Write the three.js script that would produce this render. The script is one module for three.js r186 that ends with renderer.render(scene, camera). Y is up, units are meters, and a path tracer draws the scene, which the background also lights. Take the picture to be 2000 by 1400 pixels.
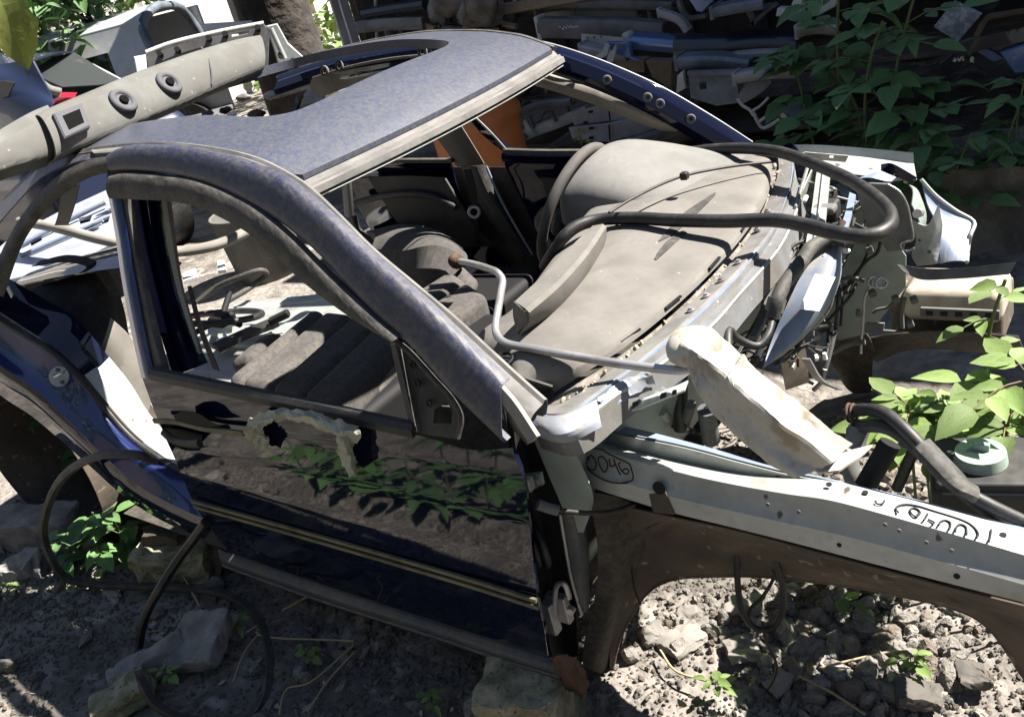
import * as THREE from 'three';
import { mergeGeometries, mergeVertices, toCreasedNormals } from 'three/addons/utils/BufferGeometryUtils.js';
import { RoundedBoxGeometry } from 'three/addons/geometries/RoundedBoxGeometry.js';
import { TextGeometry } from 'three/addons/geometries/TextGeometry.js';
import { FontLoader } from 'three/addons/loaders/FontLoader.js';

// ---------- camera, sky, sun, exposure ----------
const scene = new THREE.Scene();
const camera = new THREE.PerspectiveCamera(42.61, 1024 / 716, 0.05, 400);
camera.position.set(0.5595, 1.7535, 1.8764);
camera.quaternion.setFromRotationMatrix(new THREE.Matrix4().makeBasis(
  new THREE.Vector3(0.80626861, -0.23355888, -0.54348981),
  new THREE.Vector3(-0.07774416, 0.86894988, -0.48875551),
  new THREE.Vector3(0.5864186, 0.43632139, 0.68244917)));
const renderer = new THREE.WebGLRenderer({ antialias: true });
renderer.setSize(1024, 716);
renderer.toneMapping = THREE.LinearToneMapping;
renderer.toneMappingExposure = 3.9;
renderer.shadowMap.enabled = true;
const sunDir = new THREE.Vector3(0.60, 1.0, -0.54).normalize();
// clear summer sky, pale towards the horizon
const skyTex = (() => { const w = 256, h = 128, d = new Float32Array(w * h * 4); for (let j = 0; j < h; j++) for (let i = 0; i < w; i++) { const el = ((j + 0.5) / h - 0.5) * Math.PI, az = ((i + 0.5) / w - 0.5) * 2 * Math.PI, t = Math.pow(Math.max(0, Math.sin(el)), 0.55), k = (j * w + i) * 4;
    const dir = new THREE.Vector3(Math.cos(el) * Math.cos(az), Math.sin(el), Math.cos(el) * Math.sin(az)), g = Math.pow(Math.max(0, dir.dot(sunDir)), 8) * 0.06;
    d[k] = 0.085 + (0.038 - 0.085) * t + g; d[k + 1] = 0.093 + (0.06 - 0.093) * t + g; d[k + 2] = 0.108 + (0.112 - 0.108) * t + g; d[k + 3] = 1; }
  const t = new THREE.DataTexture(d, w, h, THREE.RGBAFormat, THREE.FloatType); t.mapping = THREE.EquirectangularReflectionMapping; t.magFilter = t.minFilter = THREE.LinearFilter; t.wrapS = THREE.RepeatWrapping; t.needsUpdate = true; return t; })();
scene.background = skyTex; scene.environment = skyTex;
const sun = new THREE.DirectionalLight(0xfff8ee, 5);
sun.position.copy(sunDir).multiplyScalar(20); sun.castShadow = true;
sun.shadow.mapSize.set(4096, 4096);
Object.assign(sun.shadow.camera, { left: -7, right: 5, top: 6, bottom: -6, near: 1, far: 45 });
scene.add(sun); scene.add(sun.target);

// ---------- helpers ----------
const V = (a) => (a.isVector3 ? a.clone() : new THREE.Vector3(a[0], a[1], a[2]));
let seed = 7;
const rnd = () => { seed = (seed * 1664525 + 1013904223) >>> 0; return seed / 4294967296; };
const rr = (a, b) => a + (b - a) * rnd();
const lerp = (a, b, t) => a + (b - a) * t;
const clamp = (x, a = 0, b = 1) => Math.min(b, Math.max(a, x));
const smooth = (a, b, x) => { const t = clamp((x - a) / (b - a)); return t * t * (3 - 2 * t); };
const hash = (x, y, z) => { let h = (x * 374761393 + y * 668265263 + z * 1274126177) | 0; h = Math.imul(h ^ (h >>> 13), 1274126177); return ((h ^ (h >>> 16)) >>> 0) / 4294967296; };
// periodic value noise in 2D (period p) and its octaves
function vnoise(x, y, p, s) {
  const xi = Math.floor(x), yi = Math.floor(y), fx = x - xi, fy = y - yi;
  const w = (i) => ((i % p) + p) % p, u = fx * fx * (3 - 2 * fx), v = fy * fy * (3 - 2 * fy);
  return lerp(lerp(hash(w(xi), w(yi), s), hash(w(xi + 1), w(yi), s), u), lerp(hash(w(xi), w(yi + 1), s), hash(w(xi + 1), w(yi + 1), s), u), v);
}
function fbm(x, y, p, s, o = 4) { let a = 0.5, t = 0, n = 0; for (let i = 0; i < o; i++) { t += a * vnoise(x, y, p, s + i); n += a; x *= 2; y *= 2; p *= 2; a *= 0.55; } return t / n; }
const toS = (l) => 255 * clamp(l <= 0.0031308 ? 12.92 * l : 1.055 * Math.pow(l, 1 / 2.4) - 0.055);
function tex(n, fn, srgb = true) {
  const d = new Uint8Array(n * n * 4);
  for (let j = 0; j < n; j++) for (let i = 0; i < n; i++) {
    const c = fn(i / n, j / n), k = (j * n + i) * 4;
    for (let q = 0; q < 3; q++) { const v = Array.isArray(c) ? c[q] : c; d[k + q] = srgb ? toS(v) : 255 * clamp(v); }
    d[k + 3] = 255;
  }
  const t = new THREE.DataTexture(d, n, n); t.wrapS = t.wrapT = THREE.RepeatWrapping; t.magFilter = THREE.LinearFilter; t.minFilter = THREE.LinearMipmapLinearFilter; t.generateMipmaps = true;
  if (srgb) t.colorSpace = THREE.SRGBColorSpace; t.needsUpdate = true; return t;
}
const mix3 = (a, b, t) => [lerp(a[0], b[0], t), lerp(a[1], b[1], t), lerp(a[2], b[2], t)];
// box mapping: uv in metres
function uvBox(g, k = 1) {
  if (g.index) g = g.toNonIndexed();
  const p = g.attributes.position, n = g.attributes.normal, uv = new Float32Array(p.count * 2);
  for (let i = 0; i < p.count; i += 3) {
    let nx = 0, ny = 0, nz = 0; for (let q = 0; q < 3; q++) { nx += Math.abs(n.getX(i + q)); ny += Math.abs(n.getY(i + q)); nz += Math.abs(n.getZ(i + q)); }
    for (let q = 0; q < 3; q++) {
      const x = p.getX(i + q), y = p.getY(i + q), z = p.getZ(i + q);
      const [a, b] = ny >= nx && ny >= nz ? [x, z] : nx >= nz ? [z, y] : [x, y];
      uv[(i + q) * 2] = a * k; uv[(i + q) * 2 + 1] = b * k;
    }
  }
  g.setAttribute('uv', new THREE.BufferAttribute(uv, 2)); return g;
}
function M4(p = [0, 0, 0], r = [0, 0, 0], s = [1, 1, 1]) { return new THREE.Matrix4().compose(V(p), new THREE.Quaternion().setFromEuler(new THREE.Euler(...r)), V(s)); }
function clean(g) { g = g.index ? g.toNonIndexed() : g; for (const k of Object.keys(g.attributes)) if (!['position', 'normal', 'uv'].includes(k)) g.deleteAttribute(k); if (!g.attributes.uv) g.setAttribute('uv', new THREE.BufferAttribute(new Float32Array(g.attributes.position.count * 2), 2)); return g; }
const merge = (l) => mergeGeometries(l.map(clean));
// resample polyline (Catmull-Rom or straight) to n points
function resample(l, n, straight) {
  const v = l.map(V); if (v.length < 2) return Array.from({ length: n }, () => v[0].clone());
  if (straight || v.length === 2) { const c = new THREE.CurvePath(); for (let i = 0; i < v.length - 1; i++) c.add(new THREE.LineCurve3(v[i], v[i + 1])); return Array.from({ length: n }, (_, i) => c.getPointAt(Math.min(0.99999, i / (n - 1)))); }
  return new THREE.CatmullRomCurve3(v, false, 'centripetal').getPoints(200).length ? new THREE.CatmullRomCurve3(v, false, 'centripetal').getSpacedPoints(n - 1) : [];
}
// closed thin sheet from a grid of points (rows x cols)
function sheet(rows, th = 0.002, { crease = 0.6, closed = false, cut } = {}) {
  const R = rows.length, C = rows[0].length, at = (i, j) => rows[i][closed ? j % C : j], CC = closed ? C + 1 : C;
  const N = []; for (let i = 0; i < R; i++) { N.push([]); for (let j = 0; j < C; j++) {
    const jp = closed ? (j + 1) % C : Math.min(C - 1, j + 1), jm = closed ? (j - 1 + C) % C : Math.max(0, j - 1);
    const a = rows[Math.min(R - 1, i + 1)][j].clone().sub(rows[Math.max(0, i - 1)][j]), b = rows[i][jp].clone().sub(rows[i][jm]);
    const n = b.cross(a); if (n.lengthSq() < 1e-14) n.set(0, 1, 0); N[i].push(n.normalize()); } }
  const pos = [], tri = (a, b, c) => pos.push(a.x, a.y, a.z, b.x, b.y, b.z, c.x, c.y, c.z), quad = (a, b, c, d) => { tri(a, b, c); tri(a, c, d); };
  const bot = (i, j) => at(i, j).clone().addScaledVector(N[i][closed ? j % C : j], -th);
  const alive = (i, j) => i >= 0 && j >= 0 && i < R - 1 && j < CC - 1 && !(cut && cut(i, j));
  for (let i = 0; i < R - 1; i++) for (let j = 0; j < CC - 1; j++) {
    if (!alive(i, j)) continue;
    quad(at(i, j), at(i, j + 1), at(i + 1, j + 1), at(i + 1, j)); quad(bot(i, j), bot(i + 1, j), bot(i + 1, j + 1), bot(i, j + 1));
    if (!alive(i - 1, j)) quad(at(i, j), bot(i, j), bot(i, j + 1), at(i, j + 1));
    if (!alive(i + 1, j)) quad(at(i + 1, j), at(i + 1, j + 1), bot(i + 1, j + 1), bot(i + 1, j));
    if (!closed && !alive(i, j - 1)) quad(at(i, j), at(i + 1, j), bot(i + 1, j), bot(i, j));
    if (!closed && !alive(i, j + 1)) quad(at(i, j + 1), bot(i, j + 1), bot(i + 1, j + 1), at(i + 1, j + 1));
  }
  const g = new THREE.BufferGeometry(); g.setAttribute('position', new THREE.Float32BufferAttribute(pos, 3)); g.computeVertexNormals();
  return toCreasedNormals(g, crease);
}
// surface through several polylines; across = number of steps between them; smoothAcross rounds the section
function loft(lines, th = 0.002, { n = 40, m = 6, straight = false, crease = 0.5, soft = true, f, cut } = {}) {
  const L = lines.map((l) => resample(l, n, straight)), rows = [];
  const total = soft ? (L.length - 1) * m + 1 : L.length;
  for (let i = 0; i < total; i++) rows.push([]);
  for (let j = 0; j < n; j++) {
    const c = L.map((l) => l[j]);
    if (soft && c.length > 2) { const cr = new THREE.CatmullRomCurve3(c, false, 'centripetal'); for (let i = 0; i < total; i++) rows[i].push(cr.getPoint(i / (total - 1))); }
    else for (let i = 0; i < total; i++) { const t = i / (total - 1) * (c.length - 1), k = Math.min(c.length - 2, Math.floor(t)); rows[i].push(c[k].clone().lerp(c[k + 1], t - k)); }
  }
  if (f) rows.forEach((r, i) => r.forEach((p, j) => f(p, i / (total - 1), j / (n - 1))));
  return sheet(rows, th, { crease, cut });
}
function tube(pts, r, { n = 0, seg = 8, closed = false, straight = false } = {}) {
  const v = pts.map(V), c = straight ? new THREE.CatmullRomCurve3(v, closed, 'catmullrom', 0.02) : new THREE.CatmullRomCurve3(v, closed, 'centripetal');
  const g = new THREE.TubeGeometry(c, n || Math.max(4, v.length * 6), r, seg, closed); if (closed) return g;
  const caps = [0, 1].map((t) => { const s = new THREE.CircleGeometry(r, seg), q = new THREE.Quaternion().setFromUnitVectors(new THREE.Vector3(0, 0, 1), c.getTangent(t).multiplyScalar(t ? 1 : -1)); s.applyQuaternion(q); const p = c.getPoint(t); s.translate(p.x, p.y, p.z); return s; });
  return merge([g, ...caps]);
}
// sweep a closed 2D section [[side, up], ...] along a path
function sweep(pts, sec, up = [0, 1, 0], { n = 0, straight = false, crease = 0.6, scale, closed = false } = {}) {
  let P = n ? (closed ? new THREE.CatmullRomCurve3(pts.map(V), true, 'centripetal').getSpacedPoints(n).slice(0, -1) : resample(pts, n, straight)) : pts.map(V); const K = P.length;
  const U = V(up), rings = P.map((p, i) => {
    const t = (closed ? P[(i + 1) % K].clone().sub(P[(i - 1 + K) % K]) : P[Math.min(K - 1, i + 1)].clone().sub(P[Math.max(0, i - 1)])).normalize();
    const s = t.clone().cross(U).normalize(), u = s.clone().cross(t).normalize(), k = scale ? scale(i / (K - 1)) : 1;
    return sec.map(([a, b]) => p.clone().addScaledVector(s, a * k).addScaledVector(u, b * k)); });
  const pos = [], tri = (a, b, c) => pos.push(a.x, a.y, a.z, b.x, b.y, b.z, c.x, c.y, c.z), S = sec.length;
  for (let i = 0; i < (closed ? K : K - 1); i++) for (let j = 0; j < S; j++) { const q = (j + 1) % S, a = rings[i], b = rings[(i + 1) % K]; tri(a[j], a[q], b[q]); tri(a[j], b[q], b[j]); }
  if (!closed) { const tr = THREE.ShapeUtils.triangulateShape(sec.map(([a, b]) => new THREE.Vector2(a, b)), []); for (const [a, b, c] of tr) { tri(rings[0][a], rings[0][b], rings[0][c]); tri(rings[K - 1][a], rings[K - 1][c], rings[K - 1][b]); } }
  const g = new THREE.BufferGeometry(); g.setAttribute('position', new THREE.Float32BufferAttribute(pos, 3)); g.computeVertexNormals(); return toCreasedNormals(g, crease);
}
const rect = (w, h, x = 0, y = 0) => [[x - w / 2, y - h / 2], [x + w / 2, y - h / 2], [x + w / 2, y + h / 2], [x - w / 2, y + h / 2]];
const oval = (w, h, n = 10, x = 0, y = 0) => Array.from({ length: n }, (_, i) => [x + w / 2 * Math.cos(i / n * 6.2832), y + h / 2 * Math.sin(i / n * 6.2832)]);
// flat plate from 3D outline (near planar) with holes; grows along its normal
function plate(pts, holes = [], th = 0.003, bev = 0) {
  const v = pts.map(V), c = v.reduce((a, b) => a.add(b), new THREE.Vector3()).multiplyScalar(1 / v.length), nn = new THREE.Vector3();
  for (let i = 0; i < v.length; i++) { const a = v[i], b = v[(i + 1) % v.length]; nn.x += (a.y - b.y) * (a.z + b.z); nn.y += (a.z - b.z) * (a.x + b.x); nn.z += (a.x - b.x) * (a.y + b.y); }
  nn.normalize(); const u = v[1].clone().sub(v[0]); u.addScaledVector(nn, -u.dot(nn)).normalize(); const w = nn.clone().cross(u);
  const to2 = (p) => { const d = V(p).sub(c); return new THREE.Vector2(d.dot(u), d.dot(w)); };
  const sh = new THREE.Shape(v.map(to2)); for (const h of holes) sh.holes.push(new THREE.Path(h.map(to2)));
  const g = new THREE.ExtrudeGeometry(sh, { depth: th, bevelEnabled: bev > 0, bevelSize: bev, bevelThickness: bev, bevelSegments: 1, curveSegments: 8 });
  g.applyMatrix4(new THREE.Matrix4().makeBasis(u, w, nn).setPosition(c)); return g;
}
const rbox = (w, h, d, r = 0.005, p, rot) => { const g = new RoundedBoxGeometry(w, h, d, 2, Math.min(r, w / 2.01, h / 2.01, d / 2.01)); if (p) g.applyMatrix4(M4(p, rot)); return g; };
const cyl = (r1, r2, h, s = 12, p, rot) => { const g = new THREE.CylinderGeometry(r1, r2, h, s); if (p) g.applyMatrix4(M4(p, rot)); return g; };
// cylinder from a to b
function rod(a, b, r, s = 10, r2) { a = V(a); b = V(b); const d = b.clone().sub(a), g = new THREE.CylinderGeometry(r2 ?? r, r, d.length(), s); g.applyQuaternion(new THREE.Quaternion().setFromUnitVectors(new THREE.Vector3(0, 1, 0), d.clone().normalize())); const m = a.add(b).multiplyScalar(0.5); g.translate(m.x, m.y, m.z); return g; }
// disc / ring facing direction n
function ring(p, n, r, t, s = 18) { const g = new THREE.TorusGeometry(r, t, 6, s); g.applyQuaternion(new THREE.Quaternion().setFromUnitVectors(new THREE.Vector3(0, 0, 1), V(n).normalize())); g.translate(...V(p).toArray()); return g; }
function disc(p, n, r, h = 0.004, s = 16) { const d = V(n).normalize(); return rod(V(p).addScaledVector(d, -h / 2), V(p).addScaledVector(d, h / 2), r, s); }
function blob(r, amp, fr, s, det = 2) { let g = mergeVertices(new THREE.IcosahedronGeometry(1, det).deleteAttribute('normal').deleteAttribute('uv')); const p = g.attributes.position, v = new THREE.Vector3(); for (let i = 0; i < p.count; i++) { v.fromBufferAttribute(p, i); const k = 1 + amp * (fbm(v.x * fr + 9 + s, v.y * fr + v.z * fr * 1.7 + 5, 64, s, 3) - 0.5) * 2; p.setXYZ(i, v.x * r[0] * k, v.y * r[1] * k, v.z * r[2] * k); } g.computeVertexNormals(); return g; }

const used = {};
const numbered = (n) => { used[n] = (used[n] ?? -1) + 1; return used[n] ? n + '_' + String(used[n]).padStart(3, '0') : n; };
function thing(name, label, category, base, group) { const o = new THREE.Group(); o.name = numbered(name); o.position.set(...base); o.userData = { label, category }; if (group) o.userData.group = group; scene.add(o); return o; }
// add geometry given in world coordinates as a part of a thing (or of a part)
function part(parent, name, g, m, label) {
  if (Array.isArray(g)) g = merge(g); g = clean(g);
  let b = new THREE.Vector3(), q = parent; while (q && q !== scene) { b.add(q.position); q = q.parent; }
  if (m.userData.k) g = uvBox(g, m.userData.k);
  g.translate(-b.x, -b.y, -b.z);
  const o = new THREE.Mesh(g, m); o.name = name; o.castShadow = o.receiveShadow = true; if (label) o.userData.label = label; parent.add(o); return o;
}
function solo(name, g, m, label, category, base, group) { if (Array.isArray(g)) g = merge(g); g = clean(g); if (m.userData.k) g = uvBox(g, m.userData.k); g.translate(-base[0], -base[1], -base[2]); const o = new THREE.Mesh(g, m); o.name = numbered(name); o.position.set(...base); o.castShadow = o.receiveShadow = true; o.userData = { label, category }; if (group) o.userData.group = group; scene.add(o); return o; }
function struct(name, g, m) { if (Array.isArray(g)) g = merge(g); if (m.userData.k) g = uvBox(clean(g), m.userData.k); const o = new THREE.Mesh(g, m); o.name = numbered(name); o.castShadow = o.receiveShadow = true; o.userData.kind = 'structure'; scene.add(o); return o; }

// ---------- materials ----------
const mat = (o, k = 1) => { const m = o.clearcoat || o.transmission || o.sheen || o.specularIntensity !== undefined ? new THREE.MeshPhysicalMaterial(o) : new THREE.MeshStandardMaterial(o); m.userData.k = k; m.side = THREE.DoubleSide; return m; };
const lin = (r, g, b) => new THREE.Color().setRGB(r, g, b);
// mottled colour map: base, second colour, coverage, fleck colour
function mottle(a, b, cov, { p = 6, s = 1, sharp = 0.25, fine = 0.15, fleck, fleckCov = 0.04, n = 256 } = {}) {
  return tex(n, (u, v) => { const f = fbm(u * p, v * p, p, s, 5), g = fbm(u * p * 8, v * p * 8, p * 8, s + 20, 2); let c = mix3(a, b, smooth(1 - cov - sharp, 1 - cov + sharp, f * 0.8 + g * 0.35)); const k = 1 + (g - 0.5) * fine * 2; c = c.map((x) => x * k);
    if (fleck) { const h = fbm(u * p * 5, v * p * 5, p * 5, s + 40, 2); if (h > 1 - fleckCov * 6) c = mix3(c, fleck, smooth(1 - fleckCov * 6, 1 - fleckCov * 4, h)); } return c; });
}
const rmap = (a, b, p, s) => tex(256, (u, v) => lerp(a, b, fbm(u * p, v * p, p, s, 5)), false);
const bumpT = (p, s, o = 5) => tex(256, (u, v) => fbm(u * p, v * p, p, s, o), false);
const B = { fine: bumpT(40, 3), mid: bumpT(10, 5), coarse: bumpT(4, 8) };
const navy = [0.006, 0.009, 0.035], dust = [0.20, 0.185, 0.165];
const M = {
  paint: mat({ color: lin(0.004, 0.0055, 0.018), roughness: 0.6, metalness: 0, specularIntensity: 0, clearcoat: 1, clearcoatRoughness: 0.035 }),
  paintLit: mat({ color: lin(0.012, 0.022, 0.10), roughness: 0.3, metalness: 0.3, clearcoat: 1, clearcoatRoughness: 0.04 }),  // body blue made lighter; sun and sky light put into the colour
  dusty: mat({ map: mottle([0.007, 0.011, 0.046], [0.064, 0.06, 0.055], 0.40, { p: 64, s: 3, sharp: 0.4, fine: 0.4, n: 1024, fleck: [0.11, 0.105, 0.095], fleckCov: 0.03 }), roughness: 0.55, clearcoat: 0.35, clearcoatRoughness: 0.4 }, 1.6),
  dustyRoof: mat({ map: mottle([0.018, 0.027, 0.068], [0.066, 0.067, 0.072], 0.48, { p: 72, s: 13, sharp: 0.45, fine: 0.45, n: 1024, fleck: [0.14, 0.135, 0.125], fleckCov: 0.028 }), roughness: 0.5, clearcoat: 0.5, clearcoatRoughness: 0.35 }, 1.8),
  silver: mat({ map: mottle([0.33, 0.35, 0.34], [0.22, 0.225, 0.195], 0.32, { p: 8, s: 23, sharp: 0.2, n: 512, fleck: [0.09, 0.07, 0.05], fleckCov: 0.028 }), roughness: 0.42, metalness: 0.25 }),
  silverBlue: mat({ map: mottle([0.17, 0.21, 0.29], [0.24, 0.22, 0.19], 0.3, { p: 6, s: 33, fleck: [0.16, 0.10, 0.06], fleckCov: 0.02 }), roughness: 0.5, metalness: 0.15 }),
  silverGreen: mat({ map: mottle([0.26, 0.31, 0.28], [0.12, 0.12, 0.09], 0.25, { p: 5, s: 43 }), roughness: 0.5, metalness: 0.2 }),
  flange: mat({ map: mottle([0.155, 0.15, 0.14], [0.085, 0.082, 0.08], 0.4, { p: 12, s: 53 }), roughness: 0.8 }, 1.5),
  dash: mat({ map: mottle([0.132, 0.124, 0.112], [0.095, 0.089, 0.081], 0.4, { p: 11, s: 63, fine: 0.16, n: 512, fleck: [0.23, 0.215, 0.19], fleckCov: 0.02 }), roughness: 0.85, bumpMap: B.fine, bumpScale: 0.0006 }, 1.3),
  dashGrey: mat({ map: mottle([0.136, 0.133, 0.127], [0.104, 0.101, 0.095], 0.4, { p: 9, s: 73, fine: 0.14 }), roughness: 0.8, bumpMap: B.fine, bumpScale: 0.0006 }, 1.3),
  blackPlastic: mat({ map: mottle([0.012, 0.012, 0.012], [0.045, 0.042, 0.038], 0.3, { p: 8, s: 83 }), roughness: 0.6 }),
  black: mat({ color: lin(0.008, 0.008, 0.009), roughness: 0.7, specularIntensity: 0.5 }),  // also for discs and plates that stand for the dark of holes
  matBlack: mat({ color: lin(0.006, 0.006, 0.006), roughness: 1, specularIntensity: 0.1 }),
  dimGlass: mat({ color: lin(0.022, 0.026, 0.026), roughness: 0.5, specularIntensity: 0.5 }),  // dull dark glass; its dim reflection is put into the colour
  rubber: mat({ map: mottle([0.008, 0.008, 0.009], [0.028, 0.026, 0.024], 0.34, { p: 14, s: 93 }), roughness: 0.55, bumpMap: B.fine, bumpScale: 0.0005 }, 2),
  rubberDusty: mat({ map: mottle([0.014, 0.014, 0.014], [0.068, 0.062, 0.054], 0.45, { p: 16, s: 103, sharp: 0.4, n: 512, fleck: [0.13, 0.12, 0.105], fleckCov: 0.02 }), roughness: 0.7 }, 1.6),
  trim: mat({ map: mottle([0.22, 0.205, 0.18], [0.14, 0.128, 0.11], 0.35, { p: 8, s: 113 }), roughness: 0.85 }),
  fabric: mat({ map: mottle([0.052, 0.048, 0.045], [0.072, 0.066, 0.061], 0.45, { p: 5, s: 123, fine: 0.25 }), roughness: 0.98, bumpMap: B.fine, bumpScale: 0.0004 }, 3),
  fabricLight: mat({ map: mottle([0.13, 0.12, 0.11], [0.19, 0.175, 0.16], 0.45, { p: 12, s: 133, fine: 0.4 }), roughness: 0.98, bumpMap: B.fine, bumpScale: 0.001 }, 3),
  mud: mat({ map: mottle([0.105, 0.082, 0.062], [0.05, 0.043, 0.035], 0.42, { p: 6, s: 143, fine: 0.3, fleck: [0.19, 0.16, 0.13], fleckCov: 0.035 }), roughness: 0.9, bumpMap: B.mid, bumpScale: 0.004 }, 1.6),
  darkMud: mat({ map: mottle([0.03, 0.028, 0.022], [0.06, 0.052, 0.04], 0.4, { p: 8, s: 153, fine: 0.3 }), roughness: 0.85, bumpMap: B.mid, bumpScale: 0.003 }, 2),
  rust: mat({ map: mottle([0.10, 0.05, 0.028], [0.035, 0.028, 0.024], 0.45, { p: 9, s: 163, fine: 0.4 }), roughness: 0.95, bumpMap: B.mid, bumpScale: 0.004 }, 2.5),
  metal: mat({ map: mottle([0.42, 0.42, 0.43], [0.26, 0.25, 0.23], 0.35, { p: 8, s: 173 }), roughness: 0.4, metalness: 0.7 }, 2),
  whitePaint: mat({ map: mottle([0.40, 0.385, 0.34], [0.24, 0.2, 0.145], 0.34, { p: 7, s: 183, sharp: 0.14, fleck: [0.16, 0.12, 0.08], fleckCov: 0.016 }), roughness: 0.6 }, 2),
  white: mat({ color: lin(0.75, 0.75, 0.73), roughness: 0.6 }),
  bumper: mat({ map: mottle([0.125, 0.125, 0.118], [0.095, 0.093, 0.087], 0.4, { p: 8, s: 193, fine: 0.14, n: 512, fleck: [0.19, 0.185, 0.175], fleckCov: 0.022 }), roughness: 0.92, specularIntensity: 0.4, bumpMap: B.fine, bumpScale: 0.0004 }, 1.5),
  bumperTrim: mat({ color: lin(0.085, 0.085, 0.095), roughness: 0.9, specularIntensity: 0.4 }),
  glassDark: mat({ color: lin(0.01, 0.012, 0.015), roughness: 0.05, metalness: 0, clearcoat: 1, clearcoatRoughness: 0.02 }),
  ink: mat({ color: lin(0.012, 0.012, 0.014), roughness: 0.8 }),
  gold: mat({ map: mottle([0.14, 0.125, 0.07], [0.05, 0.045, 0.03], 0.35, { p: 9, s: 203 }), roughness: 0.6 }, 3),
};
const font = await new FontLoader().loadAsync('fonts/droid/droid_sans_bold.typeface.json');

// ---------- ground ----------
const gN = (x, z, f, s) => fbm(x * f + 100, z * f + 100, 4096, s, 4) - 0.5;
function groundY(x, z) {
  let y = 0.09 + 0.05 * gN(x, z, 0.9, 300) + 0.045 * gN(x, z, 4.5, 310);
  y += 0.05 * smooth(-1.6, -2.6, x) * smooth(0.4, 1.2, z) ;
  y -= 0.04 * smooth(1.3, 1.6, z) * smooth(-0.8, -1.6, x);
  y += 0.022 * gN(x, z, 17, 330);
  const path = smooth(-2.9, -3.6, x);                       // trodden yard behind the car is smoother
  y = lerp(y, 0.09 + 0.02 * gN(x, z, 1.2, 320), path * 0.8);
  return y;
}
const groundMat = (() => {
  const map = tex(1024, (u, v) => { const a = fbm(u * 8, v * 8, 8, 401, 6), b = fbm(u * 64, v * 64, 64, 420, 3), c = fbm(u * 20, v * 20, 20, 440, 3);
    let col = mix3([0.175, 0.158, 0.14], [0.095, 0.086, 0.076], smooth(0.42, 0.62, a)); col = mix3(col, [0.26, 0.24, 0.21], smooth(0.62, 0.78, c) * 0.8); const k = 0.6 + 0.8 * b; return col.map((x) => x * k); });
  const bm = tex(1024, (u, v) => 0.5 * fbm(u * 24, v * 24, 24, 450, 5) + 0.5 * fbm(u * 90, v * 90, 90, 460, 3), false);
  return mat({ map, roughness: 1, bumpMap: bm, bumpScale: 0.02 }, 0.55);
})();
const ground = (() => {
  const N = 420, w = (t) => Math.sign(t) * (Math.abs(t) * 3.2 + Math.pow(Math.abs(t), 6) * 60);
  const pos = [], uv = [], idx = [];
  for (let j = 0; j <= N; j++) for (let i = 0; i <= N; i++) { const x = -0.9 + w(i / N * 2 - 1), z = 0.4 + w(j / N * 2 - 1); pos.push(x, groundY(x, z), z); uv.push(x * 0.55, z * 0.55); if (i < N && j < N) { const a = j * (N + 1) + i; idx.push(a, a + N + 1, a + 1, a + 1, a + N + 1, a + N + 2); } }
  const g = new THREE.BufferGeometry(); g.setAttribute('position', new THREE.Float32BufferAttribute(pos, 3)); g.setAttribute('uv', new THREE.Float32BufferAttribute(uv, 2)); g.setIndex(idx); g.computeVertexNormals();
  const m = groundMat; m.userData.k = 0; return struct('ground', g, m);
})();

// ---------- stripped car body ----------
const car = thing('wrecked_car', 'stripped dark blue car body shell without wheels or engine, resting on stone blocks', 'car body', [-0.9, 0.09, 0]);
const cp = (n, g, m, l) => part(car, n, g, m, l);
// roof skin height at (x, z)
const roofEdge = [[-2.35, 1.375], [-2.15, 1.415], [-1.95, 1.43], [-1.774, 1.437], [-1.51, 1.433], [-1.282, 1.405], [-1.152, 1.374], [-1.047, 1.327], [-0.95, 1.275]];
function roofY(x, z) { let i = 0; while (i < roofEdge.length - 2 && x > roofEdge[i + 1][0]) i++; const a = roofEdge[Math.max(0, i - 1)], b = roofEdge[i], c = roofEdge[i + 1], d = roofEdge[Math.min(roofEdge.length - 1, i + 2)], t = clamp((x - b[0]) / (c[0] - b[0]));
  const y = 0.5 * (2 * b[1] + (c[1] - a[1]) * t + (2 * a[1] - 5 * b[1] + 4 * c[1] - d[1]) * t * t + (3 * b[1] - a[1] - 3 * c[1] + d[1]) * t * t * t);
  return y + 0.032 * (1 - (z / 0.56) ** 2); }
const headerX = (z) => -1.047 + 0.05 * (1 - (z / 0.56) ** 2);
{ // one ring-shaped skin around the sunroof opening
  const n = 160, rows = [], ox0 = -1.99, ox1 = -1.235, oz = 0.385, rc = 0.07;
  const inner = (t) => { const hx = (ox1 - ox0) / 2, cx = (ox0 + ox1) / 2, a = t * 2 * Math.PI, p = 7, c = Math.cos(a), s = Math.sin(a), k = Math.pow(Math.abs(c) ** p + Math.abs(s) ** p, -1 / p); return [cx + hx * c * k, oz * s * k]; };
  const outer = (t) => { const a = t * 2 * Math.PI, c = Math.cos(a), s = Math.sin(a), k = 1 / Math.max(Math.abs(c), Math.abs(s)); const u = c * k, z = 0.56 * s * k; return [u > 0 ? lerp(-1.62, headerX(z), u) : lerp(-1.62, -2.27 - 0.05 * (1 - (z / 0.56) ** 2), -u), z]; };
  const S = 12; for (let i = -2; i <= S + 1; i++) { const r = []; for (let j = 0; j < n; j++) { const t = (j + 0.5) / n, a = inner(t), b = outer(t), s = clamp(i / S), x = lerp(a[0], b[0], s), z = lerp(a[1], b[1], s); let y = roofY(x, z); if (i < 0) y -= 0.014 * -i; if (i > S) y -= 0.012; r.push(new THREE.Vector3(x, y, z)); } rows.push(r); }
  cp('roof_panel', sheet(rows, 0.0015, { closed: true, crease: 0.7 }), M.dustyRoof);
}
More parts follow.
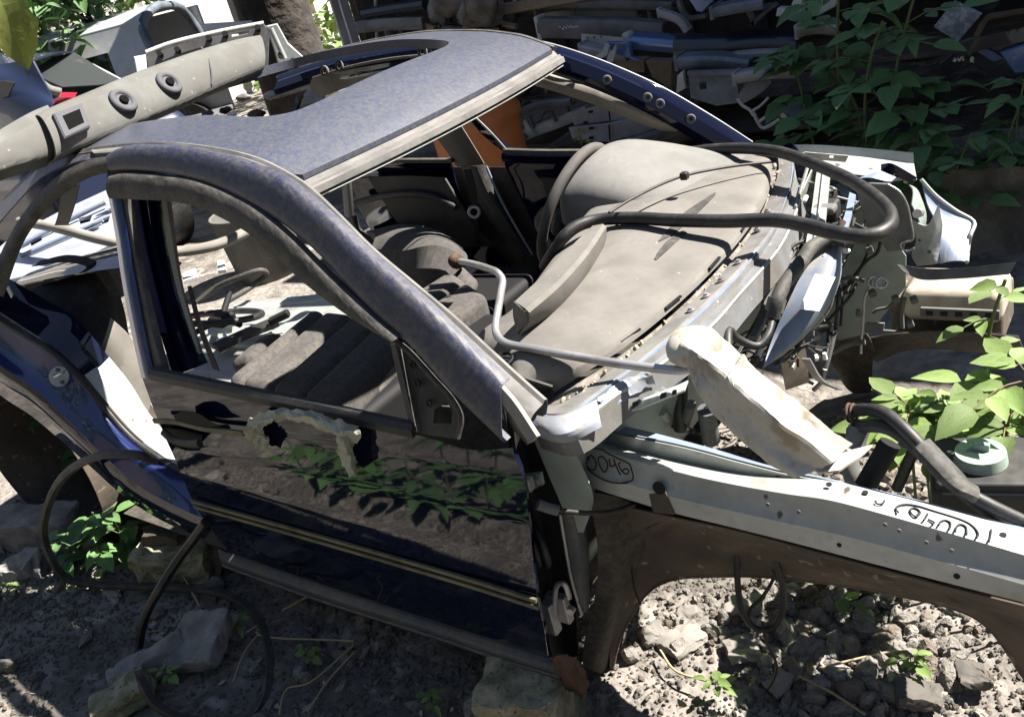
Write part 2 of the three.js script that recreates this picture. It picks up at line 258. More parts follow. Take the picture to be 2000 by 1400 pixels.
// windscreen header flange and roof drip seals
const hdr = Array.from({ length: 25 }, (_, i) => { const z = 0.56 - i / 24 * 1.12, x = headerX(z); return [x, roofY(x, z) - 0.012, z]; });
cp('windscreen_header', loft([hdr.map((p) => [p[0] - 0.012, p[1] + 0.008, p[2]]), hdr.map((p) => [p[0] + 0.004, p[1] - 0.012, p[2]]), hdr.map((p) => [p[0] + 0.014, p[1] - 0.013, p[2]]), hdr.map((p) => [p[0] + 0.016, p[1] - 0.018, p[2]]), hdr.map((p) => [p[0] + 0.024, p[1] - 0.02, p[2]]), hdr.map((p) => [p[0] + 0.026, p[1] - 0.034, p[2]])], 0.002, { n: 40, soft: false, crease: 0.3 }), M.flange);
cp('header_inner_rail', loft([hdr.map((p) => [p[0] + 0.03, p[1] - 0.04, p[2] * 0.97]), hdr.map((p) => [p[0] - 0.05, p[1] - 0.055, p[2] * 0.97]), hdr.map((p) => [p[0] - 0.11, p[1] - 0.03, p[2] * 0.97])], 0.002, { n: 30, m: 2 }), M.silver);
for (const s of [1, -1]) {
  const e = [-2.25, -2.1, -1.95, -1.774, -1.6, -1.51, -1.4, -1.282, -1.2, -1.152, -1.1, -1.047].map((x) => [x, roofY(x, 0.56), 0.565 * s]);
  cp('drip_rail', sweep(e, [[-0.012, -0.012], [0.012, -0.012], [0.012, -0.004], [0.004, -0.002], [-0.002, 0.004], [-0.012, 0.003]].map(([a, b]) => [a * s, b]), [0, 1, 0], { n: 60 }), M.rubberDusty);
}
// near side roof rail and windscreen pillar (inside the door frame), mirrored on the far side
const railLine = [[-1.715,1.43,0.601],[-1.455,1.424,0.603],[-1.276,1.409,0.61],[-1.166,1.386,0.619],[-1.063,1.357,0.631],[-0.982,1.328,0.644],[-0.89,1.27,0.668],[-0.803,1.209,0.694],[-0.693,1.146,0.72],[-0.601,1.089,0.744],[-0.514,1.029,0.769],[-0.443,0.983,0.789],[-0.364,0.928,0.812]];
const railIn = [[-1.782,1.435,0.564],[-1.504,1.432,0.565],[-1.262,1.406,0.576],[-1.118,1.378,0.588],[-1.018,1.344,0.602],[-0.955,1.316,0.614],[-0.864,1.258,0.638],[-0.778,1.2,0.662],[-0.668,1.139,0.688],[-0.565,1.082,0.712],[-0.479,1.029,0.734],[-0.409,0.986,0.752],[-0.353,0.953,0.766]];
const mir = (l) => l.map((p) => [p[0], p[1], -p[2]]);
const farLine = [[-2.394,1.358,-0.631],[-2.134,1.385,-0.62],[-1.91,1.394,-0.616],[-1.662,1.393,-0.616],[-1.441,1.384,-0.62],[-1.242,1.364,-0.629],[-1.132,1.329,-0.643],[-1.001,1.266,-0.67],[-0.886,1.195,-0.7],[-0.79,1.124,-0.729],[-0.659,1.005,-0.779],[-0.567,0.909,-0.82]], farIn = [[-2.36,1.338,-0.604],[-2.102,1.366,-0.593],[-1.88,1.376,-0.589],[-1.644,1.377,-0.588],[-1.425,1.367,-0.592],[-1.227,1.348,-0.6],[-1.124,1.313,-0.615],[-0.994,1.247,-0.643],[-0.883,1.177,-0.672],[-0.785,1.101,-0.704],[-0.658,0.982,-0.754],[-0.573,0.9,-0.788]];
for (const s of [1, -1]) {
  const a = s > 0 ? railLine : farLine, b = s > 0 ? railIn : farIn;
  const in2 = b.map((p, i) => [p[0] - 0.012, p[1] - 0.022, p[2] - 0.03 * s]), in3 = b.map((p) => [p[0] - 0.02, p[1] - 0.055, p[2] - 0.015 * s]);
  const lo = a.map((p) => [p[0] - 0.02, p[1] - 0.045, p[2] - 0.012 * s]);
  cp('windscreen_pillar', [loft([lo, a, a.map((p, i) => [lerp(p[0], b[i][0], 0.5), lerp(p[1], b[i][1], 0.5) + 0.006, lerp(p[2], b[i][2], 0.5) + 0.004 * s]), b], 0.002, { n: 60, m: 4 })], s > 0 ? M.flange : M.paint);
  cp('pillar_flange', loft([b, b.map((p) => [p[0] + 0.002, p[1] + 0.006, p[2] - 0.006 * s]), b.map((p) => [p[0] + 0.004, p[1] + 0.004, p[2] - 0.012 * s]), in2], 0.002, { n: 60, m: 2, soft: false }), s > 0 ? M.flange : M.paint);
  cp('pillar_inner', loft([in2, in3, lo], 0.002, { n: 50, m: 3 }), s > 0 ? M.silverGreen : M.paint);
}
// far pillar dressing: white clips and padded head restraint trim strip
{
  const clips = [[-1.073,1.279,-0.589],[-0.924,1.198,-0.623],[-0.814,1.125,-0.654],[-0.781,1.1,-0.664],[-0.7,1.038,-0.69]];
  for (const p of clips) { const t = cp('clip_nut', [ring(p, [0.3, 0.1, 1], 0.0105, 0.0045, 14)], M.bumper); }
  cp('roof_side_trim', loft([[[-1.209,1.266,-0.644],[-1.141,1.225,-0.662],[-1.004,1.169,-0.686],[-0.886,1.099,-0.715],[-0.809,1.042,-0.739],[-0.764,1.01,-0.752]], [[-1.209,1.25,-0.622],[-1.134,1.211,-0.638],[-1.001,1.15,-0.663],[-0.884,1.079,-0.693],[-0.808,1.029,-0.714],[-0.757,1.009,-0.722]], [[-1.25,1.231,-0.644],[-1.165,1.191,-0.661],[-1.034,1.126,-0.688],[-0.916,1.052,-0.72],[-0.835,1.01,-0.737],[-0.779,0.998,-0.742]]], 0.012, { n: 40, m: 5 }), M.trim);
  cp('pillar_glint', tube([[-1.257,1.362,-0.649],[-1.146,1.327,-0.664],[-1.014,1.263,-0.691],[-0.898,1.192,-0.721],[-0.801,1.121,-0.751],[-0.669,1.0,-0.801],[-0.579,0.906,-0.841]], 0.0035, { n: 40, seg: 6 }), M.silver);  // silver tubes drawn for the light lines mirrored along the far pillar
  cp('pillar_glint', tube([[-1.129,1.31,-0.621],[-0.998,1.244,-0.649],[-0.887,1.174,-0.678],[-0.789,1.098,-0.71],[-0.662,0.979,-0.76],[-0.578,0.9,-0.793]], 0.004, { n: 40, seg: 6 }), M.silver);
  cp('green_sticker', plate([[-1.08,1.271,-0.636],[-1.004,1.24,-0.649],[-1.015,1.225,-0.655],[-1.045,1.214,-0.659],[-1.09,1.247,-0.646]], [], 0.002), mat({ color: lin(0.05, 0.32, 0.22), roughness: 0.5 }));
}
// door: near front door
const door = cp('front_door', (() => {
  const zf = (y) => { const t = [[0.30, 0.80], [0.36, 0.833], [0.42, 0.846], [0.5, 0.857], [0.56, 0.861], [0.65, 0.862], [0.75, 0.858], [0.84, 0.847], [0.93, 0.83], [1.05, 0.78]]; let i = 0; while (i < t.length - 2 && y > t[i + 1][0]) i++; return lerp(t[i][1], t[i + 1][1], (y - t[i][0]) / (t[i + 1][0] - t[i][0])); };
  const rear = [[-1.546,0.92,0.83], [-1.533,0.844,0.845], [-1.521,0.761,0.858], [-1.517,0.669,0.862], [-1.529,0.549,0.861], [-1.523,0.456,0.85], [-1.524,0.372,0.835], [-1.565,0.294,0.81]];
  const front = [[-0.392,0.973,0.825], [-0.379,0.913,0.845], [-0.376,0.845,0.858], [-0.384,0.736,0.862], [-0.416,0.534,0.861], [-0.425,0.474,0.85], [-0.443,0.403,0.835], [-0.467,0.33,0.81]];
  const R = resample(rear, 50), Fz = resample(front, 50), top = resample([[-1.546,0.92,0.83], [-1.031,0.909,0.83], [-0.623,0.892,0.83], [-0.516,0.88,0.825], [-0.415,0.896,0.825]], 80), bottomD = 1;
  const rows = []; for (let i = 0; i < 50; i++) { const r = []; for (let j = 0; j < 80; j++) { const u = j / 79, p = R[i].clone().lerp(Fz[i], u); const k = smooth(16, 0, i); p.y = lerp(p.y, p.y + (top[j].y - lerp(R[0].y, Fz[0].y, u)), k); const x = p.x + 0.95; p.z = zf(p.y) - 0.03 * x * x * 0.6; r.push(p); } rows.push(r); }
  const rim = (r, dz, dy) => r.map((p) => new THREE.Vector3(p.x, p.y + dy, p.z - dz));
  // folded hems at the rear and front edges
  return merge([sheet(rows, 0.0015, { crease: 0.8 }), loft([rows.map((r) => r[0]), rows.map((r) => r[0].clone().add(new THREE.Vector3(0.004, 0, -0.03)))], 0.0015, { n: 40, m: 1 }), loft([rows.map((r) => r[79]), rows.map((r) => r[79].clone().add(new THREE.Vector3(-0.004, 0, -0.012)))], 0.0015, { n: 40, m: 1 })]);
})(), M.paint, 'glossy dark blue door skin mirroring the ground, with peeling film');
const dp = (n, g, m, l) => part(door, n, g, m, l);
const U1 = [[-1.605,1.434,0.631],[-1.554,1.444,0.627],[-1.409,1.44,0.629],[-1.252,1.424,0.635],[-1.126,1.401,0.645],[-1.042,1.38,0.654],[-0.968,1.358,0.663],[-0.886,1.316,0.68],[-0.813,1.274,0.698],[-0.744,1.229,0.717],[-0.663,1.182,0.737],[-0.58,1.134,0.757],[-0.489,1.074,0.782],[-0.431,1.036,0.798],[-0.395,1.013,0.808]];
const U2 = [[-1.594,1.403,0.648],[-1.545,1.402,0.648],[-1.378,1.39,0.653],[-1.271,1.375,0.66],[-1.179,1.355,0.668],[-1.109,1.335,0.677],[-1.059,1.318,0.684],[-0.994,1.294,0.694],[-0.925,1.262,0.707],[-0.856,1.225,0.723],[-0.771,1.166,0.748],[-0.689,1.112,0.77],[-0.611,1.07,0.788],[-0.512,0.998,0.818],[-0.39,0.923,0.85]];
dp('window_frame', loft([U1.map((p) => [p[0], p[1], p[2] - 0.022]), U1, U1.map((p, i) => [lerp(p[0], U2[i][0], 0.45), lerp(p[1], U2[i][1], 0.45), lerp(p[2], U2[i][2], 0.45) + 0.006]), U2, U2.map((p) => [p[0], p[1] - 0.004, p[2] - 0.02])], 0.002, { n: 70, m: 4 }), M.dusty);
const W1 = [[-1.585,1.389,0.664],[-1.531,1.392,0.663],[-1.365,1.381,0.667],[-1.258,1.369,0.672],[-1.167,1.349,0.681],[-1.098,1.329,0.689],[-1.048,1.312,0.696],[-0.983,1.282,0.709],[-0.916,1.245,0.725],[-0.848,1.202,0.743],[-0.762,1.15,0.764],[-0.681,1.104,0.784],[-0.634,1.08,0.794]];
const W2 = [[-1.595,1.342,0.68],[-1.535,1.339,0.681],[-1.346,1.33,0.685],[-1.278,1.323,0.688],[-1.209,1.309,0.694],[-1.132,1.286,0.703],[-1.056,1.259,0.715],[-0.976,1.216,0.733],[-0.892,1.169,0.752],[-0.811,1.132,0.768],[-0.74,1.103,0.78],[-0.685,1.084,0.788],[-0.648,1.073,0.793]];
const defl = dp('wind_deflector', loft([W1.map((p) => [p[0], p[1], p[2] - 0.015]), W1, W1.map((p, i) => [lerp(p[0], W2[i][0], 0.5), lerp(p[1], W2[i][1], 0.5), lerp(p[2], W2[i][2], 0.5) + 0.008]), W2], 0.002, { n: 70, m: 4 }), M.rubberDusty);
{ const g = new TextGeometry('JETTA', { font, size: 0.012, depth: 0.0012, curveSegments: 3 }); const a = V([-1.567,1.35,0.682]); g.applyMatrix4(new THREE.Matrix4().makeRotationX(-0.38)); g.applyMatrix4(new THREE.Matrix4().makeRotationZ(0.02)); g.translate(a.x, a.y, a.z); part(defl, 'lettering', g, M.bumper); }
dp('glass_channel', loft([[[-1.626,1.398,0.63],[-1.406,1.382,0.637],[-1.205,1.346,0.652],[-1.083,1.305,0.669],[-0.947,1.245,0.694],[-0.791,1.143,0.737],[-0.641,1.061,0.772]], [[-1.636,1.376,0.638],[-1.411,1.366,0.642],[-1.208,1.333,0.656],[-1.086,1.293,0.672],[-0.951,1.221,0.702],[-0.794,1.123,0.744],[-0.662,1.061,0.77]]], 0.006, { n: 50, m: 2 }), M.black);
// rear sash of the window frame
dp('rear_sash', loft([[[-1.621,1.342,0.666],[-1.603,1.252,0.703],[-1.587,1.159,0.743],[-1.56,1.042,0.792],[-1.524,0.928,0.84]], [[-1.59,1.341,0.67],[-1.571,1.254,0.707],[-1.553,1.161,0.746],[-1.522,1.046,0.794],[-1.487,0.931,0.842]], [[-1.568,1.334,0.667],[-1.548,1.24,0.707],[-1.525,1.136,0.75],[-1.499,1.033,0.794],[-1.467,0.927,0.838]]], 0.004, { n: 30, m: 2 }), M.paintLit);
dp('sash_seal', loft([[[-1.583,1.331,0.658],[-1.563,1.236,0.698],[-1.54,1.132,0.742],[-1.514,1.028,0.786],[-1.482,0.921,0.83]], [[-1.552,1.332,0.664],[-1.529,1.227,0.708],[-1.501,1.124,0.751],[-1.469,1.021,0.795],[-1.431,0.931,0.832]], [[-1.546,1.328,0.652],[-1.528,1.222,0.696],[-1.495,1.118,0.74],[-1.462,1.027,0.778],[-1.423,0.931,0.819]]], 0.006, { n: 30, m: 3 }), M.rubberDusty);
// belt moulding and mirror mounting triangle
dp('belt_moulding', sweep([[-1.469,0.948,0.836],[-1.224,0.938,0.836],[-0.982,0.927,0.836],[-0.769,0.916,0.836],[-0.617,0.908,0.836]], [[-0.012, -0.012], [0.014, -0.014], [0.014, 0.002], [0.006, 0.012], [-0.006, 0.013], [-0.012, 0.006]], [0, 1, 0], { n: 40 }), M.rubber);
dp('mirror_plate', plate([[-0.678,1.051,0.768],[-0.635,1.038,0.774],[-0.571,0.993,0.793],[-0.528,0.961,0.806],[-0.512,0.935,0.817],[-0.521,0.896,0.833],[-0.623,0.895,0.834],[-0.638,0.945,0.812],[-0.657,0.999,0.79]], [[[-0.575,0.942,0.814],[-0.544,0.959,0.807],[-0.53,0.947,0.812],[-0.533,0.922,0.822],[-0.578,0.918,0.824]], ], 0.004), M.blackPlastic);
{ for (const p of [[-0.621,1.022,0.788],[-0.61,0.99,0.801],[-0.581,0.957,0.815]]) part(door, 'screw_hole', [ring(p, [0, 0.4, 1], 0.006, 0.0025, 10)], M.black); 
  dp('plate_rim', tube([[-0.661,1.06,0.772],[-0.628,1.043,0.779],[-0.565,0.999,0.798],[-0.522,0.967,0.811],[-0.504,0.94,0.822],[-0.513,0.903,0.838]], 0.006, { n: 30 }), M.rubberDusty);
  dp('quarter_post', loft([[[-0.681,1.054,0.773],[-0.665,1.001,0.795],[-0.646,0.947,0.818],[-0.63,0.901,0.837]], [[-0.662,1.058,0.777],[-0.645,1.006,0.799],[-0.628,0.952,0.822],[-0.611,0.903,0.842]]], 0.012, { n: 16, m: 2 }), M.rubberDusty); }
// handle, trim strip, torn film
{
  const h = dp('door_handle', sweep([[-1.436,0.816,0.893],[-1.412,0.797,0.893],[-1.351,0.794,0.893],[-1.295,0.803,0.893]], oval(0.016, 0.024, 10), [0, 1, 0], { n: 20 }), M.blackPlastic);
  part(h, 'handle_recess', loft([[[-1.472,0.806,0.868],[-1.404,0.811,0.868],[-1.312,0.81,0.868]], [[-1.52,0.756,0.85],[-1.461,0.745,0.85],[-1.377,0.752,0.85]], [[-1.466,0.75,0.868],[-1.422,0.745,0.868],[-1.357,0.755,0.868]]], 0.002, { n: 20, m: 4 }), M.black);
  part(h, 'handle_bezel', sweep([[-1.498,0.825,0.872],[-1.404,0.835,0.872],[-1.284,0.832,0.872],[-1.202,0.838,0.872],[-1.137,0.842,0.872]], rect(0.006, 0.012), [0, 1, 0], { n: 20 }), M.gold);
  const hole = [[-1.392,0.856,0.874],[-1.352,0.873,0.874],[-1.306,0.88,0.874],[-1.27,0.875,0.874],[-1.241,0.859,0.874],[-1.206,0.853,0.874],[-1.276,0.84,0.874],[-1.389,0.838,0.874]]; dp('handle_patch', plate(hole, [], 0.001), M.black);  // flat black patch above the handle, no opening cut
  dp('trim_strip', [sweep([[-1.511,0.56,0.868],[-1.135,0.562,0.868],[-0.798,0.561,0.868],[-0.557,0.558,0.868],[-0.407,0.552,0.868]], rect(0.006, 0.009, 0, 0.009), [0, 1, 0], { n: 40 }), sweep([[-1.511,0.56,0.868],[-1.135,0.562,0.868],[-0.798,0.561,0.868],[-0.557,0.558,0.868],[-0.407,0.552,0.868]], rect(0.006, 0.009, 0, -0.009), [0, 1, 0], { n: 40 })], M.gold);
  const film = M.film = mat({ map: mottle([0.36, 0.35, 0.28], [0.2, 0.2, 0.15], 0.4, { p: 8, s: 213 }), roughness: 0.6 }, 3);
  const crumple = (p, u, v) => { const k = fbm(u * 6 + 3, v * 14 + 2, 64, 777, 4); p.z += 0.022 * (k - 0.35); p.y += 0.02 * (fbm(u * 3 + 8, v * 22 + 5, 64, 778, 3) - 0.5); };
  dp('torn_film', loft([[[-1.102,0.88,0.868],[-1.04,0.91,0.868],[-0.945,0.93,0.868],[-0.85,0.933,0.868],[-0.766,0.92,0.868],[-0.734,0.912,0.868]], [[-1.099,0.869,0.882],[-1.01,0.905,0.882],[-0.933,0.926,0.882],[-0.839,0.926,0.882],[-0.773,0.908,0.882],[-0.716,0.917,0.882]], [[-1.108,0.84,0.87],[-1.013,0.891,0.87],[-0.948,0.906,0.87],[-0.871,0.901,0.87],[-0.803,0.886,0.87],[-0.753,0.874,0.87]]], 0.001, { n: 40, m: 4, f: crumple }), film);
  dp('torn_film', loft([[[-0.8,0.907,0.87],[-0.822,0.858,0.87],[-0.831,0.812,0.87],[-0.817,0.787,0.87]], [[-0.763,0.917,0.885],[-0.776,0.876,0.885],[-0.775,0.838,0.885],[-0.779,0.807,0.885]], [[-0.77,0.902,0.872],[-0.777,0.873,0.872],[-0.779,0.835,0.872],[-0.785,0.804,0.872]]], 0.001, { n: 20, m: 3, f: crumple }), film);
  dp('torn_film', loft([[[-1.151,0.837,0.868],[-1.122,0.825,0.868],[-1.101,0.798,0.868],[-1.078,0.795,0.868]], [[-1.119,0.857,0.874],[-1.073,0.853,0.874],[-1.048,0.838,0.874],[-1.05,0.821,0.874]]], 0.001, { n: 16, m: 3, f: crumple }), film);
}
// near sill
const sillL = [[-1.931,0.349,0.8],[-1.616,0.287,0.8],[-1.189,0.283,0.8],[-0.802,0.285,0.8],[-0.592,0.282,0.8],[-0.488,0.287,0.8]];
cp('sill', loft([[[-1.621,0.328,0.805],[-1.522,0.32,0.805],[-1.168,0.318,0.805],[-0.785,0.321,0.805],[-0.578,0.32,0.805],[-0.47,0.32,0.805]], [[-1.597,0.314,0.822],[-1.51,0.306,0.822],[-1.159,0.301,0.822],[-0.777,0.308,0.822],[-0.57,0.308,0.822],[-0.455,0.312,0.822]], [[-1.623,0.284,0.812],[-1.537,0.279,0.812],[-1.182,0.273,0.812],[-0.794,0.281,0.812],[-0.585,0.281,0.812],[-0.46,0.288,0.812]], [[-1.613,0.28,0.818],[-1.532,0.276,0.818],[-1.177,0.271,0.818],[-0.789,0.28,0.818],[-0.581,0.28,0.818],[-0.454,0.287,0.818]], [[-1.703,0.22,0.77],[-1.624,0.214,0.77],[-1.254,0.208,0.77],[-0.852,0.209,0.77],[-0.634,0.208,0.77],[-0.491,0.215,0.77]]], 0.002, { n: 60, m: 3 }), M.silverGreenDark = mat({ map: mottle([0.05, 0.058, 0.07], [0.09, 0.085, 0.075], 0.4, { p: 8, s: 223 }), roughness: 0.6 }, 2));
cp('sill_end', loft([[[-0.462,0.337,0.815],[-0.426,0.365,0.815],[-0.398,0.353,0.815],[-0.379,0.302,0.815]], [[-0.455,0.314,0.82],[-0.428,0.32,0.82],[-0.405,0.312,0.82],[-0.383,0.283,0.82]], [[-0.473,0.242,0.8],[-0.452,0.234,0.8],[-0.432,0.232,0.8],[-0.418,0.225,0.8]]], 0.004, { n: 20, m: 4, f: (p, u, v) => { p.z += 0.02 * (fbm(u * 7 + 2, v * 7, 64, 31, 3) - 0.5); } }), M.rust);
// rear door opening: sill, dogleg and wheel arch lip on the near side
cp('rear_dogleg', loft([[[-2.597,0.904,0.835],[-2.427,0.767,0.835],[-2.286,0.71,0.835],[-2.17,0.633,0.835],[-2.062,0.551,0.835],[-1.956,0.471,0.835],[-1.805,0.415,0.835],[-1.603,0.394,0.835]], [[-2.495,0.959,0.846],[-2.289,0.852,0.846],[-2.18,0.803,0.846],[-2.106,0.736,0.846],[-2.033,0.669,0.846],[-1.954,0.595,0.846],[-1.864,0.518,0.846],[-1.705,0.473,0.846],[-1.532,0.448,0.846]], [[-2.472,0.98,0.838],[-2.265,0.873,0.838],[-2.159,0.822,0.838],[-2.081,0.757,0.838],[-2.01,0.689,0.838],[-1.933,0.617,0.838],[-1.839,0.543,0.838],[-1.687,0.498,0.838],[-1.517,0.474,0.838]]], 0.002, { n: 50, m: 4 }), M.paint);
cp('rear_dogleg', loft([[[-2.472,0.98,0.838],[-2.265,0.873,0.838],[-2.159,0.822,0.838],[-2.081,0.757,0.838],[-2.01,0.689,0.838],[-1.933,0.617,0.838],[-1.839,0.543,0.838],[-1.687,0.498,0.838],[-1.517,0.474,0.838]], [[-2.481,1.013,0.8],[-2.278,0.894,0.8],[-2.148,0.845,0.8],[-2.055,0.785,0.8],[-1.981,0.72,0.8],[-1.892,0.653,0.8],[-1.786,0.585,0.8],[-1.67,0.527,0.8],[-1.54,0.492,0.8]], [[-2.479,1.066,0.765],[-2.26,0.961,0.765],[-2.116,0.899,0.765],[-2.031,0.831,0.765],[-1.978,0.741,0.765],[-1.906,0.64,0.765],[-1.795,0.578,0.765],[-1.673,0.537,0.765],[-1.554,0.502,0.765]]], 0.002, { n: 50, m: 5 }), M.paintLit);  // slope drawn as lit, in the lighter copy of the blue
cp('door_seal', tube([[-2.483,1.072,0.76],[-2.255,0.969,0.76],[-2.109,0.904,0.76],[-2.027,0.832,0.76],[-1.973,0.74,0.76],[-1.902,0.641,0.76],[-1.791,0.578,0.76],[-1.67,0.538,0.76],[-1.55,0.505,0.76]], 0.011, { n: 50 }), M.rubber);
for (const [m, l] of [[M.paint, [[[-2.467,1.086,0.752],[-2.244,0.983,0.752],[-2.096,0.914,0.752],[-2.008,0.836,0.752]], [[-2.494,1.109,0.71],[-2.261,1.014,0.71],[-2.089,0.938,0.71],[-2.01,0.838,0.71]], [[-2.501,1.122,0.7],[-2.254,1.025,0.7],[-2.082,0.946,0.7],[-2.003,0.842,0.7]], [[-2.539,1.147,0.66],[-2.264,1.041,0.66],[-2.093,0.963,0.66],[-2.013,0.844,0.66]]]], [M.silver, [[[-2.008,0.836,0.752],[-1.955,0.745,0.752],[-1.879,0.645,0.752],[-1.782,0.585,0.752],[-1.66,0.546,0.752]], [[-2.01,0.838,0.71],[-1.945,0.752,0.71],[-1.908,0.653,0.71],[-1.838,0.587,0.71],[-1.715,0.545,0.71]], [[-2.014,0.838,0.695],[-1.955,0.751,0.695],[-1.916,0.657,0.695],[-1.843,0.591,0.695],[-1.718,0.552,0.695]], [[-2.013,0.844,0.66],[-1.96,0.747,0.66],[-1.939,0.657,0.66],[-1.883,0.584,0.66],[-1.758,0.539,0.66]]]]]) cp('inner_sill', loft(l, 0.002, { n: 40, m: 4, soft: false, crease: 0.4 }), m);  // body navy where shaded, silver where lit: light put into the materials
cp('inner_sill_trim', loft([[[-2.08,0.848,0.655],[-2.008,0.775,0.655],[-1.995,0.695,0.655],[-1.999,0.601,0.655]], [[-2.057,0.892,0.62],[-1.995,0.809,0.62],[-1.987,0.738,0.62],[-2.012,0.634,0.62]], [[-2.059,0.932,0.58],[-1.998,0.867,0.58],[-1.98,0.797,0.58],[-2.019,0.665,0.58]] ], 0.006, { n: 24, m: 3 }), M.trim);
{ const p = V([-2.076,0.846,0.79]), nrm = new THREE.Vector3(0.55, 0.5, 0.65); const st = cp('latch_striker', disc(p, nrm, 0.03, 0.006, 20), M.silver); part(st, 'striker_loop', tube([[-2.087,0.855,0.8], [-2.013,0.873,0.825], [-1.957,0.892,0.825], [-1.997,0.879,0.8]], 0.004, { n: 16 }), M.metal); for (const q of [[-2.04,0.878,0.8],[-2.054,0.835,0.8]]) part(st, 'bolt', disc(q, nrm, 0.006, 0.006, 8), M.bumperTrim); }
// rear door upper aperture arc
cp('rear_door_arch', loft([[[-1.59,1.43,0.621],[-1.72,1.425,0.623],[-1.877,1.392,0.637],[-2.022,1.333,0.661],[-2.152,1.256,0.694],[-2.335,1.11,0.755]], [[-1.576,1.419,0.636],[-1.701,1.409,0.64],[-1.841,1.376,0.654],[-1.979,1.319,0.677],[-2.099,1.245,0.708],[-2.269,1.102,0.768]], [[-1.61,1.391,0.627],[-1.722,1.383,0.63],[-1.853,1.351,0.644],[-1.979,1.3,0.666],[-2.098,1.23,0.695],[-2.249,1.081,0.757]]], 0.003, { n: 40, m: 3 }), M.rubberDusty);
cp('rear_door_arch', loft([[[-1.61,1.419,0.605],[-1.803,1.416,0.607],[-1.979,1.389,0.618],[-2.148,1.322,0.646],[-2.352,1.228,0.685]], [[-1.705,1.432,0.56],[-1.893,1.429,0.561],[-2.075,1.406,0.571],[-2.266,1.338,0.599],[-2.48,1.243,0.64]],], 0.003, { n: 30, m: 3 }), M.dusty);
cp('rear_pillar_trim', loft([[[-1.983,1.334,0.591],[-2.009,1.277,0.615],[-2.032,1.25,0.626]], [[-1.923,1.345,0.566],[-1.964,1.282,0.593],[-1.998,1.243,0.609]]], 0.008, { n: 12, m: 3 }), M.trim);
// centre pillar, near side
cp('centre_pillar', loft([[[-1.58,1.326,0.635],[-1.559,1.215,0.681],[-1.526,1.11,0.725],[-1.488,1.018,0.764],[-1.442,0.921,0.805]], [[-1.562,1.324,0.63],[-1.539,1.213,0.677],[-1.505,1.109,0.721],[-1.464,1.017,0.759],[-1.418,0.926,0.797]], [[-1.576,1.315,0.619],[-1.552,1.208,0.664],[-1.515,1.102,0.708],[-1.473,1.01,0.747],[-1.43,0.921,0.785]], [[-1.52,1.316,0.624],[-1.503,1.21,0.668],[-1.469,1.106,0.712],[-1.423,1.015,0.75],[-1.376,0.937,0.783]], [[-1.533,1.311,0.611],[-1.514,1.204,0.656],[-1.477,1.1,0.7],[-1.435,1.008,0.738],[-1.383,0.934,0.769]], [[-1.504,1.303,0.604],[-1.484,1.201,0.647],[-1.452,1.096,0.691],[-1.408,1.005,0.729],[-1.354,0.941,0.756]]], 0.003, { n: 40, m: 3, soft: false, crease: 0.3 }), M.paint);
cp('centre_pillar_strip', loft([[[-1.569,1.325,0.639],[-1.551,1.217,0.684],[-1.52,1.112,0.728],[-1.482,1.02,0.767]], [[-1.548,1.323,0.638],[-1.527,1.216,0.683],[-1.494,1.112,0.726],[-1.459,1.02,0.765]]], 0.004, { n: 20, m: 1 }), M.paintLit);
cp('centre_pillar_trim', loft([[[-1.487,1.307,0.617],[-1.472,1.206,0.66],[-1.445,1.114,0.698],[-1.401,1.023,0.737],[-1.369,0.967,0.76]], [[-1.472,1.305,0.613],[-1.453,1.204,0.656],[-1.431,1.113,0.694],[-1.391,1.022,0.732],[-1.364,0.965,0.756]], [[-1.493,1.291,0.589],[-1.48,1.193,0.63],[-1.461,1.1,0.67],[-1.423,1.007,0.708],[-1.395,0.952,0.731]]], 0.006, { n: 30, m: 3 }), M.trim);
cp('seat_belt', loft([[[-1.561,1.063,0.6],[-1.595,0.939,0.6],[-1.607,0.809,0.6]], [[-1.543,1.066,0.6],[-1.57,0.946,0.6],[-1.58,0.803,0.6]]], 0.002, { n: 12, m: 1 }), M.black);
// floor, tunnel, firewall
cp('floor_pan', loft([[-1.562,0.34,0.819] , [-1.5, 0.30, 0.4], [-1.5, 0.30, 0.0]].map((p) => p) && [[[-2.15, 0.32, 0.78], [-1.2, 0.3, 0.78], [-0.5, 0.32, 0.78]], [[-2.15, 0.31, 0.16], [-1.2, 0.29, 0.16], [-0.5, 0.34, 0.16]], [[-2.15, 0.42, 0.1], [-1.2, 0.42, 0.1], [-0.5, 0.5, 0.1]], [[-2.15, 0.42, -0.1], [-1.2, 0.42, -0.1], [-0.5, 0.5, -0.1]], [[-2.15, 0.31, -0.16], [-1.2, 0.29, -0.16], [-0.5, 0.34, -0.16]], [[-2.15, 0.32, -0.78], [-1.2, 0.3, -0.78], [-0.5, 0.32, -0.78]]], 0.004, { n: 20, m: 2, soft: false }), M.darkMud);
cp('firewall', loft([[[-0.33, 0.90, 0.72], [-0.24, 0.9, 0], [-0.33, 0.90, -0.72]], [[-0.40, 0.62, 0.72], [-0.36, 0.6, 0], [-0.40, 0.62, -0.72]], [[-0.55, 0.32, 0.72], [-0.55, 0.32, 0], [-0.55, 0.32, -0.72]]], 0.004, { n: 20, m: 3 }), M.silverGreen);
cp('far_sill', rbox(1.9, 0.16, 0.12, 0.02, [-1.5, 0.36, -0.77]), M.paint);
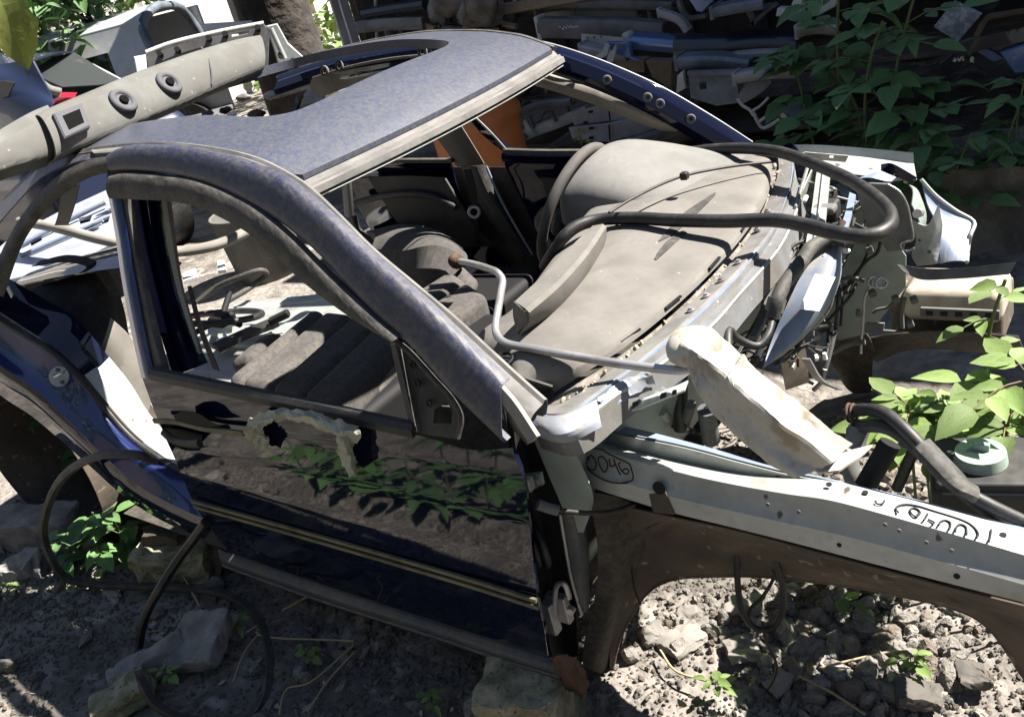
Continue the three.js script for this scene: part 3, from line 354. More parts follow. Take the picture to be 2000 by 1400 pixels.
cp('rear_seat_pan', loft([[[-1.95, 0.36, 0.68], [-1.95, 0.36, -0.68]], [[-1.98, 0.42, 0.68], [-1.98, 0.42, -0.68]], [[-2.15, 0.44, 0.66], [-2.15, 0.44, -0.66]], [[-2.6, 0.42, 0.56], [-2.6, 0.42, -0.56]], [[-3.05, 0.40, 0.5], [-3.05, 0.40, -0.5]]], 0.004, { n: 60, m: 8, f: (p, u, v) => { p.y += 0.006 * Math.sin(v * 70) * smooth(0.4, 0.5, u); } }), M.silver);
// rear quarter skin, extended out of view to shade the soil, rear side trim and belts inside the near rear door opening
cp('rear_quarter', loft([[[-2.612,0.9,0.83],[-2.959,0.97,0.83],[-3.87,1.092,0.83]], [[-2.344,1.089,0.85],[-2.645,1.18,0.85],[-3.395,1.335,0.85]], [[-2.263,1.176,0.82],[-2.583,1.286,0.82],[-3.262,1.47,0.82]], [[-2.301,1.204,0.74],[-2.694,1.32,0.74],[-3.431,1.52,0.74]]], 0.003, { n: 20, m: 4 }), M.paint);
cp('rear_side_trim', loft([[[-2.477,0.994,0.62],[-2.359,0.945,0.62],[-2.26,0.878,0.62],[-2.171,0.802,0.62]], [[-2.47,1.011,0.56],[-2.32,0.962,0.56],[-2.222,0.876,0.56],[-2.188,0.767,0.56]], [[-2.41,1.012,0.5],[-2.256,0.99,0.5],[-2.221,0.882,0.5],[-2.239,0.719,0.5]], [[-2.365,1.013,0.44],[-2.254,0.997,0.44],[-2.248,0.887,0.44],[-2.298,0.71,0.44]]], 0.01, { n: 24, m: 4 }), M.trimDark = mat({ map: mottle([0.035, 0.032, 0.03], [0.06, 0.055, 0.05], 0.4, { p: 8, s: 493 }), roughness: 0.95 }, 2));
cp('rear_trim_flap', loft([[[-2.289,0.847,0.6],[-2.168,0.865,0.6],[-2.12,0.814,0.6],[-2.111,0.732,0.6]], [[-2.433,0.771,0.57],[-2.297,0.782,0.57],[-2.239,0.74,0.57],[-2.239,0.652,0.57]]], 0.004, { n: 14, m: 3 }), M.trimDark);
cp('rear_seat_belt', loft([[[-2.526,1.065,0.52],[-2.283,1.084,0.52],[-2.165,1.064,0.52],[-2.125,1.004,0.52],[-2.127,0.916,0.52],[-2.177,0.802,0.52]], [[-2.482,1.079,0.5],[-2.272,1.1,0.5],[-2.142,1.077,0.5],[-2.1,1.013,0.5],[-2.117,0.915,0.5],[-2.172,0.801,0.5]] ], 0.003, { n: 30, m: 2 }), M.trimDark);
cp('rear_wheel_box', loft([[[-2.672,0.999,0.55],[-2.399,1.036,0.55],[-2.097,1.071,0.55],[-1.863,1.092,0.55]], [[-2.704,1.009,0.45],[-2.426,1.053,0.45],[-2.186,1.083,0.45],[-1.968,1.111,0.45]], [[-2.746,0.955,0.2],[-2.508,0.998,0.2],[-2.285,1.046,0.2],[-2.121,1.073,0.2]]], 0.004, { n: 20, m: 4 }), M.paint);
cp('rear_wheel_tub', [new THREE.CylinderGeometry(0.36, 0.36, 0.3, 36, 1, true).rotateX(Math.PI / 2).translate(-2.62, 0.44, 0.63), new THREE.CylinderGeometry(0.355, 0.355, 0.3, 36, 1, true).rotateX(Math.PI / 2).translate(-2.62, 0.44, 0.63), new THREE.CylinderGeometry(0.36, 0.36, 0.004, 36).rotateX(Math.PI / 2).translate(-2.62, 0.44, 0.48)], M.mud);
cp('wiring_strip', tube([[-2.327,1.084,0.7],[-2.332,1.031,0.7],[-2.336,0.987,0.7],[-2.307,0.971,0.7]], 0.006, { n: 20 }), M.white);

// ---------- dashboard and cowl ----------
const dR = [[-0.619,0.86,0.576],[-0.729,0.9,0.481],[-0.686,0.925,0.385],[-0.73,0.935,0.127],[-0.772,0.945,-0.081],[-0.802,0.95,-0.236],[-0.898,0.95,-0.472],[-0.911,0.945,-0.65]];
const dM = [[-0.492,0.93,0.652],[-0.515,0.955,0.607],[-0.492,0.97,0.476],[-0.513,0.975,0.234],[-0.557,0.975,-0.005],[-0.594,0.97,-0.228],[-0.624,0.965,-0.421],[-0.649,0.95,-0.619]];
const dF = [[-0.432,0.905,0.632],[-0.381,0.935,0.615],[-0.337,0.945,0.524],[-0.31,0.945,0.347],[-0.299,0.945,0.132],[-0.307,0.945,-0.072],[-0.334,0.945,-0.274],[-0.429,0.935,-0.576]];
const dash = cp('dashboard', loft([dR.map((p) => [p[0] - 0.01, p[1] - 0.05, p[2]]), dR, dR.map((p, i) => [lerp(p[0], dM[i][0], 0.5), lerp(p[1], dM[i][1], 0.5) + 0.006, lerp(p[2], dM[i][2], 0.5)]), dM, dF.map((p, i) => [lerp(dM[i][0], p[0], 0.6), lerp(dM[i][1], p[1], 0.55) + 0.004, lerp(dM[i][2], p[2], 0.6)]), dF, dF.map((p) => [p[0] + 0.008, p[1] - 0.014, p[2]])], 0.004, { n: 70, m: 6, crease: 0.8 }), M.dash, 'dusty grey dashboard top');
const dsp = (n, g, m, l) => part(dash, n, g, m, l);
dsp('dash_end', loft([[[-0.587,0.9,0.617],[-0.499,0.94,0.656],[-0.44,0.93,0.657],[-0.409,0.92,0.653]], [[-0.648,0.82,0.558],[-0.587,0.83,0.563],[-0.515,0.84,0.572],[-0.474,0.86,0.577]]], 0.004, { n: 16, m: 4 }), M.dashGrey);
// instrument hood
{
  const ar = (x, zc, w, h, y0) => Array.from({ length: 13 }, (_, i) => { const a = i / 12 * Math.PI; return [x, y0 + h * Math.pow(Math.sin(a), 0.6), zc + w * Math.cos(a)]; });
  dsp('instrument_hood', loft([ar(-0.90, -0.37, 0.15, 0.02, 0.94), ar(-0.885, -0.37, 0.19, 0.125, 0.91), ar(-0.83, -0.375, 0.20, 0.15, 0.91), ar(-0.72, -0.38, 0.21, 0.12, 0.92), ar(-0.58, -0.39, 0.22, 0.055, 0.93), ar(-0.48, -0.4, 0.22, 0.015, 0.93)], 0.004, { n: 40, m: 5 }), M.dashGrey);
  const rc = new THREE.Raycaster(), drop = (p, h = 0.002) => { dash.updateWorldMatrix(true, false); rc.set(V([p[0], 1.3, p[2]]), V([0, -1, 0])); const k = rc.intersectObject(dash, false)[0]; return k ? [p[0], k.point.y + h, p[2]] : p; };
  for (const [e0, e1] of [[[[-0.444,0.965,-0.245],[-0.455,0.965,-0.178],[-0.463,0.965,-0.086],[-0.452,0.965,0.042],[-0.446,0.965,0.09]], [[-0.438,0.965,-0.23],[-0.433,0.965,-0.159],[-0.43,0.965,-0.052],[-0.432,0.965,0.051],[-0.444,0.965,0.09]]], [[[-0.419,0.965,0.011],[-0.427,0.965,0.066],[-0.423,0.965,0.13],[-0.413,0.965,0.181]], [[-0.404,0.965,0.023],[-0.406,0.965,0.078],[-0.405,0.965,0.141],[-0.406,0.965,0.183]]]]) dsp('vent_slot', loft([e0.map((p) => drop(p)), e1.map((p) => drop(p))], 0.0015, { n: 24, m: 1 }), M.rubberDusty);
  const sv = dsp('side_vent', [ring([-0.529,0.957,0.64], [0, 1, 0.15], 0.022, 0.003, 20)], M.black);
  for (let i = 0; i < 3; i++) part(sv, 'vent_vane', rbox(0.04 - Math.abs(i - 1) * 0.01, 0.003, 0.006, 0.001, V([-0.528,0.958,0.641]).add(new THREE.Vector3(0, 0, (i - 1) * 0.012)).toArray()), M.black);
}
for (let i = 0; i < 4; i++) { const q = [[[-0.33,0.944,0.513],[-0.316,0.944,0.455]], [[-0.302,0.944,0.365],[-0.295,0.944,0.305]], [[-0.288,0.944,0.17],[-0.29,0.944,0.108]], [[-0.296,0.944,-0.037],[-0.305,0.944,-0.106]]][i]; dsp('defroster_slot', sweep(q, rect(0.006, 0.004), [0, 1, 0], {}), M.black); }
// cowl strips in front of the dashboard
const C1 = [[-0.424,0.89,0.698],[-0.358,0.915,0.71],[-0.319,0.915,0.57],[-0.298,0.915,0.385],[-0.276,0.915,0.126],[-0.311,0.915,-0.21],[-0.382,0.915,-0.529],[-0.441,0.915,-0.687]];
const C2 = [[-0.412,0.9,0.723],[-0.324,0.925,0.744],[-0.288,0.925,0.613],[-0.261,0.925,0.46],[-0.239,0.925,0.14],[-0.255,0.925,-0.183],[-0.332,0.925,-0.496],[-0.395,0.925,-0.669]];
const C3 = [[-0.404,0.89,0.748],[-0.297,0.915,0.78],[-0.268,0.915,0.656],[-0.232,0.915,0.524],[-0.202,0.915,0.388],[-0.198,0.915,0.226],[-0.198,0.915,-0.016],[-0.247,0.915,-0.309]];
cp('cowl_gutter', loft([dF.map((p) => [p[0] + 0.004, p[1] - 0.03, p[2]]), C1.map((p) => [p[0], p[1] - 0.012, p[2]]), C1], 0.003, { n: 60, m: 3, soft: false }), M.cowlDirt = mat({ map: mottle([0.20, 0.18, 0.15], [0.06, 0.055, 0.05], 0.45, { p: 10, s: 233, fine: 0.4, fleck: [0.4, 0.37, 0.32], fleckCov: 0.04 }), roughness: 0.95, bumpMap: B.mid, bumpScale: 0.006 }, 3));
cp('windscreen_flange', loft([C1, C1.map((p, i) => [lerp(p[0], C2[i][0], 0.6), p[1] + 0.006, lerp(p[2], C2[i][2], 0.6)]), C2, C2.map((p, i) => [lerp(p[0], C3[i][0], 0.2), p[1] - 0.004, lerp(p[2], C3[i][2], 0.2)])], 0.003, { n: 70, m: 3, soft: false }), M.flange);
cp('cowl_panel', loft([C2.map((p) => [p[0] + 0.004, p[1] - 0.003, p[2]]), C2.map((p, i) => [lerp(p[0], C3[i][0], 0.45), lerp(p[1], C3[i][1], 0.45) + 0.004, lerp(p[2], C3[i][2], 0.45)]), C2.map((p, i) => [lerp(p[0], C3[i][0], 0.55), lerp(p[1], C3[i][1], 0.55) - 0.005, lerp(p[2], C3[i][2], 0.55)]), C3, C3.map((p) => [p[0] + 0.01, p[1] - 0.05, p[2]])], 0.003, { n: 70, m: 3, soft: false }), M.cowl = mat({ map: mottle([0.15, 0.155, 0.165], [0.105, 0.1, 0.09], 0.45, { p: 10, s: 513, fine: 0.25, n: 512, fleck: [0.24, 0.23, 0.2], fleckCov: 0.03 }), roughness: 0.6, metalness: 0.1 }, 1.6));
cp('cowl_stripe', loft([C2.map((p, i) => [lerp(p[0], C3[i][0], 0.22), lerp(p[1], C3[i][1], 0.22) + 0.004, lerp(p[2], C3[i][2], 0.22)]), C2.map((p, i) => [lerp(p[0], C3[i][0], 0.4), lerp(p[1], C3[i][1], 0.4) + 0.006, lerp(p[2], C3[i][2], 0.4)])], 0.002, { n: 60, m: 2 }), M.silverBlue);
cp('cowl_lip', tube(C3.slice(1).map((p) => [p[0], p[1] + 0.001, p[2]]), 0.004, { n: 70, seg: 6 }), M.silver);
for (const p of [[-0.254,0.927,0.19],[-0.256,0.927,0.267],[-0.252,0.927,0.097],[-0.278,0.927,-0.09],[-0.261,0.927,0.335],[-0.295,0.927,-0.206]]) cp('cowl_screw', [disc(p, [0, 1, 0], 0.009, 0.006, 10), disc(V(p).add(new THREE.Vector3(0, 0.004, 0)), [0, 1, 0], 0.005, 0.006, 6)], M.metal);
cp('cowl_corner', loft([[[-0.437,0.95,0.743],[-0.367,0.93,0.771],[-0.313,0.93,0.76],[-0.283,0.93,0.701]], [[-0.423,0.94,0.769],[-0.361,0.915,0.786],[-0.302,0.915,0.794],[-0.267,0.915,0.726]], [[-0.407,0.93,0.78],[-0.359,0.9,0.788],[-0.305,0.895,0.788],[-0.257,0.9,0.739]]], 0.003, { n: 24, m: 4 }), M.silverBlue);
cp('pillar_foot_strip', sweep([[-0.405,1.003,0.81],[-0.377,0.982,0.819],[-0.328,0.931,0.841]], rect(0.022, 0.012), [0, 0.4, 1], { n: 8 }), M.trim);
const _sideN = [0, 0.16, 0.98];
// ---------- near front rail, wheel house and hinge pillar ----------
const R0 = [[-0.43,0.805,0.61],[-0.346,0.795,0.61],[-0.173,0.784,0.61],[-0.073,0.77,0.61],[0.02,0.759,0.61],[0.074,0.757,0.61],[0.199,0.741,0.61],[0.406,0.711,0.61]];
const R1 = [[-0.432,0.779,0.61],[-0.353,0.765,0.61],[-0.179,0.748,0.61],[-0.077,0.743,0.61],[0.019,0.75,0.61],[0.074,0.756,0.61],[0.199,0.746,0.61],[0.406,0.716,0.61]];
const R2 = [[-0.374,0.803,0.665],[-0.317,0.79,0.665],[-0.151,0.767,0.665],[-0.053,0.761,0.665],[0.039,0.76,0.665],[0.108,0.762,0.665],[0.213,0.749,0.665],[0.414,0.716,0.665]];
const R3 = [[-0.365,0.72,0.69],[-0.298,0.709,0.69],[-0.176,0.693,0.69],[-0.062,0.686,0.69],[0.039,0.679,0.69],[0.159,0.669,0.69],[0.272,0.66,0.69],[0.418,0.649,0.69]];
const inF = [[-0.438,0.783,0.56],[-0.309,0.757,0.54],[-0.147,0.734,0.54],[-0.048,0.716,0.54],[0.047,0.708,0.54],[0.137,0.699,0.54],[0.261,0.684,0.54],[0.398,0.664,0.54]];
const rail = cp('fender_rail', loft([R0, R1, R2.map((p, i) => [p[0], lerp(p[1], R1[i][1], 0.12) + 0.002, lerp(p[2], R1[i][2], 0.12)]), R2, R2.map((p, i) => [lerp(p[0], R3[i][0], 0.42), lerp(p[1], R3[i][1], 0.42), lerp(p[2], R3[i][2], 0.42) + 0.001]), R2.map((p, i) => [lerp(p[0], R3[i][0], 0.56), lerp(p[1], R3[i][1], 0.56), lerp(p[2], R3[i][2], 0.56) + 0.007]), R3, R3.map((p) => [p[0], p[1] - 0.006, p[2] - 0.02])], 0.002, { n: 80, m: 4, soft: false, crease: 0.5 }), M.silver, 'pale silver inner fender rail with marker numbers');
part(rail, 'rail_flange', loft([inF, R0.map((p) => [p[0], p[1] - 0.018, p[2] - 0.004]), R0.map((p) => [p[0], p[1] + 0.003, p[2] - 0.002])], 0.002, { n: 60, m: 2, soft: false }), M.silverBlue);
// marker pen numbers: strokes of ink lying on the metal
for (const s of [
  [[-0.262,0.743,0.691],[-0.28,0.74,0.692],[-0.3,0.74,0.693],[-0.321,0.744,0.692],[-0.341,0.755,0.691],[-0.353,0.764,0.69],[-0.356,0.771,0.689],[-0.351,0.784,0.686],[-0.344,0.794,0.684],[-0.333,0.803,0.683],[-0.32,0.806,0.682],[-0.309,0.805,0.682],[-0.299,0.8,0.682],[-0.274,0.791,0.683],[-0.259,0.787,0.684],[-0.253,0.783,0.684],[-0.25,0.772,0.686],[-0.248,0.76,0.688],[-0.251,0.751,0.689],[-0.261,0.746,0.691],[-0.273,0.742,0.691]],
  [[-0.339,0.784,0.686],[-0.344,0.779,0.687],[-0.347,0.77,0.689],[-0.344,0.762,0.69],[-0.335,0.759,0.69],[-0.328,0.765,0.689],[-0.326,0.773,0.688],[-0.328,0.783,0.686],[-0.335,0.789,0.685],[-0.342,0.786,0.686],[-0.345,0.78,0.687]],
  [[-0.313,0.791,0.684],[-0.319,0.787,0.685],[-0.32,0.778,0.687],[-0.317,0.767,0.688],[-0.31,0.759,0.69],[-0.303,0.766,0.688],[-0.301,0.776,0.686],[-0.304,0.785,0.685],[-0.31,0.79,0.684],[-0.314,0.791,0.684]],
  [[-0.296,0.788,0.684],[-0.295,0.78,0.686],[-0.294,0.773,0.687],[-0.283,0.778,0.686]],
  [[-0.286,0.79,0.684],[-0.284,0.779,0.685],[-0.28,0.768,0.687],[-0.275,0.758,0.689]],
  [[-0.273,0.784,0.684],[-0.277,0.779,0.685],[-0.275,0.772,0.686],[-0.268,0.764,0.688],[-0.262,0.762,0.688],[-0.257,0.766,0.687],[-0.258,0.772,0.686],[-0.264,0.772,0.686],[-0.269,0.768,0.687]],
  [[0.216,0.756,0.66],[0.21,0.755,0.651],[0.212,0.753,0.639],[0.222,0.75,0.629],[0.236,0.747,0.625],[0.261,0.743,0.626],[0.309,0.736,0.631],[0.323,0.735,0.641],[0.331,0.737,0.656],[0.331,0.739,0.669]],
  [[0.243,0.749,0.644],[0.243,0.751,0.657],[0.236,0.752,0.655],[0.23,0.751,0.643],[0.233,0.749,0.634],[0.241,0.748,0.636],[0.245,0.749,0.646],[0.241,0.751,0.658]],
  [[0.255,0.746,0.639],[0.255,0.748,0.652],[0.254,0.75,0.662]], [[0.259,0.748,0.655],[0.269,0.747,0.659],[0.267,0.748,0.665]],
  [[0.276,0.746,0.663],[0.277,0.745,0.652],[0.282,0.742,0.643],[0.289,0.742,0.646],[0.292,0.743,0.658],[0.292,0.745,0.667]], [[0.301,0.743,0.668],[0.3,0.741,0.653],[0.304,0.739,0.643],[0.311,0.738,0.645],[0.315,0.739,0.658],[0.317,0.741,0.668]],
  [[0.177,0.76,0.647],[0.181,0.76,0.652],[0.188,0.758,0.648],[0.189,0.756,0.636]], [[0.345,0.731,0.634],[0.347,0.733,0.653],[0.348,0.736,0.669]],
]) part(rail, 'pen_stroke', tube(s, 0.0016, { n: s.length * 5, seg: 5 }), M.ink);
for (const [p, r] of [[[-0.357,0.793,0.684], 0.005], [[-0.198,0.742,0.688], 0.013], [[0.127,0.691,0.69], 0.004], [[0.306,0.674,0.69], 0.005]]) part(rail, 'rail_hole_disc', disc(p, _sideN, r, 0.002, 14), M.black);  // black discs on the metal stand for the dark of holes
for (const p of [[0.362,0.728,0.638],[0.099,0.769,0.633],[0.156,0.759,0.627]]) part(rail, 'rail_hole_disc', disc(p, [0, 1, 0.1], 0.005, 0.002, 10), M.black);
for (const p of [[0.201,0.745,0.683],[0.222,0.738,0.683],[0.262,0.724,0.683],[0.298,0.717,0.683],[0.061,0.74,0.683],[0.008,0.744,0.683]]) part(rail, 'spot_weld', disc(p, _sideN, 0.0035, 0.0015, 8), M.flange);
part(rail, 'rail_notch', loft([[[-0.221,0.724,0.69],[-0.216,0.688,0.696]], [[-0.186,0.736,0.688],[-0.171,0.691,0.695]]], 0.002, { n: 6, m: 2 }), M.mud);
// crumpled front tab of the cowl and torn flange
cp('cowl_tab', loft([[[-0.367,0.854,0.64],[-0.351,0.873,0.64],[-0.335,0.865,0.64]], [[-0.387,0.826,0.63],[-0.354,0.839,0.63],[-0.323,0.826,0.63]], [[-0.391,0.81,0.625],[-0.358,0.81,0.625],[-0.318,0.809,0.625]]], 0.002, { n: 12, m: 3 }), M.silverGreenDark);
// wheel house seen under the rail
const A0 = [[-0.382,0.67,0.66],[-0.308,0.66,0.66],[-0.196,0.656,0.66],[-0.079,0.654,0.66],[0.026,0.646,0.66],[0.148,0.635,0.66],[0.264,0.625,0.66],[0.421,0.615,0.66]];
const A1 = [[-0.412,0.392,0.64],[-0.357,0.499,0.63],[-0.257,0.583,0.62],[-0.115,0.579,0.62],[0.005,0.579,0.62],[0.133,0.577,0.62],[0.258,0.562,0.62],[0.418,0.534,0.62]];
const A2 = [[-0.488,0.06,0.62],[-0.43,0.22,0.6],[-0.336,0.357,0.56],[-0.148,0.439,0.56],[0.033,0.475,0.56],[0.194,0.486,0.56],[0.313,0.469,0.56],[0.389,0.347,0.56]];
cp('wheel_house', loft([A0, A1, A2], 0.003, { n: 70, m: 8, f: (p, u, v) => { const k = fbm(u * 4 + 1, v * 14 + 2, 64, 911, 3) - 0.5; p.z += 0.03 * k * Math.sin(u * 3.14); } }), M.mud);
cp('wheel_house_lip', tube(A2.map((p) => [p[0], p[1], p[2]]), 0.006, { n: 60, seg: 6 }), M.mud);
cp('splash_panel', loft([[[-0.35,0.712,0.7],[-0.349,0.611,0.7],[-0.381,0.495,0.7],[-0.437,0.334,0.7],[-0.483,0.192,0.7]], [[-0.307,0.694,0.68],[-0.324,0.588,0.68],[-0.354,0.472,0.68],[-0.404,0.326,0.68],[-0.475,0.16,0.68]], [[-0.274,0.603,0.6],[-0.299,0.53,0.6],[-0.367,0.4,0.6],[-0.439,0.24,0.6],[-0.5,0.052,0.6]]], 0.003, { n: 30, m: 5, f: (p, u, v) => { p.z += 0.02 * Math.sin(v * 9) * (1 - u) * 0.5; } }), M.darkMud);
cp('longitudinal_rail', loft([A2.map((p) => [p[0], p[1] + 0.01, p[2] - 0.004]), A2.map((p) => [p[0], p[1] + 0.10, p[2] - 0.03]), A2.map((p) => [p[0], p[1] + 0.10, p[2] - 0.07]), A2.map((p) => [p[0], p[1] + 0.03, p[2] - 0.07])], 0.003, { n: 40, m: 2, soft: false }), M.mud);
cp('inner_apron', loft([inF, inF.map((p, i) => [p[0], p[1] - 0.10, p[2]]), A2.map((p) => [p[0], p[1] + 0.10, p[2] - 0.05])], 0.003, { n: 40, m: 4 }), M.silverGreen);
// hinge pillar with two hinges and grommet
cp('hinge_pillar', loft([[[-0.397,0.97,0.82],[-0.424,0.864,0.8],[-0.442,0.717,0.8],[-0.459,0.544,0.8],[-0.475,0.31,0.8]], [[-0.445,0.879,0.74],[-0.447,0.795,0.74],[-0.454,0.656,0.74],[-0.466,0.491,0.74],[-0.495,0.243,0.74]], [[-0.385,0.861,0.735],[-0.383,0.803,0.735],[-0.394,0.666,0.735],[-0.415,0.501,0.735],[-0.459,0.268,0.735]]], 0.003, { n: 30, m: 4 }), M.black);
cp('hinge_pillar', loft([[[-0.418,0.857,0.74],[-0.413,0.825,0.74],[-0.404,0.767,0.74],[-0.392,0.695,0.74],[-0.39,0.632,0.74]], [[-0.347,0.853,0.735],[-0.332,0.824,0.735],[-0.32,0.779,0.735],[-0.317,0.726,0.735],[-0.359,0.636,0.735]]], 0.003, { n: 20, m: 3 }), M.silverGreen);
cp('pillar_front_strip', loft([[[-0.396,0.679,0.745],[-0.402,0.607,0.745],[-0.407,0.512,0.745],[-0.408,0.414,0.745]], [[-0.37,0.685,0.74],[-0.374,0.61,0.74],[-0.39,0.513,0.74],[-0.405,0.417,0.74]], [[-0.374,0.656,0.7],[-0.381,0.577,0.7],[-0.402,0.475,0.7],[-0.429,0.366,0.7]]], 0.004, { n: 20, m: 3 }), M.silverGreenDark);
cp('pillar_seam_edge', tube([[-0.393,0.684,0.75],[-0.4,0.612,0.75],[-0.408,0.516,0.75],[-0.406,0.419,0.75]], 0.0035, { n: 24, seg: 6 }), M.silver);
cp('pillar_gap_strip', loft([[[-0.379,0.818,0.686],[-0.364,0.766,0.694],[-0.354,0.711,0.703]], [[-0.364,0.819,0.687],[-0.349,0.768,0.696],[-0.335,0.716,0.704]]], 0.004, { n: 10, m: 1 }), M.flange);
for (const [a, b, c, d, e] of [[[-0.47,0.772,0.765], [-0.402,0.791,0.765], [-0.404,0.763,0.765], [-0.472,0.737,0.765], [-0.416,0.773,0.772]]]) { const h = cp('upper_hinge', plate([a, b, c, d], [], 0.008), M.silverGreen); part(h, 'hinge_bolt', disc(e, [0.2, 0, 1], 0.011, 0.012, 8), M.metal); part(h, 'hinge_arm', rbox(0.05, 0.03, 0.02, 0.004, [-0.432,0.783,0.79]), M.metal); }
{ const h = cp('lower_hinge', rbox(0.05, 0.07, 0.02, 0.004, [-0.443,0.446,0.77]), M.metal); part(h, 'spring_loop', tube([[-0.45,0.415,0.785],[-0.431,0.498,0.785],[-0.415,0.53,0.785],[-0.4,0.535,0.785],[-0.396,0.509,0.785],[-0.397,0.498,0.785]], 0.006, { n: 30 }), M.metal); part(h, 'hinge_arm', rbox(0.03, 0.08, 0.025, 0.004, [-0.457,0.432,0.79]), M.metal); part(h, 'hinge_bolt', disc([-0.397,0.469,0.79], [0.2, 0, 1], 0.009, 0.012, 8), M.metal); }
{ const g = []; for (let i = 0; i < 4; i++) { const p = V([-0.46,0.602,0.76]); p.x -= 0.012 * i; p.z += 0.012 * i; g.push(ring(p, [-0.6, 0, 0.8], 0.045 - 0.004 * i, 0.009, 18)); } cp('cable_bellows', g, M.rubber); }
cp('loose_cable', tube([[-0.355,0.741,0.8], [-0.323,0.703,0.75], [-0.3,0.675,0.7], [-0.278,0.666,0.66]], 0.005, { n: 24 }), M.rubber);
cp('cable_end', tube([[-0.38,0.764,0.82], [-0.367,0.751,0.81], [-0.353,0.74,0.8]], 0.010, { n: 10, seg: 10 }), M.bumper);
cp('thin_wire', tube([[-0.305,0.631,0.62],[-0.31,0.557,0.62],[-0.34,0.481,0.62],[-0.352,0.392,0.62],[-0.346,0.35,0.62]], 0.003, { n: 30, seg: 5 }), M.rubber);
// hanging loops of wire under the rail
cp('hanging_wire_loop', tube([[-0.1,0.598,0.6],[-0.108,0.539,0.6],[-0.118,0.444,0.6],[-0.116,0.376,0.6],[-0.09,0.346,0.6],[-0.056,0.361,0.6],[-0.032,0.41,0.6],[-0.023,0.472,0.6],[-0.029,0.535,0.6],[-0.036,0.583,0.6]], 0.0065, { n: 70, seg: 7 }), M.rubber);
cp('hanging_wire_loop', tube([[-0.096,0.571,0.58],[-0.093,0.514,0.58],[-0.057,0.504,0.58],[-0.047,0.487,0.58],[-0.078,0.418,0.58],[-0.11,0.374,0.58],[-0.116,0.351,0.58]], 0.004, { n: 50, seg: 6 }), M.rubber);
cp('hanging_wire_loop', tube([[-0.076,0.368,0.6],[-0.076,0.327,0.6],[-0.067,0.287,0.6],[-0.06,0.254,0.6],[-0.074,0.204,0.6],[-0.088,0.176,0.6]], 0.003, { n: 40, seg: 5 }), M.rubber);
// ---------- far front end ----------
const far = cp('far_fender_rail', loft([[[-0.428,0.934,-0.71],[-0.327,0.927,-0.71],[-0.213,0.912,-0.71],[-0.073,0.89,-0.71]], [[-0.418,0.915,-0.7],[-0.326,0.904,-0.7],[-0.212,0.889,-0.7],[-0.069,0.861,-0.7]], [[-0.386,0.917,-0.66],[-0.313,0.904,-0.66],[-0.201,0.885,-0.66],[-0.058,0.858,-0.66]], [[-0.357,0.922,-0.62],[-0.293,0.904,-0.62],[-0.177,0.88,-0.62],[-0.046,0.857,-0.62]], [[-0.343,0.916,-0.6],[-0.281,0.892,-0.6],[-0.159,0.865,-0.6],[-0.039,0.85,-0.6]]], 0.002, { n: 40, m: 3, soft: false, crease: 0.4 }), M.silver);
part(far, 'rail_lug', plate([[-0.331,0.944,-0.6],[-0.211,0.927,-0.6],[-0.221,0.909,-0.6],[-0.335,0.925,-0.6]], [[[-0.262,0.931,-0.6],[-0.251,0.929,-0.6],[-0.253,0.923,-0.6],[-0.264,0.925,-0.6]]], 0.003), M.whitePaint);
part(far, 'rail_end', loft([[[-0.426,0.936,-0.7],[-0.428,0.907,-0.7]], [[-0.393,0.95,-0.67],[-0.392,0.915,-0.67]], [[-0.351,0.943,-0.61],[-0.349,0.91,-0.61]]], 0.003, { n: 8, m: 3 }), M.paint);
part(far, 'torn_edge', loft([[[-0.166,0.871,-0.58],[-0.126,0.884,-0.58],[-0.074,0.868,-0.58],[-0.034,0.858,-0.58]], [[-0.198,0.875,-0.55],[-0.144,0.879,-0.55],[-0.093,0.865,-0.55],[-0.077,0.879,-0.55]]], 0.002, { n: 16, m: 2 }), M.silverBlue);
cp('dark_panel_edge', loft([[[-0.116,0.913,-0.56],[-0.093,0.915,-0.56],[-0.062,0.897,-0.56],[-0.029,0.873,-0.56]], [[-0.117,0.897,-0.56],[-0.088,0.881,-0.56],[-0.057,0.866,-0.56],[-0.039,0.851,-0.56]]], 0.004, { n: 12, m: 2 }), M.paint);
cp('far_wheel_house', plate([[-0.333,0.819,-0.52],[-0.14,0.815,-0.52],[-0.056,0.667,-0.52],[-0.06,0.576,-0.52],[-0.164,0.425,-0.52],[-0.253,0.394,-0.52],[-0.319,0.5,-0.52]], [], 0.004), M.silverGreen);
cp('far_strut_tower', loft([[[-0.046,0.859,-0.54],[-0.028,0.847,-0.54],[-0.015,0.804,-0.54],[-0.009,0.747,-0.54]], [[-0.027,0.86,-0.5],[-0.011,0.834,-0.5],[0.001,0.792,-0.5],[-0.003,0.747,-0.5]], [[-0.022,0.836,-0.46],[-0.011,0.809,-0.46],[-0.004,0.781,-0.46],[-0.005,0.749,-0.46]]], 0.003, { n: 20, m: 5 }), M.silverGreen);
cp('tower_bolt', [disc([-0.0,0.822,-0.44], [0, 0.3, 1], 0.012, 0.03, 8)], M.metal);
cp('tower_flange', loft([[[-0.017,0.803,-0.44],[-0.009,0.747,-0.44],[-0.021,0.704,-0.44],[-0.009,0.675,-0.44]], [[0.024,0.797,-0.42],[0.035,0.769,-0.42],[0.025,0.727,-0.42],[0.042,0.692,-0.42]], [[0.048,0.843,-0.44],[0.055,0.788,-0.44],[0.049,0.733,-0.44],[0.062,0.691,-0.44]]], 0.003, { n: 24, m: 4 }), M.silver);
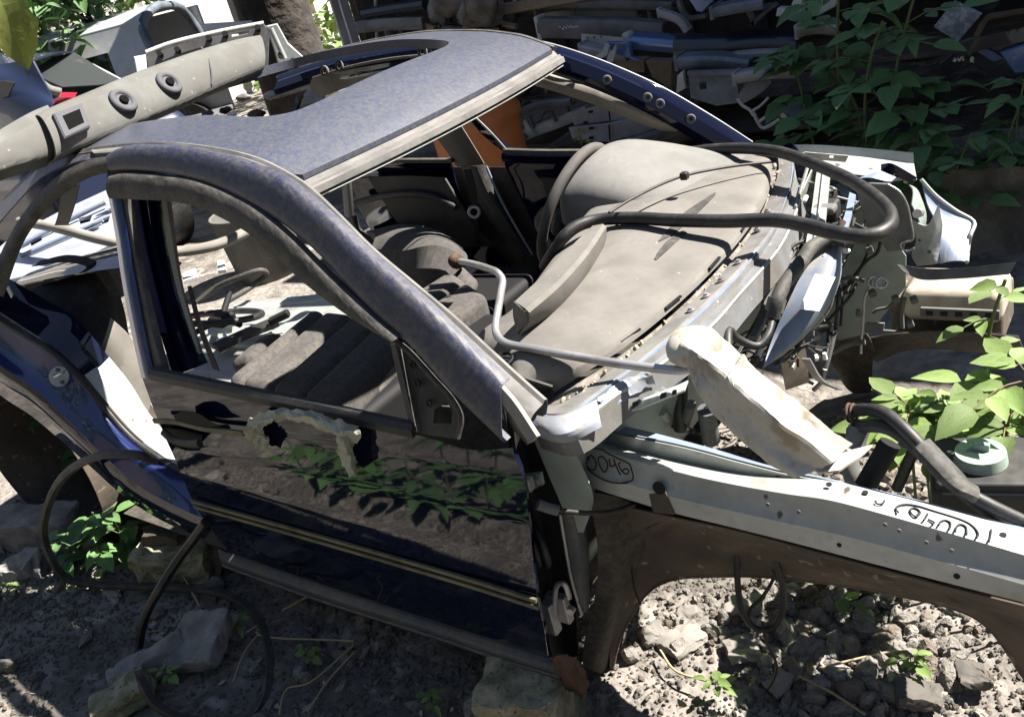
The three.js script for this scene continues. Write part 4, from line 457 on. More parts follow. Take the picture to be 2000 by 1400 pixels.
cp('far_corner_panel', loft([[[-0.019,0.864,-0.56],[0.014,0.821,-0.56],[0.062,0.778,-0.56],[0.103,0.749,-0.56]], [[0.0,0.808,-0.53],[0.034,0.772,-0.53],[0.07,0.751,-0.53],[0.099,0.734,-0.53]], [[0.032,0.772,-0.48],[0.056,0.751,-0.48],[0.081,0.732,-0.48],[0.105,0.721,-0.48]], [[0.052,0.692,-0.42],[0.066,0.697,-0.42],[0.09,0.7,-0.42],[0.113,0.698,-0.42]]], 0.003, { n: 24, m: 5 }), M.silverBlue);
cp('corner_edge', tube([...[[-0.018,0.869,-0.555],[0.015,0.825,-0.555],[0.063,0.781,-0.555],[0.105,0.75,-0.555]], ...[[0.107,0.735,-0.5],[0.102,0.707,-0.5]], [0.113,0.698,-0.42]], 0.005, { n: 30 }), M.silver);
cp('far_bracket', loft([[[-0.038,0.717,-0.36],[0.02,0.708,-0.36],[0.09,0.708,-0.36],[0.23,0.727,-0.36]], [[-0.021,0.702,-0.35],[0.015,0.682,-0.35],[0.092,0.684,-0.35],[0.217,0.7,-0.35]]], 0.003, { n: 20, m: 2 }), M.flange);
cp('heat_shield', plate([[-0.137,0.91,-0.4],[-0.102,0.919,-0.4],[-0.059,0.915,-0.4],[-0.032,0.896,-0.4],[-0.017,0.863,-0.4],[-0.009,0.819,-0.4],[-0.009,0.767,-0.4],[-0.029,0.756,-0.4],[-0.032,0.739,-0.4],[-0.068,0.735,-0.4],[-0.083,0.764,-0.4],[-0.11,0.785,-0.4]], [], 0.003, 0.002), M.flange);
cp('shield_rim', tube([[-0.056,0.919,-0.39],[-0.03,0.899,-0.39],[-0.014,0.867,-0.39],[-0.007,0.823,-0.39],[-0.005,0.771,-0.39],[-0.031,0.763,-0.39],[-0.034,0.751,-0.39],[-0.02,0.74,-0.39],[-0.002,0.749,-0.39]], 0.003, { n: 40, seg: 5 }), M.metal);
{ const b = cp('far_inner_rail', loft([[[-0.195,0.38,-0.569],[-0.099,0.42,-0.539],[0.029,0.42,-0.571],[0.207,0.42,-0.564]], [[-0.188,0.32,-0.584],[-0.101,0.36,-0.594],[0.017,0.36,-0.62],[0.214,0.36,-0.603]], [[-0.199,0.24,-0.677],[-0.104,0.3,-0.655],[0.003,0.3,-0.681],[0.22,0.3,-0.654]]], 0.004, { n: 30, m: 4 }), M.darkMud);
  part(b, 'rail_foot', loft([[[-0.259,0.4,-0.539],[-0.183,0.42,-0.534],[-0.161,0.36,-0.548]], [[-0.311,0.28,-0.605],[-0.244,0.28,-0.615],[-0.199,0.26,-0.642]], [[-0.324,0.16,-0.698],[-0.28,0.12,-0.676],[-0.224,0.12,-0.687]]], 0.003, { n: 14, m: 4 }), M.darkMud); }
// engine bay bits
cp('bay_box', [rbox(0.30, 0.14, 0.2, 0.02, [0.006,0.4,-0.75]), ], M.mud);
{ const c0 = V([0.032,0.47,-0.695]); const bx = cp('engine_mount', [rbox(0.26, 0.10, 0.18, 0.03, [c0.x, c0.y, c0.z])], M.tanMetal = mat({ map: mottle([0.36, 0.32, 0.26], [0.24, 0.2, 0.15], 0.35, { p: 8, s: 243 }), roughness: 0.75 }, 3)); part(bx, 'slotted_strip', rbox(0.2, 0.028, 0.012, 0.003, V([0.06,0.47,-0.601]).add(new THREE.Vector3(0, 0, 0.02)).toArray()), M.bumper); for (let i = 0; i < 5; i++) part(bx, 'slot', rbox(0.018, 0.012, 0.004, 0.001, V([0.06,0.47,-0.601]).add(new THREE.Vector3(-0.075 + i * 0.0375, 0, 0.0275)).toArray()), M.black); }  // black blocks on the strip stand for open slots
cp('cross_brace', sweep([[-0.33,0.86,-0.76],[-0.251,0.9,-0.496],[-0.182,0.9,-0.242],[-0.135,0.9,-0.057]], [[-0.018, -0.004], [0.018, -0.004], [0.018, 0.004], [0.004, 0.004], [0, 0.012], [-0.004, 0.004], [-0.018, 0.004]], [0, 1, 0], { n: 16 }), M.silver);
cp('bonnet_stay', rod([-0.309,0.93,-0.573], [-0.238,0.92,-0.245], 0.005), M.metal);
cp('wiper_motor', cyl(0.05, 0.055, 0.06, 18, [-0.272,0.83,-0.509]), M.blackPlastic); cp('motor_housing', rbox(0.07, 0.05, 0.05, 0.01, [-0.203,0.87,-0.351]), M.blackPlastic);
cp('motor_cover', rbox(0.06, 0.02, 0.04, 0.008, [-0.186,0.895,-0.294]), M.bumper);
cp('bay_bracket', loft([[[-0.185,0.86,-0.501],[-0.151,0.86,-0.339],[-0.14,0.86,-0.256]], [[-0.163,0.86,-0.481],[-0.131,0.86,-0.321],[-0.118,0.86,-0.246]]], 0.008, { n: 10, m: 1 }), M.silverBlue);
{ const v = cp('scuttle_shield', loft([[[-0.119,0.9,-0.043],[-0.13,0.88,0.038],[-0.143,0.84,0.112],[-0.164,0.78,0.169],[-0.167,0.74,0.236]], [[-0.078,0.9,-0.058],[-0.069,0.88,0.035],[-0.078,0.84,0.105],[-0.108,0.78,0.15],[-0.15,0.74,0.187]], [[-0.085,0.86,-0.091],[-0.066,0.84,-0.011],[-0.076,0.8,0.05],[-0.109,0.76,0.1],[-0.157,0.72,0.141]]], 0.003, { n: 30, m: 5 }), M.silverBlue);
  part(v, 'paper_label', plate([[-0.085,0.9,0.094],[-0.046,0.888,0.076],[-0.063,0.842,0.152],[-0.094,0.86,0.176]], [], 0.0015), M.white); }
cp('heater_hose', tube([[-0.047,0.92,-0.035],[-0.087,0.92,-0.054],[-0.119,0.92,-0.011],[-0.117,0.92,0.097],[-0.132,0.9,0.158],[-0.136,0.88,0.191],[-0.143,0.85,0.204]], 0.016, { n: 40, seg: 10 }), M.rubberDusty);
cp('hose_fitting', tube([[-0.137,0.885,0.182],[-0.143,0.86,0.195]], 0.02, { n: 6, seg: 12 }), M.bumper);
cp('metal_pipe', tube([[-0.143,0.85,0.204],[-0.141,0.83,0.247],[-0.154,0.82,0.276],[-0.185,0.85,0.302],[-0.188,0.88,0.325],[-0.17,0.86,0.383]], 0.009, { n: 40 }), M.rubber);
cp('corrugated_shield', (() => { const a = V([-0.237,0.62,-0.038]), b = V([-0.231,0.5,-0.118]); const rows = []; for (let i = 0; i <= 40; i++) { const r = []; for (let j = 0; j <= 12; j++) { const p = V([-0.252,0.62,-0.062]).lerp(V([-0.278,0.45,-0.141]), i / 40); const q = V([-0.211,0.62,-0.135]).lerp(V([-0.232,0.45,-0.19]), i / 40); p.lerp(q, j / 12); p.y += 0.004 * Math.sin(i * 2.2); r.push(p); } rows.push(r); } return sheet(rows, 0.003); })(), M.tanMetal);
{ const ar = cp('slotted_arm', plate([[-0.297,0.87,0.65],[-0.257,0.885,0.615],[-0.192,0.885,0.552],[-0.182,0.885,0.539],[-0.176,0.885,0.57],[-0.238,0.885,0.633],[-0.278,0.87,0.654]], [], 0.004), M.silver); for (const h of [[[-0.211,0.89,0.596],[-0.204,0.89,0.589],[-0.202,0.89,0.601],[-0.208,0.89,0.608]], [[-0.194,0.89,0.581],[-0.188,0.89,0.577],[-0.186,0.89,0.585],[-0.192,0.89,0.59]], [[-0.251,0.89,0.635],[-0.243,0.89,0.628],[-0.241,0.89,0.636],[-0.248,0.89,0.643]]]) part(ar, 'slot', plate(h, [], 0.006), M.black); }  // black plates stand for the dark of the slots in the arm
cp('crumpled_duct', loft([[[-0.309,0.9,0.676],[-0.294,0.9,0.623],[-0.269,0.9,0.586],[-0.248,0.9,0.563]], [[-0.288,0.925,0.694],[-0.276,0.925,0.637],[-0.251,0.925,0.601],[-0.231,0.925,0.584]], [[-0.273,0.9,0.682],[-0.258,0.9,0.64],[-0.244,0.9,0.604],[-0.234,0.9,0.574]]], 0.003, { n: 20, m: 4, f: (p, u, v) => { p.y += 0.01 * (fbm(u * 5 + 3, v * 9 + 3, 64, 12, 3) - 0.5); } }), M.silverBlue);
// small pipes, wires and connectors at the far wheel house
for (const [l, r, m] of [[[[-0.137,0.602,-0.46],[-0.153,0.57,-0.46],[-0.159,0.522,-0.46],[-0.168,0.457,-0.46],[-0.176,0.39,-0.46]], 0.004, M.metal], [[[-0.07,0.571,-0.45],[-0.091,0.547,-0.45],[-0.118,0.538,-0.45],[-0.131,0.529,-0.45]], 0.005, M.bumper], [[[-0.217,0.632,-0.44],[-0.177,0.638,-0.44],[-0.144,0.627,-0.44]], 0.006, M.bumper], [[[-0.207,0.619,-0.42],[-0.222,0.523,-0.42],[-0.229,0.474,-0.42]], 0.005, M.rubber], [[[-0.222,0.489,-0.4],[-0.242,0.418,-0.4],[-0.261,0.357,-0.4]], 0.006, M.white], [[[-0.264,0.509,-0.38],[-0.267,0.427,-0.38],[-0.267,0.351,-0.38]], 0.009, M.bumper], [[[-0.246,0.39,-0.36],[-0.259,0.347,-0.36],[-0.285,0.315,-0.36]], 0.007, M.metal], [[[-0.044,0.582,-0.44],[-0.053,0.538,-0.44],[-0.054,0.491,-0.44]], 0.006, M.bumper], [[[-0.118,0.351,-0.35],[-0.084,0.322,-0.35],[-0.062,0.292,-0.35]], 0.006, M.bumper], [[[-0.245,0.407,-0.42],[-0.192,0.441,-0.42],[-0.15,0.451,-0.42]], 0.008, M.flange], [[[-0.341,0.332,-0.4],[-0.298,0.31,-0.4]], 0.005, M.bumper]]) cp('bay_cable', tube(l, r, { n: l.length * 5, seg: 7 }), m);
for (const p of [[-0.118,0.632,-0.43],[-0.098,0.63,-0.43]]) cp('cable_ring', ring(p, [0.5, 0.3, 1], 0.014, 0.004, 16), M.metal);
for (const p of [[-0.123,0.598,-0.43],[-0.064,0.583,-0.43],[-0.018,0.583,-0.43],[-0.031,0.511,-0.43],[-0.122,0.722,-0.43]]) cp('cable_plug', rbox(0.018, 0.02, 0.018, 0.004, p, [0.3, 0.4, 0.2]), M.bumper);
cp('bay_ledge', plate([[-0.149,0.506,-0.43],[-0.097,0.507,-0.43],[-0.101,0.486,-0.43],[-0.056,0.484,-0.43],[-0.151,0.474,-0.43]], [], 0.006), M.bumper);
// dry leaves and dirt caught along the cowl and in the bay
{ seed = 60; const g = []; const ln = new THREE.CatmullRomCurve3([[-0.342,0.9,0.697],[-0.313,0.9,0.588],[-0.294,0.9,0.398],[-0.276,0.9,0.116],[-0.313,0.9,-0.247],[-0.394,0.9,-0.593]].map(V)), l2 = new THREE.CatmullRomCurve3([[-0.265,0.82,0.257],[-0.241,0.82,0.107],[-0.236,0.82,-0.115],[-0.27,0.82,-0.37],[-0.198,0.82,-0.27]].map(V)); for (let i = 0; i < 420; i++) { const c = (i % 3 ? ln : l2).getPoint(rnd()), s = 0.003 + 0.006 * rnd() * rnd(); g.push(blob([s * 1.8, s * 0.6, s], 0.5, 2, i % 7, 0).applyMatrix4(M4([c.x + rr(-0.02, 0.02), c.y + rr(-0.004, 0.018), c.z + rr(-0.02, 0.02)], [rr(0, 3), rr(0, 3), rr(0, 3)]))); } const o = cp('leaf_litter', g, mat({ map: mottle([0.25, 0.17, 0.09], [0.36, 0.31, 0.23], 0.5, { p: 9, s: 483 }), roughness: 1 }, 9)); o.userData.kind = 'stuff'; }
{ const pts = [(i) => 0]; for (const [a, b, r, m] of [[[-0.324,0.75,0.314], [-0.336,0.62,0.334], 0.016, M.rubber], [[-0.277,0.72,0.374], [-0.35,0.6,0.296], 0.012, M.silverGreenDark], [[-0.252,0.7,0.357], [-0.267,0.6,0.33], 0.02, M.silverGreenDark], [[-0.334,0.72,0.407], [-0.36,0.66,0.349], 0.014, M.metal]]) cp('bay_pipe', rod(a, b, r), m); }
cp('ribbed_tray', (() => { const g = []; for (let i = 0; i < 9; i++) g.push(rod([-0.417,0.62,0.313], [-0.317,0.62,0.334], 0.004, 6).translate(0.006 * i, -0.01 * i, -0.012 * i)); return g; })(), M.blackPlastic);

// loose looms, clips and fasteners crowding the bay
{ seed = 818; const pts = [[-0.199,0.8,0.163],[-0.15,0.82,0.097],[-0.166,0.86,-0.031],[-0.149,0.88,-0.132],[-0.271,0.87,-0.389],[-0.17,0.84,-0.354],[-0.237,0.6,-0.777],[-0.206,0.6,-0.459],[-0.206,0.55,-0.31],[-0.211,0.6,-0.052],[-0.235,0.7,0.13],[-0.222,0.8,0.283],[-0.137,0.82,-0.508],[-0.145,0.84,-0.646],[-0.311,0.88,-0.556],[-0.185,0.72,0.061]].map(V);
  for (let i = 0; i < 70; i++) { const a = pts[Math.floor(rnd() * pts.length)], b = pts[Math.floor(rnd() * pts.length)]; if (a === b || a.distanceTo(b) > 0.7) continue; const q = (t) => a.clone().lerp(b, t).add(new THREE.Vector3(rr(-0.05, 0.05), rr(-0.06, 0.03), rr(-0.05, 0.05))); cp('bay_wire', tube([a.clone().add(V([rr(-0.03, 0.03), 0, rr(-0.03, 0.03)])), q(0.3), q(0.6), b.clone().add(V([rr(-0.03, 0.03), 0, rr(-0.03, 0.03)]))], rr(0.0016, 0.005), { n: 20, seg: 5 }), [M.rubber, M.rubber, M.rubberDusty, M.metal][i % 4]); }
  for (let i = 0; i < 80; i++) { const a = pts[Math.floor(rnd() * pts.length)].clone().add(V([rr(-0.07, 0.07), rr(-0.05, 0.03), rr(-0.07, 0.07)])); cp('bay_fastener', rnd() < 0.5 ? rbox(rr(0.008, 0.03), rr(0.006, 0.018), rr(0.008, 0.02), 0.002, a, [rr(0, 3), rr(0, 3), rr(0, 3)]) : cyl(rr(0.004, 0.009), rr(0.004, 0.011), rr(0.008, 0.026), 8, a, [rr(0, 3), rr(0, 3), 0]), [M.metal, M.bumper, M.white, M.rust, M.silver][i % 5]); }
  for (const [l, w, h, m] of [[[[-0.414,0.86,-0.705],[-0.295,0.86,-0.416],[-0.24,0.86,-0.177]], 0.022, 0.006, M.silver], [[[-0.176,0.86,0.078],[-0.189,0.82,0.151],[-0.192,0.8,0.21]], 0.02, 0.012, M.flange], [[[-0.146,0.84,0.034],[-0.175,0.78,0.072],[-0.196,0.74,0.124]], 0.012, 0.02, M.rubberDusty], [[[-0.257,0.83,-0.644],[-0.193,0.8,-0.561],[-0.169,0.74,-0.56]], 0.02, 0.006, M.silverBlue], [[[-0.236,0.85,-0.298],[-0.173,0.85,-0.201],[-0.115,0.85,-0.171]], 0.016, 0.008, M.metal], [[[-0.181,0.6,-0.056],[-0.181,0.5,-0.127],[-0.172,0.4,-0.245]], 0.02, 0.005, M.metal]]) cp('bay_strip', sweep(l, rect(w, h), [0, 1, 0], { n: 10 }), m); }

// ---------- far side of the body ----------
{
  const d = cp('far_front_door', loft([[[-1.507,0.947,-0.774],[-1.333,0.931,-0.78],[-1.127,0.918,-0.786],[-0.916,0.901,-0.793],[-0.691,0.866,-0.808]], [[-1.533,0.918,-0.806],[-1.364,0.898,-0.814],[-1.155,0.881,-0.821],[-0.942,0.86,-0.83],[-0.713,0.822,-0.846]], [[-1.523,0.838,-0.82],[-1.37,0.802,-0.82],[-1.178,0.776,-0.82],[-0.956,0.76,-0.82],[-0.716,0.726,-0.82]], [[-1.471,0.641,-0.82],[-1.382,0.578,-0.82],[-1.232,0.537,-0.82],[-1.001,0.52,-0.82],[-0.746,0.523,-0.82]], [[-1.442,0.523,-0.8],[-1.371,0.481,-0.8],[-1.243,0.441,-0.8],[-1.012,0.407,-0.8],[-0.753,0.416,-0.8]]], 0.01, { n: 30, m: 4 }), M.paint);
  part(d, 'belt_seal', sweep([[-1.482,0.959,-0.759],[-1.321,0.943,-0.765],[-1.116,0.93,-0.771],[-0.907,0.912,-0.778],[-0.648,0.88,-0.792]], rect(0.02, 0.014), [0, 1, 0], { n: 10 }), M.rubberDusty);
  part(d, 'rear_sash', loft([[[-1.639,1.183,-0.695],[-1.604,1.103,-0.728],[-1.557,1.006,-0.769],[-1.507,0.93,-0.801]], [[-1.589,1.186,-0.683],[-1.553,1.114,-0.713],[-1.515,1.024,-0.751],[-1.471,0.941,-0.786]]], 0.012, { n: 16, m: 2 }), M.paint);
  part(d, 'sash_edge', tube([[-1.573,1.189,-0.667],[-1.537,1.118,-0.697],[-1.498,1.031,-0.733],[-1.473,0.951,-0.767]], 0.004, { n: 16 }), M.silver);
  part(d, 'door_card', loft([[[-1.349,0.85,-0.77],[-1.159,0.829,-0.77],[-0.904,0.805,-0.77]], [[-1.334,0.665,-0.76],[-1.179,0.625,-0.76],[-0.936,0.605,-0.76]]], 0.01, { n: 12, m: 3 }), M.blackPlastic);
  part(d, 'pull_pocket', rbox(0.2, 0.05, 0.05, 0.02, [-1.219,0.77,-0.74]), M.rubber);
}
{
  const d = cp('far_rear_door', loft([[[-2.347,0.976,-0.762],[-2.074,0.949,-0.773],[-1.763,0.93,-0.781]], [[-2.418,0.934,-0.799],[-2.123,0.908,-0.81],[-1.793,0.89,-0.818]], [[-2.392,0.791,-0.82],[-2.102,0.761,-0.82],[-1.788,0.753,-0.82]], [[-2.326,0.575,-0.82],[-2.064,0.553,-0.82],[-1.707,0.555,-0.82]], [[-2.23,0.463,-0.8],[-1.993,0.468,-0.8],[-1.615,0.476,-0.8]]], 0.01, { n: 30, m: 4 }), M.paint);
  part(d, 'belt_seal', sweep([[-2.335,0.971,-0.753],[-2.064,0.95,-0.762],[-1.742,0.931,-0.77]], rect(0.02, 0.014), [0, 1, 0], { n: 10 }), M.rubberDusty);
  part(d, 'door_card', loft([[[-2.224,0.881,-0.78],[-1.995,0.878,-0.78],[-1.811,0.864,-0.78]], [[-2.126,0.717,-0.76],[-1.937,0.692,-0.76],[-1.706,0.668,-0.76]], [[-2.084,0.602,-0.76],[-1.922,0.58,-0.76],[-1.632,0.582,-0.76]]], 0.01, { n: 12, m: 4 }), M.blackPlastic);
  part(d, 'arm_rest_edge', tube([[-2.333,0.775,-0.75],[-2.17,0.803,-0.75],[-1.995,0.812,-0.75],[-1.866,0.793,-0.75],[-1.776,0.748,-0.75]], 0.014, { n: 24 }), M.rubber);
  part(d, 'wheel_arch_seal', tube([[-2.411,0.705,-0.8],[-2.41,0.633,-0.8],[-2.315,0.56,-0.8],[-2.19,0.488,-0.8]], 0.016, { n: 20 }), M.rubber);
}
cp('far_pillar_trim', loft([[[-1.768,1.116,-0.703],[-1.765,1.041,-0.734],[-1.757,0.959,-0.769],[-1.752,0.896,-0.795]], [[-1.677,1.145,-0.67],[-1.674,1.064,-0.705],[-1.665,0.979,-0.74],[-1.669,0.905,-0.771]], [[-1.63,1.159,-0.684],[-1.619,1.074,-0.72],[-1.616,0.973,-0.763],[-1.615,0.903,-0.792]]], 0.006, { n: 20, m: 4 }), M.trimGrey = mat({ map: mottle([0.16, 0.15, 0.135], [0.1, 0.094, 0.085], 0.4, { p: 8, s: 253 }), roughness: 0.85 }, 2));
cp('far_centre_pillar', loft([[[-1.713,0.903,-0.77],[-1.687,0.791,-0.77],[-1.62,0.642,-0.77],[-1.556,0.524,-0.77]], [[-1.622,0.91,-0.75],[-1.596,0.796,-0.75],[-1.531,0.65,-0.75],[-1.476,0.545,-0.75]], [[-1.604,0.903,-0.79],[-1.58,0.78,-0.79],[-1.526,0.633,-0.79],[-1.48,0.537,-0.79]]], 0.004, { n: 20, m: 4 }), M.blackPlastic);
cp('far_dark_fill', plate([[-1.79,0.89,-0.815],[-1.509,0.877,-0.815],[-1.411,0.451,-0.815],[-1.799,0.419,-0.815]], [], 0.004), M.blackPlastic);  // black sheet added to fill the dark area below the far belt line
cp('far_pillar_strip', tube([[-1.583,0.903,-0.76],[-1.558,0.785,-0.76],[-1.51,0.646,-0.76],[-1.47,0.547,-0.76]], 0.005, { n: 20 }), M.silverBlue);
{ const b = cp('belt_buckle', ring([-1.647,0.747,-0.7], [0.5, 0.2, 1], 0.02, 0.007, 16), M.metal); part(b, 'belt_web', loft([[[-1.652,0.914,-0.71],[-1.654,0.834,-0.71],[-1.66,0.762,-0.71]], [[-1.616,0.912,-0.71],[-1.617,0.832,-0.71],[-1.63,0.761,-0.71]]], 0.002, { n: 8, m: 1 }), M.black); part(b, 'belt_web', loft([[[-1.668,0.72,-0.71],[-1.691,0.603,-0.71]], [[-1.648,0.72,-0.71],[-1.665,0.603,-0.71]]], 0.002, { n: 8, m: 1 }), M.black); }
cp('far_rear_pillar_trim', loft([[[-2.162,1.04,-0.6],[-2.191,0.936,-0.6],[-2.242,0.784,-0.6]], [[-2.118,1.044,-0.58],[-2.141,0.941,-0.58],[-2.195,0.781,-0.58]], [[-2.11,1.026,-0.6],[-2.134,0.934,-0.6],[-2.183,0.783,-0.6]]], 0.006, { n: 10, m: 3 }), M.trim);
cp('far_roof_rail_inner', loft([[[-2.12,1.346,-0.56],[-1.922,1.366,-0.56],[-1.718,1.372,-0.56],[-1.534,1.365,-0.56],[-1.404,1.357,-0.56]], [[-2.16,1.309,-0.57],[-1.947,1.33,-0.57],[-1.74,1.34,-0.57],[-1.552,1.337,-0.57],[-1.419,1.336,-0.57]], [[-2.159,1.261,-0.6],[-1.966,1.291,-0.6],[-1.754,1.307,-0.6],[-1.561,1.313,-0.6],[-1.437,1.317,-0.6]]], 0.003, { n: 24, m: 3 }), M.trimGrey);
for (const p of [[-2.043,1.359,-0.555],[-1.963,1.369,-0.555],[-1.561,1.373,-0.555]]) cp('rail_grommet', ring(p, [0, 0.3, 1], 0.016, 0.006, 14), M.flange);
cp('steering_wheel', [(() => { const c = V([-0.925, 0.905, -0.31]); const g = new THREE.TorusGeometry(0.187, 0.0155, 14, 64); g.applyMatrix4(new THREE.Matrix4().makeRotationY(Math.PI / 2)); g.applyMatrix4(new THREE.Matrix4().makeRotationZ(-0.42)); g.translate(c.x, c.y, c.z); return g; })()], M.dashGrey2 = mat({ map: mottle([0.085, 0.079, 0.072], [0.06, 0.056, 0.052], 0.4, { p: 9, s: 263 }), roughness: 0.85 }, 3));
cp('steering_column', cyl(0.05, 0.06, 0.3, 16, [-0.79, 0.85, -0.31], [0, 0, 1.15]), M.blackPlastic); cp('wheel_hub', rbox(0.05, 0.08, 0.26, 0.02, [-0.915, 0.90, -0.31], [0, 0, -0.42]), M.blackPlastic);

// ---------- seats ----------
{
  const fab = M.fabric, S = thing('reclined_front_seat', 'dark quilted cloth car seat folded flat behind the open near door window', 'car seat', [-1.7, 0.3, 0.3]);
  // padded slabs laid side by side on a slanting plane: corner, along, across
  const pads = (T, name, A, Bv, D, cuts, th, m, rim) => { const a = V(A), u = V(Bv).sub(a), w = V(D).sub(a), nn = w.clone().cross(u).normalize(); if (nn.y < 0) nn.negate(); const L = u.length(), W = w.length(), ux = u.clone().normalize(), wz = ux.clone().cross(nn).normalize(); if (w.dot(wz) < 0) { ux.negate(); wz.negate(); } const wd = Math.abs(w.dot(wz)); const sk = w.dot(ux) / wd;
    for (let i = 0; i < cuts.length - 1; i++) { const l = (cuts[i + 1] - cuts[i]) * L, g = new RoundedBoxGeometry(l - 0.004, th, wd, 5, Math.min(0.035, th * 0.45)), p = g.attributes.position; for (let k = 0; k < p.count; k++) { const x = p.getX(k), y = p.getY(k), z = p.getZ(k); p.setXYZ(k, x + sk * z, y + (y > 0 ? 0.014 * Math.cos(x / l * 3) * Math.cos(z / wd * 3) + 0.006 * (fbm(x * 14 + 9 + i, z * 14 + 9, 256, 71, 3) - 0.5) : 0), z); } g.computeVertexNormals();
      g.applyMatrix4(new THREE.Matrix4().makeBasis(ux, nn, wz).setPosition(a.clone().addScaledVector(u, (cuts[i] + cuts[i + 1]) / 2).addScaledVector(w, 0.5).addScaledVector(nn, -th / 2))); part(T, name, g, m); } };
  pads(S, 'seat_pad', [-1.925,0.62,0.392], [-1.367,0.62,0.43], [-2.02,0.62,-0.112], [0, 0.14, 0.42, 0.7, 1], 0.11, fab);
  pads(S, 'side_bolster', [-1.435,0.58,0.384], [-1.378,0.56,0.369], [-1.491,0.58,-0.014], [0, 1], 0.14, M.fabricLight);
  part(S, 'head_restraint', rbox(0.12, 0.10, 0.22, 0.04, [-2.12, 0.52, 0.1], [0, 0.2, 0.2]), fab);
  part(S, 'seat_frame', rbox(0.5, 0.16, 0.38, 0.03, [-1.62, 0.45, 0.28]), M.black);
  const T = thing('seat_cushion', 'brownish cloth seat cushion with stitched seams lying between pillar and dashboard', 'seat cushion', [-1.3, 0.3, -0.1]);
  pads(T, 'cushion_pad', [-1.649,0.62,-0.249], [-1.344,0.62,-0.063], [-1.626,0.62,-0.464], [0, 0.45, 1], 0.14, M.fabric);
  pads(T, 'cushion_pad', [-1.62,0.62,-0.469], [-1.465,0.58,-0.383], [-1.685,0.58,-0.589], [0, 1], 0.12, M.fabric);
  part(T, 'cushion_base', rbox(0.3, 0.22, 0.3, 0.03, [-1.34, 0.45, -0.12]), M.black);
  const H = thing('driver_seat', 'black cloth driver seat in the shade behind the steering wheel', 'car seat', [-1.5, 0.3, -0.42]);
  part(H, 'cushion', loft([[[-2.33,0.56,-0.799],[-2.062,0.62,-0.708],[-1.825,0.62,-0.62],[-1.708,0.58,-0.569]], [[-2.049,0.6,-0.584],[-1.85,0.63,-0.525],[-1.671,0.63,-0.463],[-1.614,0.58,-0.462]], [[-2.137,0.5,-0.673],[-1.96,0.5,-0.633],[-1.82,0.5,-0.594],[-1.68,0.5,-0.513]]], 0.08, { n: 30, m: 8 }), M.fabricDark = mat({ map: mottle([0.045, 0.041, 0.039], [0.065, 0.06, 0.056], 0.4, { p: 10, s: 273 }), roughness: 1 }, 3));
  part(H, 'cushion_base', rbox(0.3, 0.24, 0.4, 0.03, [-1.5, 0.43, -0.45]), M.black);
}
// loose panel standing on the dashboard
{
  const P0 = thing('glovebox_lid', 'loose grey plastic lid standing on edge across the dashboard top', 'plastic panel', [-0.66, 0.96, 0.2]);
  const tb = [[-0.55,1.03,0.526],[-0.557,1.03,0.421],[-0.576,1.03,0.268],[-0.589,1.03,0.126]], tf = [[-0.498,1.03,0.562],[-0.497,1.03,0.454],[-0.517,1.03,0.3],[-0.559,1.03,0.126]], mf = [[-0.509,1.0,0.554],[-0.501,1.0,0.454],[-0.521,1.0,0.294],[-0.566,1.0,0.123]], bf = [[-0.542,0.968,0.552],[-0.52,0.968,0.457],[-0.533,0.968,0.31],[-0.575,0.968,0.141]];
  part(P0, 'lid', loft([tb.map((p) => [p[0] - 0.01, p[1] - 0.05, p[2]]), tb.map((p) => [p[0], p[1] - 0.003, p[2]]), tf.map((p) => [p[0] - 0.004, p[1], p[2]]), tf.map((p) => [p[0], p[1] - 0.004, p[2]]), mf, bf], 0.004, { n: 40, m: 4, soft: false, crease: 0.5 }), M.dash);
  part(P0, 'end_rim', loft([[tb[0], tf[0]], [V(tb[0]).add(V([-0.006, -0.03, 0.006])), mf[0]], [V(tb[0]).add(V([0, -0.06, 0.012])), bf[0]]], 0.006, { n: 6, m: 3 }), M.rubberDusty);
  part(P0, 'emblem_mark', tube([[-0.543,1.012,0.477],[-0.541,1.012,0.46],[-0.542,1.012,0.433]].map((p) => [p[0] + 0.004, p[1], p[2] + 0.004]), 0.0025, { n: 10, seg: 5 }), M.trimGrey);
}
// bent pipe with a knob
{
  const p = thing('bent_metal_pipe', 'bent bare metal pipe with a knob end lying over the dashboard corner', 'pipe', [-0.7, 0.93, 0.4]);
  part(p, 'pipe', tube([[-0.845,1.03,0.34],[-0.787,1.03,0.355],[-0.72,1.03,0.38],[-0.687,1.03,0.397],[-0.669,1.02,0.409],[-0.645,1.01,0.454],[-0.608,1.0,0.524],[-0.588,0.985,0.567],[-0.562,0.98,0.594],[-0.536,0.975,0.605],[-0.472,0.97,0.608],[-0.4,0.965,0.611],[-0.284,0.96,0.617],[-0.192,0.955,0.614],[-0.148,0.955,0.612],[-0.129,0.955,0.6],[-0.119,0.95,0.567],[-0.118,0.94,0.538]], 0.0085, { n: 140, seg: 10 }), M.metal);
  part(p, 'knob', blob([0.02, 0.02, 0.02], 0.2, 2, 5).translate(...[-0.853,1.03,0.337]), M.rust);
}
